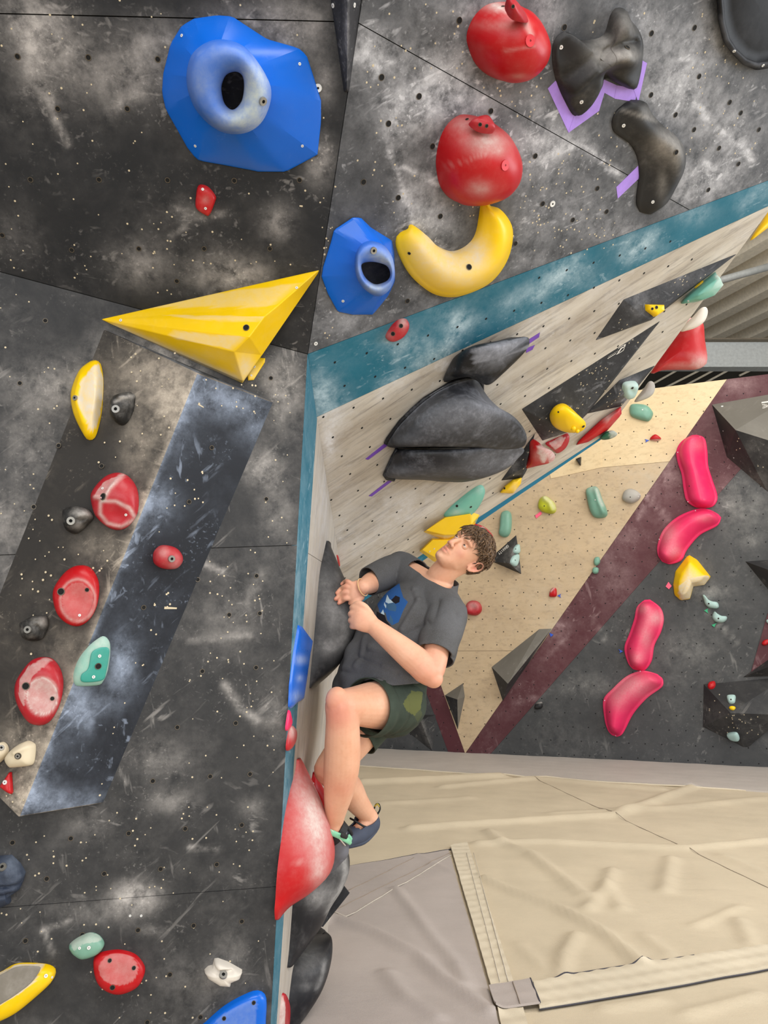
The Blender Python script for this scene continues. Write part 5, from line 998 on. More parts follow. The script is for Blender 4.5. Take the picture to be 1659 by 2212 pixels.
hold('large red sloper bulging from the corner edge in front of the climber\'s feet', A, arch([(641, 1640, 642, 1641, 2.84, 2.88), (637, 1668, 652, 1668, 2.86, 2.98), (627, 1705, 670, 1708, 2.86, 3.04), (616, 1755, 690, 1756, 2.85, 3.08), (608, 1810, 708, 1810, 2.84, 3.10), (601, 1862, 716, 1858, 2.83, 3.10), (597, 1905, 706, 1902, 2.82, 3.08), (595, 1940, 668, 1942, 2.80, 3.02), (593, 1966, 626, 1966, 2.76, 2.92), (594, 1987, 600, 1988, 2.70, 2.76)], A, rim=.007, m=34), M['red'], name='macro_hold',
     chalk=[('g', 672, 1745, (26, 60), .7), ('g', 690, 1800, (26, 60), .6), ('g', 690, 1880, (20, 40), .5), ('g', 640, 1690, (20, 40), .4), ('g', 640, 1800, (30, 60), .15), ('l', [(640, 1862), (668, 1855)], 3, .5)])
hold('glossy red hold behind the climber\'s shins', A, arch([(676, 1668, 678, 1670, 3.2, 3.26), (670, 1700, 691, 1702, 3.2, 3.36), (668, 1732, 703, 1734, 3.2, 3.42), (668, 1765, 706, 1768, 3.2, 3.42), (668, 1800, 700, 1804, 3.2, 3.38), (668, 1832, 686, 1834, 3.2, 3.3)], A, m=24), M['red'], screws=[(676, 1693, 1.2)])
foot1 = hold('curved black foot volume with a chalk-white edge under the climber\'s shoe', A, arch([(646, 1828, 735, 1838, 3.16, 3.40), (641, 1862, 746, 1862, 3.16, 3.46), (637, 1900, 747, 1896, 3.16, 3.48), (633, 1940, 733, 1936, 3.15, 3.46), (630, 1980, 708, 1976, 3.14, 3.42), (627, 2020, 690, 2014, 3.14, 3.38), (624, 2056, 662, 2052, 3.10, 3.28), (620, 2090, 634, 2088, 3.06, 3.14)], A, rim=.008, m=30), M['blackdark'], name='macro_hold', cat='volume',
     chalk=[('l', [(742, 1850), (748, 1885), (738, 1920), (710, 1970)], 7, 1.0), ('g', 700, 1930, (30, 30), .6), ('g', 730, 1860, (16, 30), .35), ('g', 680, 1940, (20, 20), .4)])
def solid(name, pts, th, mat):
    p = np.array(pts); n_ = np.cross(p[1]-p[0], p[2]-p[0]); n_ /= np.linalg.norm(n_); k = len(p)
    return build(name, np.vstack([p-n_*th/2, p+n_*th/2]), [list(range(k))[::-1], list(range(k, 2*k))]+[[i, (i+1) % k, k+(i+1) % k, k+i] for i in range(k)], mat, None, p.mean(0))
ob = solid('backing_board', [at(742, 1912, 3.36), at(755, 1929, 3.36), at(698, 2001, 3.36), at(660, 2001, 3.36)], .012, M['vol_black']); tag(ob, 'flat black board corner sticking out behind the curved foot volume', 'board')
hold('lowest black curved volume on the return wall, resting at the mat', A, arch([(680, 2005, 692, 2003, 3.31, 3.42), (660, 2032, 704, 2028, 3.22, 3.48), (643, 2062, 708, 2064, 3.20, 3.50), (633, 2092, 706, 2100, 3.17, 3.48), (628, 2126, 698, 2136, 3.15, 3.45), (624, 2160, 684, 2170, 3.12, 3.40), (621, 2195, 662, 2202, 3.10, 3.32), (619, 2222, 640, 2226, 3.07, 3.2)], A, rim=.008, m=30), M['blackdark'], name='macro_hold', cat='volume',
     chalk=[('g', 665, 2070, (30, 40), .32), ('l', [(700, 2080), (696, 2110), (686, 2135)], 5, .5), ('g', 660, 2130, (14, 8), .3)])
hold('red and white hold at the bottom of the corner strip', A, dome(A, [(610, 2145), (616, 2150), (622, 2172), (622, 2200), (617, 2240), (603, 2240), (604, 2190), (607, 2160)], .014, p=4), M['dullred'], chalk=[('p', [(604, 2150), (613, 2155), (617, 2175), (614, 2240), (600, 2240)], .8)])
hold('tiny red hold in the fold beside the black half-moon', A, dome(A, [(727, 1200), (730, 1202), (733.5, 1222), (731, 1221)], .006), M['red'])

# ------------------------------------------------------------ far wall: volumes first, then holds
def wv(label, verts, faces, mat, **kw): return volume(label, W, verts, faces, mat, bev=0, big=1.6, **kw)
Ws = shifted(W, .002); Wf = W
wv('long dark wedge volume across plywood and maroon band', [(1165, 1359, 0), (1192, 1358, 0), (1062, 1441, 0), (1086, 1514, 0), (1097, 1477, .30)], [[2, 4, 1, 0], [2, 3, 4], [3, 1, 4]], [M['vol_lit'], M['vol_far']], mi=[0, 1, 1], cuts=2, chalk=[('l', [(1192, 1362), (1150, 1420)], 4, .5)])
wv('small kite-shaped grey volume low on the plywood', [(961, 1502, 0), (1000, 1476, 0), (989, 1576, 0), (1004, 1505, 0), (988, 1511, .22)], [[0, 1, 4], [0, 4, 2], [1, 3, 4], [3, 2, 4]], [M['vol_lit'], M['vol_far']], mi=[0, 1, 0, 0])
wv('dark volume behind the climber\'s hip at the foot of the far wall', [(872, 1574, 0), (900, 1544, 0), (941, 1544, 0), (934, 1623, 0), (908, 1556, .16)], [[0, 1, 4], [1, 2, 4], [2, 3, 4], [3, 0, 4]], M['vol_far'], chalk=[('l', [(908, 1558), (930, 1620)], 3, .5)], cuts=2)
big, bV, bF = wv('huge black volume at the right edge with upside-down white lettering', [(1538, 874, 0), (1740, 838, 0), (1589, 929, .42), (1740, 976, .42), (1570, 987, 0), (1657, 1061, 0), (1740, 1100, 0)], [[0, 2, 3, 1], [0, 4, 2], [2, 4, 5], [2, 5, 3], [3, 5, 6]], [M['vol_lit'], M['vol_far']], mi=[0, 1, 1, 1, 1], cuts=3, chalk=[('g', 1640, 1040, (30, 20), .25), ('g', 1630, 960, 16, .2)], screws=[(1560, 878, 2.2), (1562, 931), (1585, 989)])
wv('black pointed volume at the right picture edge, half way down the far wall', [(1610, 1213, 0), (1720, 1205, 0), (1720, 1330, 0), (1658, 1272, 0), (1680, 1238, .25)], [[0, 1, 4], [1, 2, 4], [2, 3, 4], [3, 0, 4]], M['vol_far'])
wv('black pointed volume at the right picture edge, above the hold-covered volume', [(1605, 1463, 0), (1658, 1425, 0), (1740, 1375, 0), (1740, 1470, 0), (1658, 1461, 0), (1680, 1432, .22)], [[0, 1, 5], [1, 2, 5], [2, 3, 5], [3, 4, 5], [4, 0, 5]], M['vol_far'])
lowv, lV, lF = wv('black diamond volume at lower right carrying four small holds', [(1520, 1478, 0), (1518, 1570, 0), (1606, 1614, 0), (1616, 1614, 0), (1700, 1540, 0), (1700, 1462, 0), (1578, 1540, .34), (1700, 1545, .2)], [[0, 5, 7, 6], [0, 6, 1], [1, 6, 2], [2, 6, 3], [3, 6, 7], [3, 7, 4]], [M['vol_lit'], M['vol_far']], mi=[1, 1, 1, 1, 1, 1], cuts=2, chalk=[('g', 1560, 1545, 20, .2)])
tri, tV, tF = wv('dark triangular volume on the plywood with a word along its edge', [(1115, 1156, 0), (1063, 1202, 0), (1063, 1213, 0), (1126, 1240, 0), (1121, 1195, 0), (1100, 1217, .20)], [[0, 1, 2, 5], [0, 5, 4], [4, 5, 3], [2, 3, 5]], [M['vol_far'], M['vol_far']], mi=[0, 0, 0, 1], cuts=2, chalk=[('g', 1105, 1195, (10, 20), .5), ('g', 1118, 1225, 8, .4)])

def letters(parent, V, Fc, text, p0, p1, height, flip=False):
    """flat white print: each glyph a few strokes laid on the volume's face between two pixels"""
    G = {'G': [[(1, .85), (.7, 1), (.3, 1), (0, .7), (0, .3), (.3, 0), (.7, 0), (1, .2), (1, .5), (.6, .5)]], 'R': [[(0, 0), (0, 1), (.8, 1), (1, .8), (.8, .5), (0, .5)], [(.4, .5), (1, 0)]], 'A': [[(0, 0), (.5, 1), (1, 0)], [(.2, .4), (.8, .4)]],
         'V': [[(0, 1), (.5, 0), (1, 1)]], 'I': [[(.5, 0), (.5, 1)]], 'T': [[(0, 1), (1, 1)], [(.5, 1), (.5, 0)]], 'Y': [[(0, 1), (.5, .5), (1, 1)], [(.5, .5), (.5, 0)]], 'M': [[(0, 0), (.1, 1), (.5, .3), (.9, 1), (1, 0)]], 'E': [[(1, 1), (0, 1), (0, 0), (1, 0)], [(0, .5), (.8, .5)]], '_': [[(0, 0), (1, 0)]]}
    p0, p1 = np.array(p0, float), np.array(p1, float); ux = (p1-p0); L = np.linalg.norm(ux); ux /= L; uy = np.array([ux[1], -ux[0]]); n_ = len(text); adv = L/n_; polys = []
    for i, ch in enumerate(text):
        for st in G[ch]:
            for (a, b), (c_, d_) in zip(st[:-1], st[1:]):
                q0 = p0+ux*(i+a*.72+.1)*adv+uy*b*height; q1 = p0+ux*(i+c_*.72+.1)*adv+uy*d_*height; t = (q1-q0)/(np.linalg.norm(q1-q0)+1e-9); s_ = np.array([-t[1], t[0]])*height*.085
                polys.append([tuple(q0-s_), tuple(q1-s_), tuple(q1+s_), tuple(q0+s_)])
    return decal('white_lettering', parent, W, V, Fc, polys, M['ink'])
letters(tri, tV, tF, 'GRAVITY', (1096.5, 1176.5), (1075, 1195), 5.2)
letters(big, bV, bF, 'ME', (1662, 872.3), (1644.5, 874.5), 7.2)
decal('white_rule', big, W, bV, bF, [[(1645, 868.5), (1680, 863), (1680, 866), (1645, 871.5)]], M['ink'])
for V_, F_, ob, boxes in ((lV, lF, lowv, [(1560, 1535, 1640, 1600, 22), (1525, 1500, 1560, 1540, 5)]), (bV, bF, big, [(1585, 935, 1655, 1050, 8)])):
    polys = []
    for (x0, y0, x1, y1, n_) in boxes:
        for _ in range(n_):
            x, y = rng.uniform(x0, x1), rng.uniform(y0, y1); polys.append([(x-1, y-1), (x+1, y-1), (x+1, y+1), (x-1, y+1)])
    d_ = decal('screw_holes', ob, W, V_, F_, polys, M['pale'])
    if d_: stuff(d_)
c5 = lambda pts: crop(2.443, 980, 960, pts)
def pink(label, left, right, k, ch=(), sk=(), sc=()):
    Vs, Fs = ladder(W, left, right, lambda t, s: .15*math.sin(math.pi*min(1, max(0, (s-.09)/.82)**k))**.8*min(1, max(0, (t-.04)/.10), max(0, (.96-t)/.10))**.5, n=60, m=31, lip=.035)
    hold(label, W, (Vs, Fs), M['pink'], name='macro_hold', chalk=ch, sockets=sk, screws=sc, big=1.5)
pink('pink capsule sloper, topmost of the four, beside the huge black volume', [(1495, 940), (1472, 955), (1461, 975), (1464, 1000), (1472, 1024), (1477, 1060), (1483, 1082), (1500, 1095), (1515, 1098)], [(1505, 939.5), (1522, 948), (1528, 973), (1530, 1006), (1538, 1034), (1549, 1067), (1549, 1082), (1540, 1094), (1524, 1098)], .8, [('g', 1505, 960, (20, 14), .15)], [(1489, 1050, .8)], [(1464, 977), (1512, 944), (1486, 1084)])
pink('pink curved sloper, second from the top, above the yellow jug', [(1552, 1111), (1530, 1101), (1504, 1100.5), (1464, 1117), (1434, 1144), (1421, 1175), (1421, 1198), (1430, 1213)], [(1558, 1118), (1549, 1136), (1512, 1156), (1485, 1187), (1475, 1207), (1464, 1215), (1447, 1219), (1436, 1216)], .9, [('g', 1445, 1155, (20, 26), .3), ('g', 1455, 1190, (16, 14), .3), ('g', 1520, 1120, (20, 8), .2)], [], [(1502, 1103), (1424, 1165)])
pink('pink capsule sloper, third from the top, shiny and chalk-streaked', [(1392, 1296), (1376, 1312), (1370, 1338), (1360, 1368), (1349, 1400), (1357, 1432), (1368, 1446)], [(1404, 1295), (1427, 1313), (1434, 1337), (1428, 1365), (1414, 1394), (1408, 1427), (1394, 1447), (1381, 1449)], .9, [('g', 1415, 1335, (18, 16), .5), ('g', 1395, 1375, (14, 30), .35), ('g', 1378, 1420, (14, 14), .3), ('g', 1390, 1315, (14, 10), .3)], [(1362, 1401, .8)])
pink('pink curved sloper, lowest of the four, dusty grey on its back', [(1420, 1456), (1400, 1450), (1383, 1449), (1353, 1461), (1324, 1487), (1304, 1511), (1306, 1550), (1313, 1576), (1322, 1588)], [(1430, 1464), (1433, 1472), (1429, 1485), (1398, 1508), (1369, 1541), (1350, 1577), (1342, 1588), (1332, 1591.5)], 1.0, [('g', 1368, 1480, (40, 26), .4), ('g', 1335, 1510, (20, 24), .25)], [(1317, 1538, .7)], [(1306, 1513), (1383, 1450), (1330, 1589)])
hold('teal capsule hold near the top of the plywood, beside the wall edge', W, dome(W, [(1360, 885), (1364, 875), (1382, 874), (1399, 878), (1410, 890), (1410, 898), (1404, 908), (1394, 910), (1365, 900)], .10, p=3), M['sage'], screws=[(1388, 885, 2.2)])
tl = c5([(700, 240), (740, 222), (765, 235), (785, 290), (805, 335), (812, 370), (790, 388), (745, 385), (720, 350), (705, 290)])
hold('long sage hold with a pale ridge in the upper middle of the plywood', W, dome(W, tl, .12, p=2.2, dents=[('l', c5([(750, 240), (770, 310), (790, 360)]), 6, .03)]), M['sage'], chalk=[('l', c5([(755, 238), (772, 290), (785, 320)]), 4, .6), ('g', *c5([(730, 232)])[0], 8, .35)], screws=[(*c5([(747, 293)])[0], 2)])
hold('smooth sage pill hold just right of the climber\'s hair', W, dome(W, [(1080, 1140), (1083, 1112), (1090, 1104), (1099, 1104), (1105, 1113), (1105, 1140), (1100, 1156), (1090, 1161), (1079, 1155)], .10, p=3), M['sage'])
hold('lime-yellow rounded hold with a pink tag beside it', W, dome(W, c5([(447, 325), (455, 290), (480, 273), (505, 283), (535, 315), (541, 350), (520, 366), (480, 360), (455, 345)]), .10, p=2.2, dents=[('l', c5([(480, 285), (510, 310), (520, 350)]), 6, .03)]), M['lime'], chalk=[('l', c5([(480, 278), (510, 300), (530, 335)]), 6, .6)], sockets=[(*c5([(478, 325)])[0], 1.1)])
hold('grey rounded hold with dark dots beside the maroon band', W, dome(W, c5([(890, 285), (900, 250), (930, 236), (965, 245), (988, 268), (975, 295), (940, 312), (905, 303)]), .10, p=2.2), M['grey'], sockets=[(*c5([(932, 278)])[0], .9)], screws=[(1382, 1068, 1.5), (1379, 1073, 1.5)])
hold('small red half-round hold pointed at by a blue tag, high on the plywood', W, dome(W, [(1404, 950), (1408, 943), (1416, 939), (1425, 944), (1428, 949), (1416, 953)], .06, p=3), M['red'], chalk=[('l', [(1405, 952), (1427, 950)], 2, .7)])
hold('small red leaf hold with a white edge in the lower middle of the plywood', W, dome(W, c5([(505, 800), (512, 770), (530, 755), (543, 765), (543, 800), (520, 806)]), .06, p=3), M['red'], chalk=[('l', c5([(513, 775), (530, 757)]), 2, .7)])
hold('round dull red hold right of the climber\'s shoulder', W, dome(W, c5([(64, 870), (75, 838), (100, 824), (130, 830), (148, 855), (145, 885), (120, 903), (85, 900), (68, 888)]), .12, p=3, dents=[(1023, 1313, 8, -.03)]), M['dullred'], chalk=[('g', 1022, 1308, (12, 8), .4)])
for lab, pts in (('upper small grey-teal hold on the border of plywood and maroon', c5([(742, 605), (755, 594), (770, 598), (772, 625), (755, 640), (742, 632)])), ('lower small grey-teal hold on the border of plywood and maroon', c5([(735, 655), (750, 648), (765, 655), (762, 678), (745, 684), (733, 675)]))):
    hold(lab, W, dome(W, pts, .06, p=3), M['sage'])
hold('yellow angular jug with a pale scooped face on the far dark wall', W, loft(W, [(crop(4.61, 1400, 1180, [(402, 82), (490, 135), (625, 305), (560, 385), (450, 400), (420, 520), (325, 538), (262, 480), (250, 380), (272, 250)]), 0), (crop(4.61, 1400, 1180, [(402, 90), (485, 140), (620, 305), (555, 382), (448, 398), (415, 518), (325, 534), (266, 480), (256, 380), (278, 252)]), .05), (crop(4.61, 1400, 1180, [(410, 160), (450, 190), (560, 295), (510, 340), (430, 360), (380, 460), (335, 480), (310, 420), (320, 340), (350, 270)]), .2)], n=64, smooth=False), M['yellow'],
     chalk=[('p', crop(4.61, 1400, 1180, [(420, 250), (600, 300), (620, 310), (560, 390), (450, 402), (415, 525), (325, 538), (305, 480), (310, 400), (350, 310)]), .85)], screws=[(1481, 1289, 1.6)])
mi1 = crop(4.61, 1400, 1180, [(541, 490), (560, 485), (590, 525), (640, 550), (690, 560), (705, 600), (680, 620), (610, 612), (570, 580), (555, 540)])
hold('pale mint curved jug below the yellow jug, with a green tag under it', W, dome(W, mi1, .08, p=3), M['palemint'], sockets=[(1531, 1304, 1.3)], screws=[(1548, 1309, 1.6)])
mi2 = crop(4.61, 1400, 1180, [(640, 690), (660, 650), (690, 670), (730, 692), (782, 700), (780, 735), (740, 760), (680, 755), (645, 725)])
hold('second pale mint jug, lower and right of the first', W, dome(W, mi2, .08, p=3), M['palemint'], sockets=[(1552, 1336, 1.3)])
hold('small black hold on the dark far wall right of the maroon band', W, dome(W, [(1155, 1526), (1160, 1518), (1170, 1516), (1173, 1525), (1168, 1531), (1158, 1532)], .08, p=2.5), M['black'], chalk=[('l', [(1158, 1518), (1172, 1517)], 2, .5)])
hold('black spike peeking below the teal stripe on the pale plywood', W, dome(W, [(1244, 993), (1256, 988), (1255, 1006), (1252, 1005)], .10, sharp=True, p=3), M['black'])
hold('small red hold at the right edge beside the maroon panel', W, dome(W, [(1645, 1390), (1650, 1383), (1659, 1381), (1664, 1386), (1655, 1394), (1648, 1394)], .05, p=3), M['red'])
hold('pale hold cut by the right edge beside the maroon panel', W, dome(W, [(1655, 1340), (1662, 1337), (1670, 1345), (1662, 1348), (1656, 1345)], .05, p=3), M['palemint'])
def on_vol(label, pts, V, Fc, h, mat, **kw):
    tree = BVHTree.FromPolygons([Vector(v) for v in V], [list(map(int, f)) for f in Fc]); d = Vector(ray(*np.mean(pts, axis=0))).normalized(); h_ = tree.ray_cast(Vector(CAMP), d)
    if h_[0] is None: P = shifted(W, .1)
    else:
        p_ = np.array(h_[0]); n_ = np.array(h_[1]); e1 = np.cross(n_, [0.2, 0.1, 1.0]); P = Plane(p_, p_+e1, p_+np.cross(n_, e1))
    return hold(label, P, dome(P, pts, h, p=3, skirt=.02), mat, **kw)
on_vol('small red foothold on the corner of the black diamond volume', [(1530, 1480), (1534, 1476), (1544, 1474), (1546, 1480), (1542, 1487), (1534, 1489), (1529, 1485)], lV, lF, .05, M['red'])
on_vol('pale mint foothold, upper one on the black diamond volume', [(1570, 1508), (1573, 1504), (1588, 1504), (1589, 1511), (1586, 1519), (1575, 1519)], lV, lF, .05, M['palemint'], sockets=[(1579, 1511, 1.2)])
on_vol('tiny yellow foothold on the black diamond volume', [(1575, 1529), (1582, 1527), (1589, 1529), (1585, 1534), (1578, 1533)], lV, lF, .03, M['yellow'])
on_vol('pale mint foothold near the bottom tip of the black diamond volume', [(1571, 1584), (1589, 1581), (1596, 1588), (1597, 1598), (1586, 1598), (1575, 1593)], lV, lF, .05, M['palemint'])
on_vol('upper grey-mint hold on the dark triangular volume', [(1112, 1180), (1117, 1176), (1120, 1178), (1121, 1194), (1115, 1196), (1109, 1193), (1109, 1186)], tV, tF, .05, M['palemint'], sockets=[(1114, 1186, 1.0)])
on_vol('lower grey-mint hold on the dark triangular volume', [(1106, 1203), (1113, 1198), (1119, 1198), (1119, 1210), (1115, 1222), (1110, 1223), (1102, 1215)], tV, tF, .05, M['palemint'], sockets=[(1113, 1210, 1.0)])
def tagmark(label, pts, col): 
    tag(slab('route_tag', W, pts, .002, .012, col, None, W.pt(*np.mean(pts, axis=0))), label, 'tag')
M['tagblue'] = plain('blue_tag', lin((44, 84, 190)), .5); M['tagpink'] = plain('pink_tag', lin((250, 96, 128)), .5); M['taggreen'] = plain('green_tag', lin((40, 160, 110)), .5)
tagmark('blue arrow tag left of the small red half-round hold', [(1393, 949), (1402.5, 951.5), (1394, 956), (1396, 952)], M['tagblue'])
tagmark('blue arrow tag right of the small red leaf hold', [(1204, 1287), (1212, 1283), (1210, 1287), (1212, 1291)], M['tagblue'])
tagmark('blue arrow tag at the top corner of the long dark wedge', [(1187, 1367), (1196, 1371), (1190, 1376)], M['tagblue'])
tagmark('blue arrow tag left of the third pink sloper', [(1336, 1402), (1346, 1407), (1338, 1411), (1340, 1407)], M['tagblue'])
tagmark('green arrow tag under the first pale mint jug', [(1521, 1319), (1530, 1314), (1528, 1320), (1530, 1325)], M['taggreen'])
tagmark('green arrow tag under the second pale mint jug', [(1537, 1350), (1548, 1346), (1545, 1350), (1543, 1355)], M['taggreen'])
tagmark('pink tag left of the yellow angular jug', [(1438, 1267), (1444, 1257), (1451, 1266), (1445, 1273)], M['tagpink'])
tagmark('pink tag strip below the lime-yellow hold', [(1156, 1114), (1168, 1105), (1171, 1110), (1159, 1120)], M['tagpink'])
# ------------------------------------------------------------ the climber
def curve(P, r, n):
    P = np.asarray(P, float); r = np.asarray(r, float); r = r[:, None] if r.ndim == 1 else r; Q = np.hstack([P, r]); k = len(Q); out = []
    for i in range(k-1):
        p0, p1, p2, p3 = Q[max(i-1, 0)], Q[i], Q[i+1], Q[min(i+2, k-1)]
        for t in np.linspace(0, 1, n, endpoint=False): out.append(0.5*((2*p1)+(-p0+p2)*t+(2*p0-5*p1+4*p2-p3)*t*t+(-p0+3*p1-3*p2+p3)*t**3))
    out.append(Q[-1]); out = np.array(out); return out[:, :3], out[:, 3:]
def limb(P, r, side=None, seg=5, n=20, caps=True):
    """tapering closed limb; r = radius or (side radius, other radius) per joint"""
    C_, Rr = curve(P, r, seg); Rr = Rr if Rr.shape[1] == 2 else np.hstack([Rr, Rr])
    if caps:                                                # rounded ends
        t0, t1 = C_[0]-C_[1], C_[-1]-C_[-2]; t0 /= np.linalg.norm(t0); t1 /= np.linalg.norm(t1)
        a, b = [], []
        for k in (3, 2, 1):
            f = math.sin(k*math.pi/2/3.2); g = math.cos(k*math.pi/2/3.2)
            a.append((C_[0]+t0*Rr[0].min()*f, Rr[0]*g)); b.append((C_[-1]+t1*Rr[-1].min()*f, Rr[-1]*g))
        C_ = np.vstack([[x[0] for x in a], C_, [x[0] for x in b[::-1]]]); Rr = np.vstack([[x[1] for x in a], Rr, [x[1] for x in b[::-1]]])
    m = len(C_); T = np.gradient(C_, axis=0); T /= np.linalg.norm(T, axis=1)[:, None]+1e-12; V = []; x = None
    ref = np.array([0.3, 0.2, 1.0]) if side is None else np.asarray(side, float)
    for i in range(m):
        a = ref if (x is None or side is not None) else x
        x = a-T[i]*(a @ T[i]); x /= np.linalg.norm(x)+1e-12; y = np.cross(T[i], x)
        for k in range(n):
            th = 2*math.pi*k/n; V.append(C_[i]+Rr[i, 0]*math.cos(th)*x+Rr[i, 1]*math.sin(th)*y)
    Fc = [[i*n+k, i*n+(k+1) % n, (i+1)*n+(k+1) % n, (i+1)*n+k] for i in range(m-1) for k in range(n)]
    return np.array(V), Fc+[list(range(n))[::-1], [(m-1)*n+k for k in range(n)]]
def ball(c, r, axes=None, n=14):
    r = np.array(r if isinstance(r, (tuple, list)) else (r, r, r), float); Ax = np.eye(3) if axes is None else np.asarray(axes); V = []
    for i in range(n+1):
        for k in range(2*n):
            a, b = math.pi*i/n*0.998+0.003, math.pi*k/n; V.append(np.asarray(c)+(np.array([math.sin(a)*math.cos(b), math.sin(a)*math.sin(b), math.cos(a)])*r) @ Ax)
    m = 2*n; Fc = [[i*m+k, i*m+(k+1) % m, (i+1)*m+(k+1) % m, (i+1)*m+k] for i in range(n) for k in range(m)]
    return np.array(V), Fc+[list(range(m))[::-1], [n*m+k for k in range(m)]]
def join(parts):
    V, Fc, b = [], [], 0
    for v, f in parts: V.append(v); Fc += [[i+b for i in q] for q in f]; b += len(v)
    return np.vstack(V), Fc
def fuse(parts, voxel, smooth_it=3, fac=0.5):
    """grow one continuous skin over overlapping solids (voxel remesh, then relax)"""
    V, Fc = join(parts); me = mesh_from('t', V, Fc); fix_normals(me); o = bpy.data.objects.new('t', me); COL.objects.link(o)
    m = o.modifiers.new('r', 'REMESH'); m.mode = 'VOXEL'; m.voxel_size = voxel; m.adaptivity = 0
    if smooth_it: s = o.modifiers.new('s', 'SMOOTH'); s.factor = fac; s.iterations = smooth_it
    dg = bpy.context.evaluated_depsgraph_get(); me2 = bpy.data.meshes.new_from_object(o.evaluated_get(dg))
    bpy.data.objects.remove(o); bpy.data.meshes.remove(me)
    n = len(me2.vertices); V = np.empty(n*3); me2.vertices.foreach_get('co', V); Fc = [list(p.vertices) for p in me2.polygons]; bpy.data.meshes.remove(me2)
    return V.reshape(-1, 3), Fc
def vnormals(V, Fc):
    N = np.zeros_like(V); F4 = np.array([f if len(f) == 4 else f+[f[-1]] for f in Fc]); n = np.cross(V[F4[:, 2]]-V[F4[:, 0]], V[F4[:, 3]]-V[F4[:, 1]])
    for k in range(4): np.add.at(N, F4[:, k], n)
    return N/(np.linalg.norm(N, axis=1)[:, None]+1e-12)
def largest(Fc, n):
    par = np.arange(n); F4 = np.array([f if len(f) == 4 else f+[f[-1]] for f in Fc])
    while True:                                             # label propagation over faces
        m_ = par[F4].min(1); old = par.copy()
        for k in range(4): np.minimum.at(par, F4[:, k], m_)
        par = par[par]
        if (par == old).all(): break
    lab = par[F4[:, 0]]; u, c = np.unique(lab, return_counts=True); best = u[np.argmax(c)]
    return [f for f, l in zip(Fc, lab) if l == best]
def cut(V, Fc, tests):
    """slice the shell with planes, each acting only near its own opening; keep the main piece"""
    me = mesh_from('t', V, Fc); bm = bmesh.new(); bm.from_mesh(me); bpy.data.meshes.remove(me)
    for c, n, rad in tests:
        cv = Vector(c); fs = [f for f in bm.faces if all((v.co-cv).length < rad for v in f.verts)]
        es = {e for f in fs for e in f.edges}; vs = {v for f in fs for v in f.verts}
        bmesh.ops.bisect_plane(bm, geom=list(vs)+list(es)+fs, plane_co=cv, plane_no=Vector(n), clear_outer=True)
    bmesh.ops.triangulate(bm, faces=[f for f in bm.faces if len(f.verts) > 4])
    bm.verts.index_update(); V2 = np.array([v.co[:] for v in bm.verts]); F2 = [[v.index for v in f.verts] for f in bm.faces]; bm.free()
    F2 = largest(F2, len(V2)); used = np.zeros(len(V2), bool)
    for f in F2: used[f] = True
    idx = -np.ones(len(V2), int); idx[used] = np.arange(used.sum())
    return V2[used], [[int(idx[i]) for i in f] for f in F2]
def unit(v): v = np.asarray(v, float); return v/np.linalg.norm(v)
def J(x, y, Y): return at(x, y, Y)

Lsh, Rsh = J(966, 1328, 2.95), J(868, 1230, 3.25)
Lel, Lwr = J(930, 1452, 2.80), J(806, 1352, 2.80)
Rel, Rwr = J(815, 1252, 3.20), J(785, 1268, 3.04)
pel, wai, che, uch, nek = J(842, 1512, 3.10), J(866, 1430, 3.10), J(898, 1350, 3.09), J(926, 1292, 3.09), J(949, 1252, 3.08)
Lhip, Rhip = J(862, 1520, 3.03), J(832, 1508, 3.18)
Lkn, Lan = J(738, 1526, 2.74), J(722, 1776, 2.92)
Rkn, Ran = J(712, 1662, 3.02), J(792, 1758, 3.27)
LAT = unit(Lsh-Rsh); SPI = unit(nek-pel); FWD = unit(np.cross(LAT, SPI))
hc = J(1003, 1195, 3.03); HS = .94
hl = unit([.44, -.58, -.68]); hu = unit([.84, -.01, .55]); hu = unit(hu-hl*(hu @ hl)); hfw = np.cross(hl, hu)
HM = np.stack([hl, hfw, hu])
def hd_(x, y, z): return hc + HS*np.array([x, y, z]) @ HM
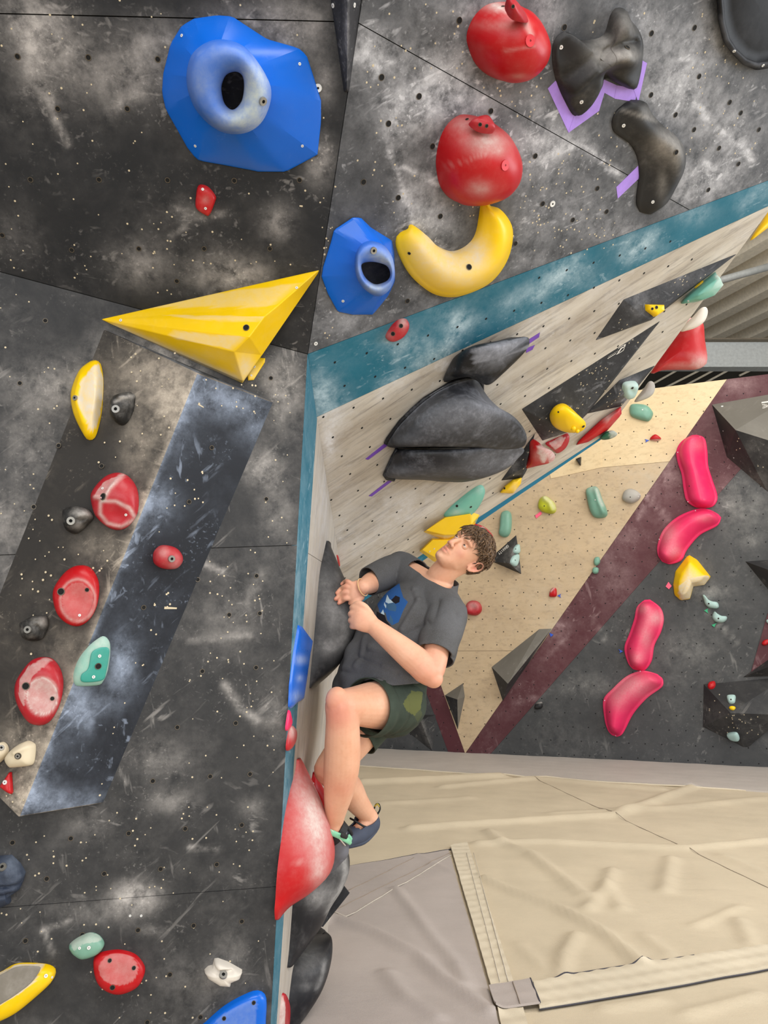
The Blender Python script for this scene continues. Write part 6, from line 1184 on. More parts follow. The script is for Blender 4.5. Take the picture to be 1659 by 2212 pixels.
# ---- head from rings in its own frame
def head_parts():
    Z = [(-.117, .070, .022, .016), (-.112, .084, .006, .030), (-.100, .091, -.012, .040), (-.082, .091, -.035, .050), (-.060, .087, -.055, .058), (-.035, .086, -.078, .064), (-.010, .085, -.092, .069), (.015, .086, -.099, .073), (.035, .089, -.102, .0755),
         (.058, .086, -.101, .0755), (.080, .074, -.094, .070), (.098, .054, -.080, .058), (.110, .030, -.058, .040), (.117, .004, -.026, .016)]
    n = 36; V = []
    for z, fr, ba, hw in Z:
        for k in range(n):
            a = 2*math.pi*k/n; c, s = math.cos(a), math.sin(a); ex = 0.85
            y = (fr+ba)/2+(fr-ba)/2*math.copysign(abs(s)**ex, s); x = hw*math.copysign(abs(c)**0.92, c)
            if s > 0 and z < 0: x *= 1-0.30*s**3*min(1, -z/.06)
            V.append(hd_(x, y, z))
    m = len(Z); Fc = [[i*n+k, i*n+(k+1) % n, (i+1)*n+(k+1) % n, (i+1)*n+k] for i in range(m-1) for k in range(n)]+[list(range(n))[::-1], [(m-1)*n+k for k in range(n)]]
    P_ = [(np.array(V), Fc)]
    P_.append(limb([hd_(0, .080, .018), hd_(0, .093, .000), hd_(0, .103, -.022), hd_(0, .108, -.034)], [(.007, .008), (.0085, .009), (.0105, .010), (.0115, .0095)], side=hl, n=14))
    for s in (-1, 1):
        P_.append(ball(hd_(s*.0125, .099, -.038), (.0085, .010, .0075), HM));
        P_.append(limb([hd_(s*.012, .091, .026), hd_(s*.030, .089, .031), hd_(s*.050, .074, .027)], [.0075, .0085, .007], n=10))
        P_.append(ball(hd_(s*.047, .022, -.060), (.010, .030, .022), HM, 10)); P_.append(ball(hd_(s*.081, -.014, .0), (.0045, .017, .026), HM, 10))
        # ear: rim, lobe and bowl
        ear = [hd_(s*(.074+.014*w_), y_, z_) for y_, z_, w_ in ((.004, -.026, .2), (.000, -.006, .3), (.002, .014, .7), (-.008, .028, 1.1), (-.022, .030, 1.4), (-.032, .018, 1.5), (-.031, .000, 1.4), (-.022, -.018, 1.1), (-.008, -.032, .7), (.000, -.034, .4))]
        P_.append(limb(ear, [.0045]*10, n=8, seg=3)); P_.append(limb([hd_(s*.070, -.008, -.022), hd_(s*.074, -.014, .012)], [(.012, .008), (.016, .008)], side=hfw, n=10)); P_.append(ball(hd_(s*.082, -.004, -.031), (.004, .007, .008), HM, 8))
    P_.append(limb([hd_(-.023, .082, -.066), hd_(-.010, .0925, -.0605), hd_(0, .094, -.0615), hd_(.010, .0925, -.0605), hd_(.023, .082, -.066)], [.003, .0055, .0052, .0055, .003], n=10))
    P_.append(limb([hd_(-.021, .082, -.070), hd_(-.009, .0915, -.0755), hd_(.009, .0915, -.0755), hd_(.021, .082, -.070)], [.003, .0062, .0062, .003], n=10))
    P_.append(ball(hd_(0, .083, -.100), (.018, .011, .012), HM, 10))
    P_.append(limb([hd_(0, -.030, -.02), hd_(0, -.022, -.085), (hd_(0, -.02, -.11)+nek)/2, nek, nek-SPI*.05], [(.052, .056), (.052, .055), (.054, .056), (.062, .060), (.085, .07)], side=hl, n=22))
    return P_
# ---- right hand gripping the black sloper
gV = np.array([v.co[:] for v in grip.data.vertices])+world_loc(grip); gT = BVHTree.FromPolygons([Vector(v) for v in gV], [list(p.vertices) for p in grip.data.polygons])
def gripY(x, y, dflt=3.10):
    h = gT.ray_cast(Vector(CAMP), Vector(ray(x, y)).normalized()); return h[0].y if h[0] is not None else dflt
yb_ = gripY(742, 1285)
def gp(x, y, off): 
    yy = gripY(x, y, yb_+.02); return at(x, y, min(yy, yb_+.05)+off)
RH = []
RH.append(limb([Rwr, J(776, 1272, yb_-.040), J(763, 1279, yb_-.042), J(757, 1281, yb_-.036)], [(.030, .024), (.037, .021), (.040, .018), (.036, .015)], side=J(760, 1300, yb_)-J(762, 1260, yb_), n=22))
fing = [((762, 1264), (751, 1256), (744, 1257), (738, 1262), .0092), ((761, 1274), (748, 1267), (737, 1272), (728, 1281), .0102), ((760, 1284), (746, 1279), (735, 1286), (725, 1294), .0106), ((759, 1293), (747, 1293), (740, 1298), (732, 1303), .0102)]
for a, b, c, d, r_ in fing:
    RH.append(limb([J(*a, yb_-.040), J(*b, yb_-.046), gp(c[0], c[1], -.017), gp(d[0], d[1], -.008)], [r_*1.1, r_*1.04, r_*.95, r_*.80], n=12))
RH.append(limb([J(781, 1290, yb_-.036), J(772, 1299, yb_-.046), J(763, 1303, yb_-.042), J(756, 1303, yb_-.030)], [.0135, .0120, .0108, .0088], n=12))
# ---- left hand, a loose fist in mid-swing
yl = 2.80; LH = []
LH.append(limb([Lwr, J(795, 1345, yl-.003), J(777, 1336, yl-.004), J(768, 1333, yl+.002)], [(.031, .025), (.039, .024), (.042, .022), (.038, .018)], side=J(766, 1358, yl)-J(772, 1308, yl), n=22))
for k, (y_, r_) in enumerate(((1313, .0098), (1327, .0104), (1341, .0102), (1354, .0092))):
    x0 = 772-(3 if k in (1, 2) else 0)
    LH.append(limb([J(x0+4, y_, yl-.004), J(x0-9, y_-1, yl+.006), J(x0-11, y_, yl+.034), J(x0+4, y_+2, yl+.046), J(x0+14, y_+2, yl+.034)], [r_*1.15, r_*1.1, r_, r_*.92, r_*.8], n=12))
LH.append(limb([J(800, 1328, yl+.004), J(788, 1311, yl-.006), J(774, 1304, yl-.002), J(764, 1308, yl+.014)], [.0150, .0130, .0118, .0095], n=12))
body_parts = head_parts()+RH+LH
body_parts.append(limb([pel-SPI*.02, wai, che, uch, nek-SPI*.035], [(.150, .100), (.135, .095), (.160, .110), (.165, .095), (.08, .06)], side=LAT, n=28))
body_parts.append(limb([Rsh, uch+SPI*.01, Lsh], [.055, .085, .055], n=18))
body_parts.append(limb([Lsh, (Lsh+Lel)/2+FWD*.006, Lel, Lel+(Lwr-Lel)*.22, Lel+(Lwr-Lel)*.55, Lwr], [.056, .050, .046, .0515, .0445, .031], n=20))
body_parts.append(ball(Lel-unit(Lwr-Lel)*.018+unit(Lel-Lsh)*.014, .034))
body_parts.append(limb([Rsh, Rel, (Rel+Rwr)/2, Rwr], [.055, .045, .042, .030], n=20))
body_parts.append(limb([Lhip, Lhip*.6+Lkn*.4, Lkn*.82+Lhip*.18, Lkn], [.098, .088, .066, .059], n=24))
body_parts.append(limb([Lkn, J(740, 1560, 2.755), J(739, 1640, 2.81), J(733, 1700, 2.855), J(725, 1750, 2.90), Lan, J(722, 1795, 2.925)], [.058, .0585, .0645, .056, .0405, .0335, .036], n=24))
body_parts.append(ball(J(728, 1512, 2.715), (.040, .035, .045)))
body_parts.append(limb([Rhip, Rhip*.5+Rkn*.5, Rkn], [.092, .080, .060], n=24))
body_parts.append(limb([Rkn, J(748, 1700, 3.13), J(772, 1733, 3.21), Ran], [.058, .060, .046, .036], n=24))
body_parts.append(limb([Ran, J(798, 1774, 3.28), J(774, 1795, 3.24), J(745, 1810, 3.18)], [.036, .037, .028, .020], n=18))
body_parts.append(limb([Lan, J(722, 1815, 2.95), J(706, 1846, 2.98), J(685, 1870, 3.00)], [.033, .031, .028, .020], n=18))
bV, bF = fuse(body_parts, 0.0038, 3, 0.5)
# face: sink the eye sockets, crease the mouth, open the nostrils
hx = (bV-hc) @ HM.T/HS
nb = vnormals(bV, bF)
def sink(c, r, d, dirn):
    q = ((hx-np.array(c))/np.array(r)); w_ = np.exp(-(q**2).sum(1)); return w_[:, None]*d*dirn
for s in (-1, 1):
    bV += sink((s*.031, .086, .006), (.015, .02, .010), -.0095, hfw) + sink((s*.0075, .106, -.047), (.0045, .008, .004), -.006, hfw) + sink((s*.030, .075, -.075), (.012, .02, .02), -.003, hfw)
    bV += sink((s*.082, -.014, .004), (.012, .010, .016), -.005, hl*s)
for s in (-1, 1): bV += sink((s*.046, .070, -.024), (.020, .03, .018), .0035, unit(hfw+hl*s*.6))
bV += sink((0, .096, -.068), (.022, .02, .0022), -.004, hfw)
hx = (bV-hc) @ HM.T/HS
def spot(c, r): return np.exp(-((np.linalg.norm(bV-c, axis=1)/r)**2))
def hspot(c, r): return np.exp(-((((hx-np.array(c))/np.array(r))**2).sum(1)))
blush = 0.7*spot(J(730, 1540, 2.70), .06)+0.55*spot(Lel, .07)+.35*spot(J(740, 1700, 2.80), .05)
for a, b, c, d, r_ in fing: blush += .5*spot(J(*b, yb_-.046), .012)+.7*spot(gp(d[0], d[1], -.008), .012)
blush += .6*spot(J(756, 1303, yb_-.03), .014)+.25*spot(J(770, 1335, yl), .05)+.3*spot(J(775, 1280, yb_-.04), .05)
blush += .9*np.minimum(1, hspot((0, .095, -.062), (.019, .02, .0055))+hspot((0, .095, -.075), (.017, .02, .006)))
for s in (-1, 1): blush += .35*hspot((s*.048, .07, -.03), (.022, .03, .020))+.75*hspot((s*.085, -.015, .0), (.02, .024, .034))
blush += .35*hspot((0, .112, -.034), (.014, .02, .012))
dark = np.zeros(len(bV))
for s in (-1, 1): dark += .9*hspot((s*.0075, .104, -.046), (.004, .010, .0036))+.30*hspot((s*.030, .08, .008), (.014, .02, .009))
dark += .55*hspot((0, .09, -.0685), (.020, .02, .0022))+.12*hspot((0, .07, -.10), (.05, .05, .03))*(hx[:, 1] > .0)
scalp = np.clip((hx[:, 2]*1.0-hx[:, 1]*0.55-.012)/.02, 0, 1)*(np.linalg.norm(bV-hc, axis=1) < .16)
dark += scalp*.5
M['skin'] = NT('skin'); t = M['skin']
c = t.mix(t.ramp(t.noise(9, 4, 0.6), 0.3, 0.72), lin((218, 160, 128)), lin((230, 180, 150)))
c = t.mix(t.math('MULTIPLY', t.ramp(t.noise(60, 4, 0.7), 0.5, 0.75), 0.22), c, lin((196, 132, 106)))
c = t.mix(t.attr('chalk'), c, lin((206, 112, 100))); c = t.mix(t.attr('dark'), c, lin((62, 34, 26)))
t.b.inputs['Subsurface Weight'].default_value = 0.12; t.b.inputs['Subsurface Radius'].default_value = (.012, .005, .003); t.b.inputs['Subsurface Scale'].default_value = 0.6
t.bump(t.noise(300, 3, 0.6), 0.08, .001); M['skin'] = t.out(c, 0.52, 0.4)
person = build('person', bV, bF, M['skin'], None, J(740, 1850, 3.0), True, attrs={'chalk': np.clip(blush, 0, 1)*.8, 'dark': np.clip(dark, 0, 1)})
tag(person, 'young climber in grey T-shirt and dark green shorts, hanging sideways and looking up', 'person')

# ---- eyes, brows
M['eyewhite'] = plain('eye_white', lin((206, 196, 188)), .3); M['iris'] = plain('brown_iris', lin((70, 50, 38)), .2); M['hair'] = None
for s in (-1, 1):
    ec = hd_(s*.031, .0708, .0055)
    eye = build('eye', *ball(ec, .0112, HM, 12), M['eyewhite'], person, smooth=True)
    gz = unit(hfw*0.93+hu*0.25-hl*0.12); build('iris', *ball(ec+gz*.0068, (.0062, .0062, .0062), HM, 8), M['iris'], eye, smooth=True)
    LV, LF = ball((0, 0, 0), 1, None, 20); LV = np.array(LV)
    for nm, test in (('upper_lid', (LV[:, 2] > .22-.35*np.abs(LV[:, 0])) & (LV[:, 1] > -.2)), ('lower_lid', (LV[:, 2] < -.30+.35*np.abs(LV[:, 0])) & (LV[:, 1] > -.2))):
        build(nm, ec+LV*.0126 @ HM if False else ec+(LV*.0126) @ HM, [f for f in LF if test[f].all()], M['skin'], eye, smooth=True)
# ---- hair: a mop of curled locks over a dark cap
t = NT('brown_hair'); c = t.mix(t.ramp(t.noise(120, 3, .6), .35, .7), lin((46, 33, 23)), lin((132, 102, 72))); c = t.mix(t.ramp(t.noise(24, 2, .5), .4, .7, 0, .5), c, lin((78, 56, 38))); M['hair'] = t.out(c, .55, .35)
hp = []
from mathutils import noise as mnoise
V_, F_ = ball((0, 0, 0), 1, None, 30); V_ = np.array(V_)
def hair_zone(q): return (q[..., 2] > .074) | ((q[..., 1] > .015) & (q[..., 2] > .066)) | ((q[..., 1] < -.032+(q[..., 2]+.05)*.62) & (q[..., 2] > -.066))
cap = V_*np.array([.0815, .106, .094])+np.array([0, -.012, .034])
bulk = np.clip((cap[:, 2]-.02)/.07, 0, 1)*.006
cap = cap+V_*bulk[:, None]+V_*np.array([mnoise.noise(Vector(v*34))*.006 for v in cap])[:, None]
kz = hair_zone(cap)
hp.append((hc+HS*cap @ HM, [f for f in F_ if kz[f].all()]))
hr = np.random.default_rng(5)
def lock(q0, d0, L, r, wave, droop):
    """one flattened wavy lock that follows the head, fat in the middle and pointed at the end"""
    n = 10; P_, q, d = [], q0.copy(), unit(d0); side = unit(np.cross(d, q0-np.array([0, -.012, .034]))); ph = hr.uniform(0, 6.28); st = L/n; pts = [q.copy()]
    for i in range(n):
        c_ = unit(q-np.array([0, -.012, .034])); d = unit(d-c_*(d @ c_)*.55+droop*.10+side*math.sin(ph+i*wave)*.30); q = q+d*st; pts.append(q.copy())
    rr = [r*(.55+.45*math.sin(math.pi*min(1, i/n*1.15)))*(1 if i < n*.6 else max(.10, 1-(i-n*.6)/(n*.42))) for i in range(n+1)]
    return tube(hc+HS*np.array(pts) @ HM, rr, 6, flat=.6)
cnt = 0
while cnt < 1250:
    th, ph = hr.uniform(0, 2*math.pi), math.acos(hr.uniform(-.6, 1)); q = np.array([.080*math.sin(ph)*math.cos(th), .104*math.sin(ph)*math.sin(th)-.012, .092*math.cos(ph)+.034])
    if not hair_zone(q): continue
    cnt += 1; nrm = unit(q-np.array([0, -.012, .034])); up_ = np.clip((q[2]-.0)/.09, 0, 1); q = q+nrm*(.004*up_+hr.uniform(-.002, .005))
    if q[2] > .05: d = np.array([hr.normal()*.7, .55+hr.normal()*.4, -.1])+nrm*.30; L = hr.uniform(.040, .070)
    else: d = np.array([hr.normal()*.35, -.35, -.85])+nrm*.18; L = hr.uniform(.022, .040)
    hp.append(lock(q, d, L, hr.uniform(.0022, .0044)*(1 if q[2] > .04 else .8), hr.uniform(.5, 1.1), np.array([0, .0, -.35])))
for k in range(170):                                         # loose curls standing off the crown and the fringe
    if k < 80: x = hr.uniform(-.060, .062); q = np.array([x, .072-abs(x)*.45+hr.uniform(-.012, .008), .088-abs(x)*.15]); d = np.array([hr.normal()*.5, .8, .1+hr.normal()*.3]); L = hr.uniform(.028, .050)
    else:
        th, ph = hr.uniform(0, 2*math.pi), math.acos(hr.uniform(.0, 1)); q = np.array([.092*math.sin(ph)*math.cos(th), .116*math.sin(ph)*math.sin(th)-.012, .104*math.cos(ph)+.034]); nrm = unit(q-np.array([0, -.012, .034])); d = nrm*.9+hr.normal(size=3)*.7; L = hr.uniform(.020, .036)
        if not hair_zone(q): continue
    hp.append(lock(q, d, L, hr.uniform(.0016, .0030), hr.uniform(.8, 1.6), np.array([0, .2, -.8])))
hv, hf_ = join(hp); build('hair', hv, hf_, M['hair'], person, smooth=True)['label'] = 'tousled brown curls, short at the sides'
for s in (-1, 1):
    build('eyebrow', *limb([hd_(s*.012, .0975, .0245), hd_(s*.028, .0965, .0325), hd_(s*.048, .081, .0285)], [(.0035, .002), (.0042, .002), (.002, .0015)], side=hu, n=8), M['hair'], person, smooth=True)

# ---- shorts
sp_ = []
sp_.append(limb([J(858, 1462, 3.10), J(850, 1495, 3.10), J(846, 1525, 3.10)], [(.136, .112), (.146, .120), (.142, .118)], side=unit(Lhip-Rhip+LAT*.1), n=32))
Lhe, Rhe = J(792, 1528, 2.875), J(768, 1592, 3.10)
sp_.append(limb([Lhip, (Lhip+Lhe)/2, Lhe, Lhe+unit(Lhe-Lhip)*.06], [.098, .102, .103, .104], n=30))
sp_.append(limb([Rhip, (Rhip+Rhe)/2, Rhe, Rhe+unit(Rhe-Rhip)*.06], [.108, .098, .090, .090], n=30))
sV, sF = fuse(sp_, 0.0048, 6, .5)
ln, rn = unit(Lkn-Lhip), unit(Rkn-Rhip)
sV, sF = cut(sV, sF, [(Lhe, ln, .22), (Rhe, rn, .20)])
def clear_of(V, Vs, Fs, gap, reach):
    tr = BVHTree.FromPolygons([Vector(v) for v in Vs], Fs); V = V.copy()
    for i in range(len(V)):
        q = tr.find_nearest(Vector(V[i]), reach)
        if q[0] is not None:
            s = (Vector(V[i])-q[0]).dot(q[1])
            if s < gap: V[i] = np.array(q[0]+q[1]*gap)
    return V
sn = vnormals(sV, sF); a_ = (sV-Lhip) @ ln; b_ = (sV-Lhip) @ unit(np.cross(ln, [0, 0, 1])); near = np.clip((.16-np.linalg.norm(sV-Lhip, axis=1))/.06, 0, 1)
sV = sV+sn*(.0050*np.sin(95*a_+1.3*np.sin(26*b_))*np.clip(a_/.05, 0, 1)*np.clip((.20-a_)/.05, 0, 1)*.8)[:, None]
q = proj(sV); olive = in_poly(q[:, 0], q[:, 1], [(868, 1520), (886, 1494), (909, 1497), (905, 1530), (893, 1545), (878, 1536)]).astype(float)*.9
olive = np.maximum(olive, in_poly(q[:, 0], q[:, 1], [(893, 1545), (905, 1530), (908, 1542), (898, 1558)]).astype(float)*.35)
t = NT('dark_green_shorts'); c = t.mix(t.ramp(t.noise(14, 3, .6), .3, .7), lin((46, 55, 46)), lin((60, 70, 60))); c = t.mix(t.ramp(t.attr('chalk'), .2, .7, 0, .9), c, lin((98, 102, 56))); t.bump(t.noise(260, 2, .5), .12, .001); M['shorts'] = t.out(c, .8, .25)
sV = clear_of(sV, bV, bF, .005, .03)
sh = build('shorts', sV, sF, M['shorts'], person, smooth=True, attrs={'chalk': olive}); sh['label'] = 'dark green shorts with an olive patch'
m_ = sh.modifiers.new('thickness', 'SOLIDIFY'); m_.thickness = .004; m_.offset = 1
# ---- T-shirt
hemc = J(812, 1494, 3.09); hemn = unit([.12, -.10, -1.0])
tp = []
tp.append(limb([J(818, 1560, 3.06), J(825, 1490, 3.06), J(854, 1420, 3.08), J(882, 1370, 3.085), J(906, 1322, 3.085), J(928, 1285, 3.08)], [(.225, .160), (.222, .162), (.202, .160), (.195, .150), (.185, .125), (.13, .09)], side=LAT, n=40))
tp.append(limb([Rsh-LAT*.01, (Rsh+uch)/2+SPI*.012, uch+SPI*.022, (Lsh+uch)/2+SPI*.012, Lsh+LAT*.004], [.070, .080, .086, .080, .072], n=24))
tp.append(limb([nek-SPI*.06, nek-SPI*.02, nek+SPI*.03, nek+SPI*.08], [(.115, .095), (.086, .080), (.074, .074), (.074, .074)], side=LAT, n=28))
Lse, Rse = J(938, 1416, 2.845), J(797, 1256, 3.135)
tp.append(limb([Lsh, (Lsh+Lse)/2, Lse, Lse+unit(Lel-Lsh)*.02], [.075, .074, .070, .060], n=26))
tp.append(limb([Rsh, (Rsh+Rse)/2+SPI*.008, Rse, Rse+unit(Rse-Rsh)*.015], [.072, .064, .056, .046], n=26))
tV_, tF_ = fuse(tp, 0.0050, 6, 0.5)
ncol = unit(SPI*.62+FWD*.35+unit(hc-nek)*.5)
tV_, tF_ = cut(tV_, tF_, [(nek+SPI*.004+FWD*.004, ncol, .14), (hemc, hemn, .5), (Lse, unit(Lel-Lsh), .112), (Rse, unit(Rse-Rsh), .088)])
dsp = clear_of(tV_, sV, sF, .010, .06)-tV_
E_ = np.array([(f[k], f[(k+1) % len(f)]) for f in tF_ for k in range(len(f))]); deg_ = np.bincount(E_[:, 0], minlength=len(tV_))+1e-9
for _ in range(14):
    av = np.zeros_like(dsp); np.add.at(av, E_[:, 0], dsp[E_[:, 1]]); av /= deg_[:, None]
    dsp = np.where((np.linalg.norm(av, axis=1) > np.linalg.norm(dsp, axis=1))[:, None], av, dsp*.5+av*.5)
tV_ = tV_+dsp
tn = vnormals(tV_, tF_)
def folds(V, N):
    a = (V-che) @ SPI; b = (V-che) @ LAT; c_ = (V-che) @ FWD; d = np.zeros(len(V))
    low = np.clip((-a+.02)/.15, 0, 1)
    d += .0055*low*np.sin(40*(a+.55*c_+.30*b)+2.2*np.sin(9*b)) + .004*low*np.sin(66*(a*.6-.5*b)+1.7*np.sin(12*c_))
    for (p0, p1, w_, h_) in (((948, 1300, 2.92), (925, 1395, 2.90), .011, -.012), ((985, 1330, 2.90), (978, 1420, 2.86), .010, -.012), ((965, 1320, 2.9), (955, 1410, 2.82), .008, .007), ((905, 1300, 2.96), (868, 1360, 2.95), .010, .010), ((905, 1300, 2.96), (895, 1275, 2.98), .010, .008), ((880, 1370, 2.93), (925, 1345, 2.9), .012, -.010), ((800, 1400, 2.96), (900, 1440, 2.94), .010, .008), ((775, 1420, 2.97), (860, 1455, 2.95), .009, -.009),
                               ((790, 1380, 2.97), (770, 1440, 2.98), .010, .008), ((830, 1440, 2.93), (900, 1470, 2.93), .009, .008), ((740, 1450, 3.0), (830, 1470, 2.95), .009, -.007)):
        A_, B_ = J(*p0), J(*p1); t_ = np.clip(((V-A_) @ (B_-A_))/((B_-A_) @ (B_-A_)), 0, 1); q = A_+t_[:, None]*(B_-A_); pr_ = V-q; view = unit((A_+B_)/2-CAMP); pr_ = pr_-np.outer(pr_ @ view, view)
        d += h_*np.exp(-(np.linalg.norm(pr_, axis=1)/w_)**2)*(N @ view < .1)
    return d
tV_ = tV_+tn*folds(tV_, tn)[:, None]
q_ = proj(tV_); box_ = (q_[:, 0] > 772) & (q_[:, 0] < 892) & (q_[:, 1] > 1255) & (q_[:, 1] < 1362) & (tn @ unit(che-CAMP) < 0)
me_ = mesh_from('t', tV_, tF_); bm = bmesh.new(); bm.from_mesh(me_); bpy.data.meshes.remove(me_); bm.verts.ensure_lookup_table()
bmesh.ops.subdivide_edges(bm, edges=[e for e in bm.edges if box_[e.verts[0].index] and box_[e.verts[1].index]], cuts=3, use_grid_fill=True)
bmesh.ops.triangulate(bm, faces=[f for f in bm.faces if len(f.verts) > 4]); bm.verts.index_update()
tV_ = np.array([v.co[:] for v in bm.verts]); tF_ = [[v.index for v in f.verts] for f in bm.faces]; bm.free(); tn = vnormals(tV_, tF_)
pq = proj(tV_); px_, py_ = pq[:, 0], pq[:, 1]; facing = (tn @ unit(che-CAMP)) < -.05; front = facing & (((tV_-che) @ FWD) > .02)
POLY = [([(815, 1300), (825, 1283), (846, 1270), (864, 1262), (866, 1272), (872, 1292), (882, 1302), (872, 1320), (862, 1345), (848, 1352), (838, 1340), (834, 1325), (822, 1325)], 1), ([(838, 1286), (843, 1296), (854, 1302), (852, 1306), (842, 1306), (834, 1302)], 2), ([(832, 1302), (836, 1310), (835, 1316), (831, 1308)], 2), ([(846, 1298), (856, 1288), (865, 1292), (864, 1302), (856, 1306), (850, 1302)], 3),
        ([(836, 1306), (852, 1303), (858, 1312), (856, 1322), (842, 1320), (836, 1314)], 4), ([(844, 1330), (850, 1340), (850, 1352), (842, 1344)], 4), ([(818, 1336), (829, 1318), (832, 1330), (826, 1342)], 2), ([(815, 1322), (822, 1326), (832, 1330), (836, 1342), (846, 1354), (826, 1346), (814, 1334)], 3)]
POLY.append(([(784, 1294), (795, 1285), (804, 1279), (801, 1292), (790, 1300)], 2))
ink = np.zeros((5, len(tV_)))
for poly, v in POLY:
    k_ = in_poly(px_, py_, poly) & front; ink[:, k_] = 0; ink[v, k_] = 1
t = NT('faded_charcoal_cotton')
c = t.mix(t.ramp(t.noise(5, 4, .6), .35, .7), lin((76, 75, 74)), lin((92, 92, 94))); c = t.mix(t.ramp(t.noise(300, 2, .5), .4, .7, 0, .25), c, lin((112, 113, 118)))
for v, col in ((1, (40, 84, 142)), (2, (176, 196, 206)), (3, (26, 24, 30)), (4, (58, 92, 124))):
    c = t.mix(t.ramp(t.attr('print%d' % v), .35, .65), c, lin(col))
t.bump(t.noise(400, 2, .5), .12, .001); M['shirt'] = t.out(c, .85, .2)
shirt = build('t_shirt', tV_, tF_, M['shirt'], person, smooth=True, attrs={'print%d' % v: ink[v] for v in (1, 2, 3, 4)}); shirt['label'] = 'charcoal T-shirt with a blue animal print on the chest'
sm = shirt.modifiers.new('thickness', 'SOLIDIFY'); sm.thickness = .0045; sm.offset = 1
rim_c = nek+SPI*.004+FWD*.004
# ---- wrist cord
wc = J(789, 1268, yb_-.032) if False else Rwr*.86+J(776, 1272, yb_-.04)*.14
wd = unit(J(776, 1272, yb_-.04)-Rwr); w1 = unit(np.cross(wd, [0, 0, 1])); w2 = np.cross(wd, w1)
rg = [wc+(w1*math.cos(a)*.031+w2*math.sin(a)*.036) for a in np.linspace(0, 2*math.pi, 25)]
build('wrist_cord', *tube(np.array(rg), [.0022]*25, 6), plain('straw_cord', lin((222, 180, 130)), .7), person, smooth=True)
# ---- climbing shoes
M['rubber'] = plain('grey_black_rubber', lin((52, 54, 60)), .5); M['upper'] if False else None
M['shoe_grey'] = plain('grey_suede', lin((98, 98, 104)), .8); M['shoe_black'] = plain('black_neoprene', lin((22, 22, 24)), .7); M['shoe_mint'] = plain('mint_strap', lin((128, 200, 160)), .5); M['shoe_navy'] = plain('slate_navy_suede', lin((58, 66, 84)), .7); M['loopy'] = plain('yellow_loop', lin((170, 150, 40)), .7)
def shoe(ank, heel, mid, toe, upv, upper, rub, radii):
    V, Fc = fuse([limb([heel, mid, toe], radii, side=unit(np.cross(toe-heel, upv)), n=24), limb([ank, (ank+mid)/2*.5+heel*.5], [.044, .042], n=20), ball(heel, radii[0][0]*1.02)], .0055, 5, .5)
    V, Fc = cut(V, Fc, [(ank, unit(upv), .07)])
    o = build('climbing_shoe', V, Fc, upper, person, smooth=True); s_ = o.modifiers.new('thickness', 'SOLIDIFY'); s_.thickness = .004; s_.offset = 1
    n_ = unit(upv-unit(toe-heel)*(upv @ unit(toe-heel)))
    rV, rF = limb([heel-n_*.018, mid-n_*.022, toe-n_*.010], [(radii[0][0]*1.04, .022), (radii[1][0]*1.04, .020), (radii[2][0]*1.06, .020)], side=unit(np.cross(toe-heel, upv)), n=24)
    build('rubber_sole', rV, rF, rub, o, smooth=True); return o
lheel, lmid, ltoe = J(728, 1836, 2.97), J(704, 1858, 2.985), J(672, 1884, 3.0)
lan2 = J(722, 1797, 2.93); lup = unit(unit(Lkn-Lan)*.8+unit(ltoe-lheel)*.55)
s1 = shoe(lan2, lheel, lmid, ltoe, lup, M['shoe_grey'], M['shoe_grey'], [(.040, .040), (.042, .034), (.030, .022)])
s1['label'] = 'grey shoe on the standing foot, mint strap'
def band(name, c, n, r0, r1, w, mat, parent, a0=0, a1=2*math.pi, squash=1.0):
    e1 = unit(np.cross(n, [0.1, 0.2, 1])); e2 = np.cross(n, e1); V = []; k = 26
    for i in range(k):
        a = a0+(a1-a0)*i/(k-1)
        for (dw, rr) in ((-w, r0), (w, r0), (w, r1), (-w, r1)): V.append(c+n*dw+(e1*math.cos(a)+e2*math.sin(a)*squash)*rr)
    Fc = [[4*i+j, 4*i+(j+1) % 4, 4*i+4+(j+1) % 4, 4*i+4+j] for i in range(k-1) for j in range(4)]+[[3, 2, 1, 0], [4*k-4, 4*k-3, 4*k-2, 4*k-1]]
    return build(name, V, Fc, mat, parent, smooth=False)
band('collar', lan2-lup*.004, lup, .0435, .0505, .013, M['shoe_black'], s1)
def strap(name, pts, w, mat, parent): V, Fc = limb(pts, [(w, .004)]*len(pts), side=np.array([0.2, 0, 1.0]), n=10); return build(name, V, Fc, mat, parent, smooth=True)
strap('strap', [J(712, 1797, 2.865), J(733, 1806, 2.88), J(750, 1815, 2.92), J(757, 1820, 2.96)], .010, M['shoe_mint'], s1)
strap('strap_tab', [J(738, 1804, 2.862), J(749, 1808, 2.895)], .008, M['shoe_black'], s1)
strap('piping', [J(716, 1793, 2.866), J(734, 1813, 2.885), J(745, 1826, 2.92)], .0018, M['white'], s1)
rheel, rmid, rtoe = J(797, 1778, 3.285), J(773, 1800, 3.24), J(742, 1816, 3.18)
rup = unit(unit(Rkn-Ran)*.35+unit(np.array([.1, -.25, .9]))*.7)
s2 = shoe(J(790, 1768, 3.27), rheel, rmid, rtoe, rup, M['shoe_navy'], M['shoe_navy'], [(.042, .042), (.042, .036), (.032, .025)])
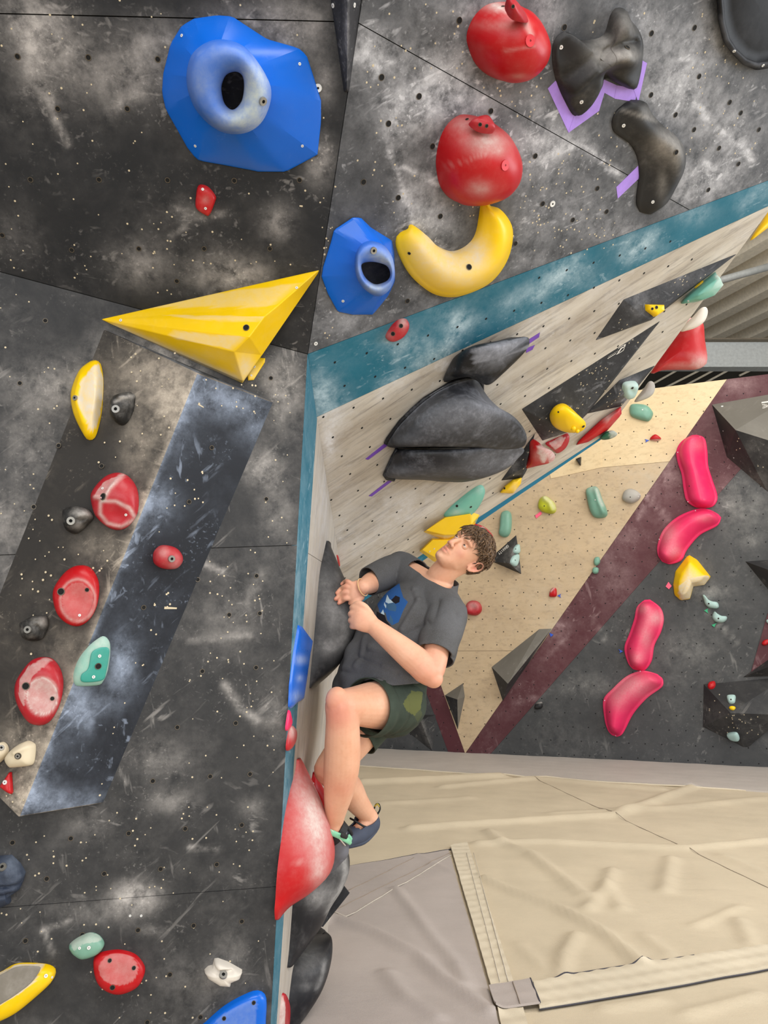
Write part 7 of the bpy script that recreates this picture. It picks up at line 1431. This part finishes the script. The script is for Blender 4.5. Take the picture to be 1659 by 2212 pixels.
s2['label'] = 'slate shoe on the trailing foot, pull loop at heel'
strap('strap', [J(742, 1776, 3.17), J(750, 1787, 3.155), J(758, 1797, 3.165), J(762, 1810, 3.19)], .007, M['shoe_black'], s2)
strap('strap', [J(752, 1806, 3.155), J(758, 1816, 3.165), J(750, 1826, 3.17)], .009, M['shoe_mint'], s2)
strap('tongue', [J(757, 1768, 3.22), J(768, 1774, 3.20), J(784, 1784, 3.215), J(793, 1787, 3.24)], .004, M['shoe_black'], s2)
lp = [J(808, 1748, 3.30), J(812, 1738, 3.31), J(819, 1738, 3.31), J(821, 1748, 3.31), J(815, 1758, 3.30), J(811, 1752, 3.30)]
build('pull_loop', *limb(lp, [(.0075, .003)]*6, side=np.array([0, 1.0, 0.2]), n=8), M['shoe_black'], s2, smooth=True)
build('pull_loop', *limb([J(810, 1741, 3.295), J(815, 1737, 3.295), J(819, 1742, 3.295)], [(.006, .003)]*3, side=np.array([0, 1.0, 0.2]), n=8), M['loopy'], s2, smooth=True)['label'] = 'yellow part of the pull loop'

# ---- repeats share a group
for o in list(COL.objects):
    l = o.get('label', '') if o.parent is None else ''
    if not l: continue
    for test, grp in ((lambda: l.startswith('pink c') and 'sloper' in l, 'pink slopers on the far wall'), (lambda: o['category'] == 'tag', 'small route tags on the far wall'), (lambda: o['category'] == 'tape', 'purple marking tape on the holds'),
                      (lambda: 'red oval dish' in l, 'red oval dish holds on the left wall'), (lambda: l.startswith('black rough jug'), 'black rough jugs on the left wall'), (lambda: 'red ball hold' in l and 'er red ball' in l, 'big red ball holds'),
                      (lambda: l.startswith('pinkish red insert'), 'small inserts on the red balls'), (lambda: 'blue faceted' in l, 'blue faceted ring holds'), (lambda: 'pale mint foothold' in l, 'pale footholds on the diamond volume'), (lambda: 'grey-mint hold on the dark triangular' in l, 'grey-mint holds on the triangular volume'),
                      (lambda: 'black volume on the plywood' in l, 'black volumes on the plywood overhang'), (lambda: 'small grey-teal hold on the border' in l, 'grey-teal holds on the maroon border')):
        if test(): o['group'] = grp
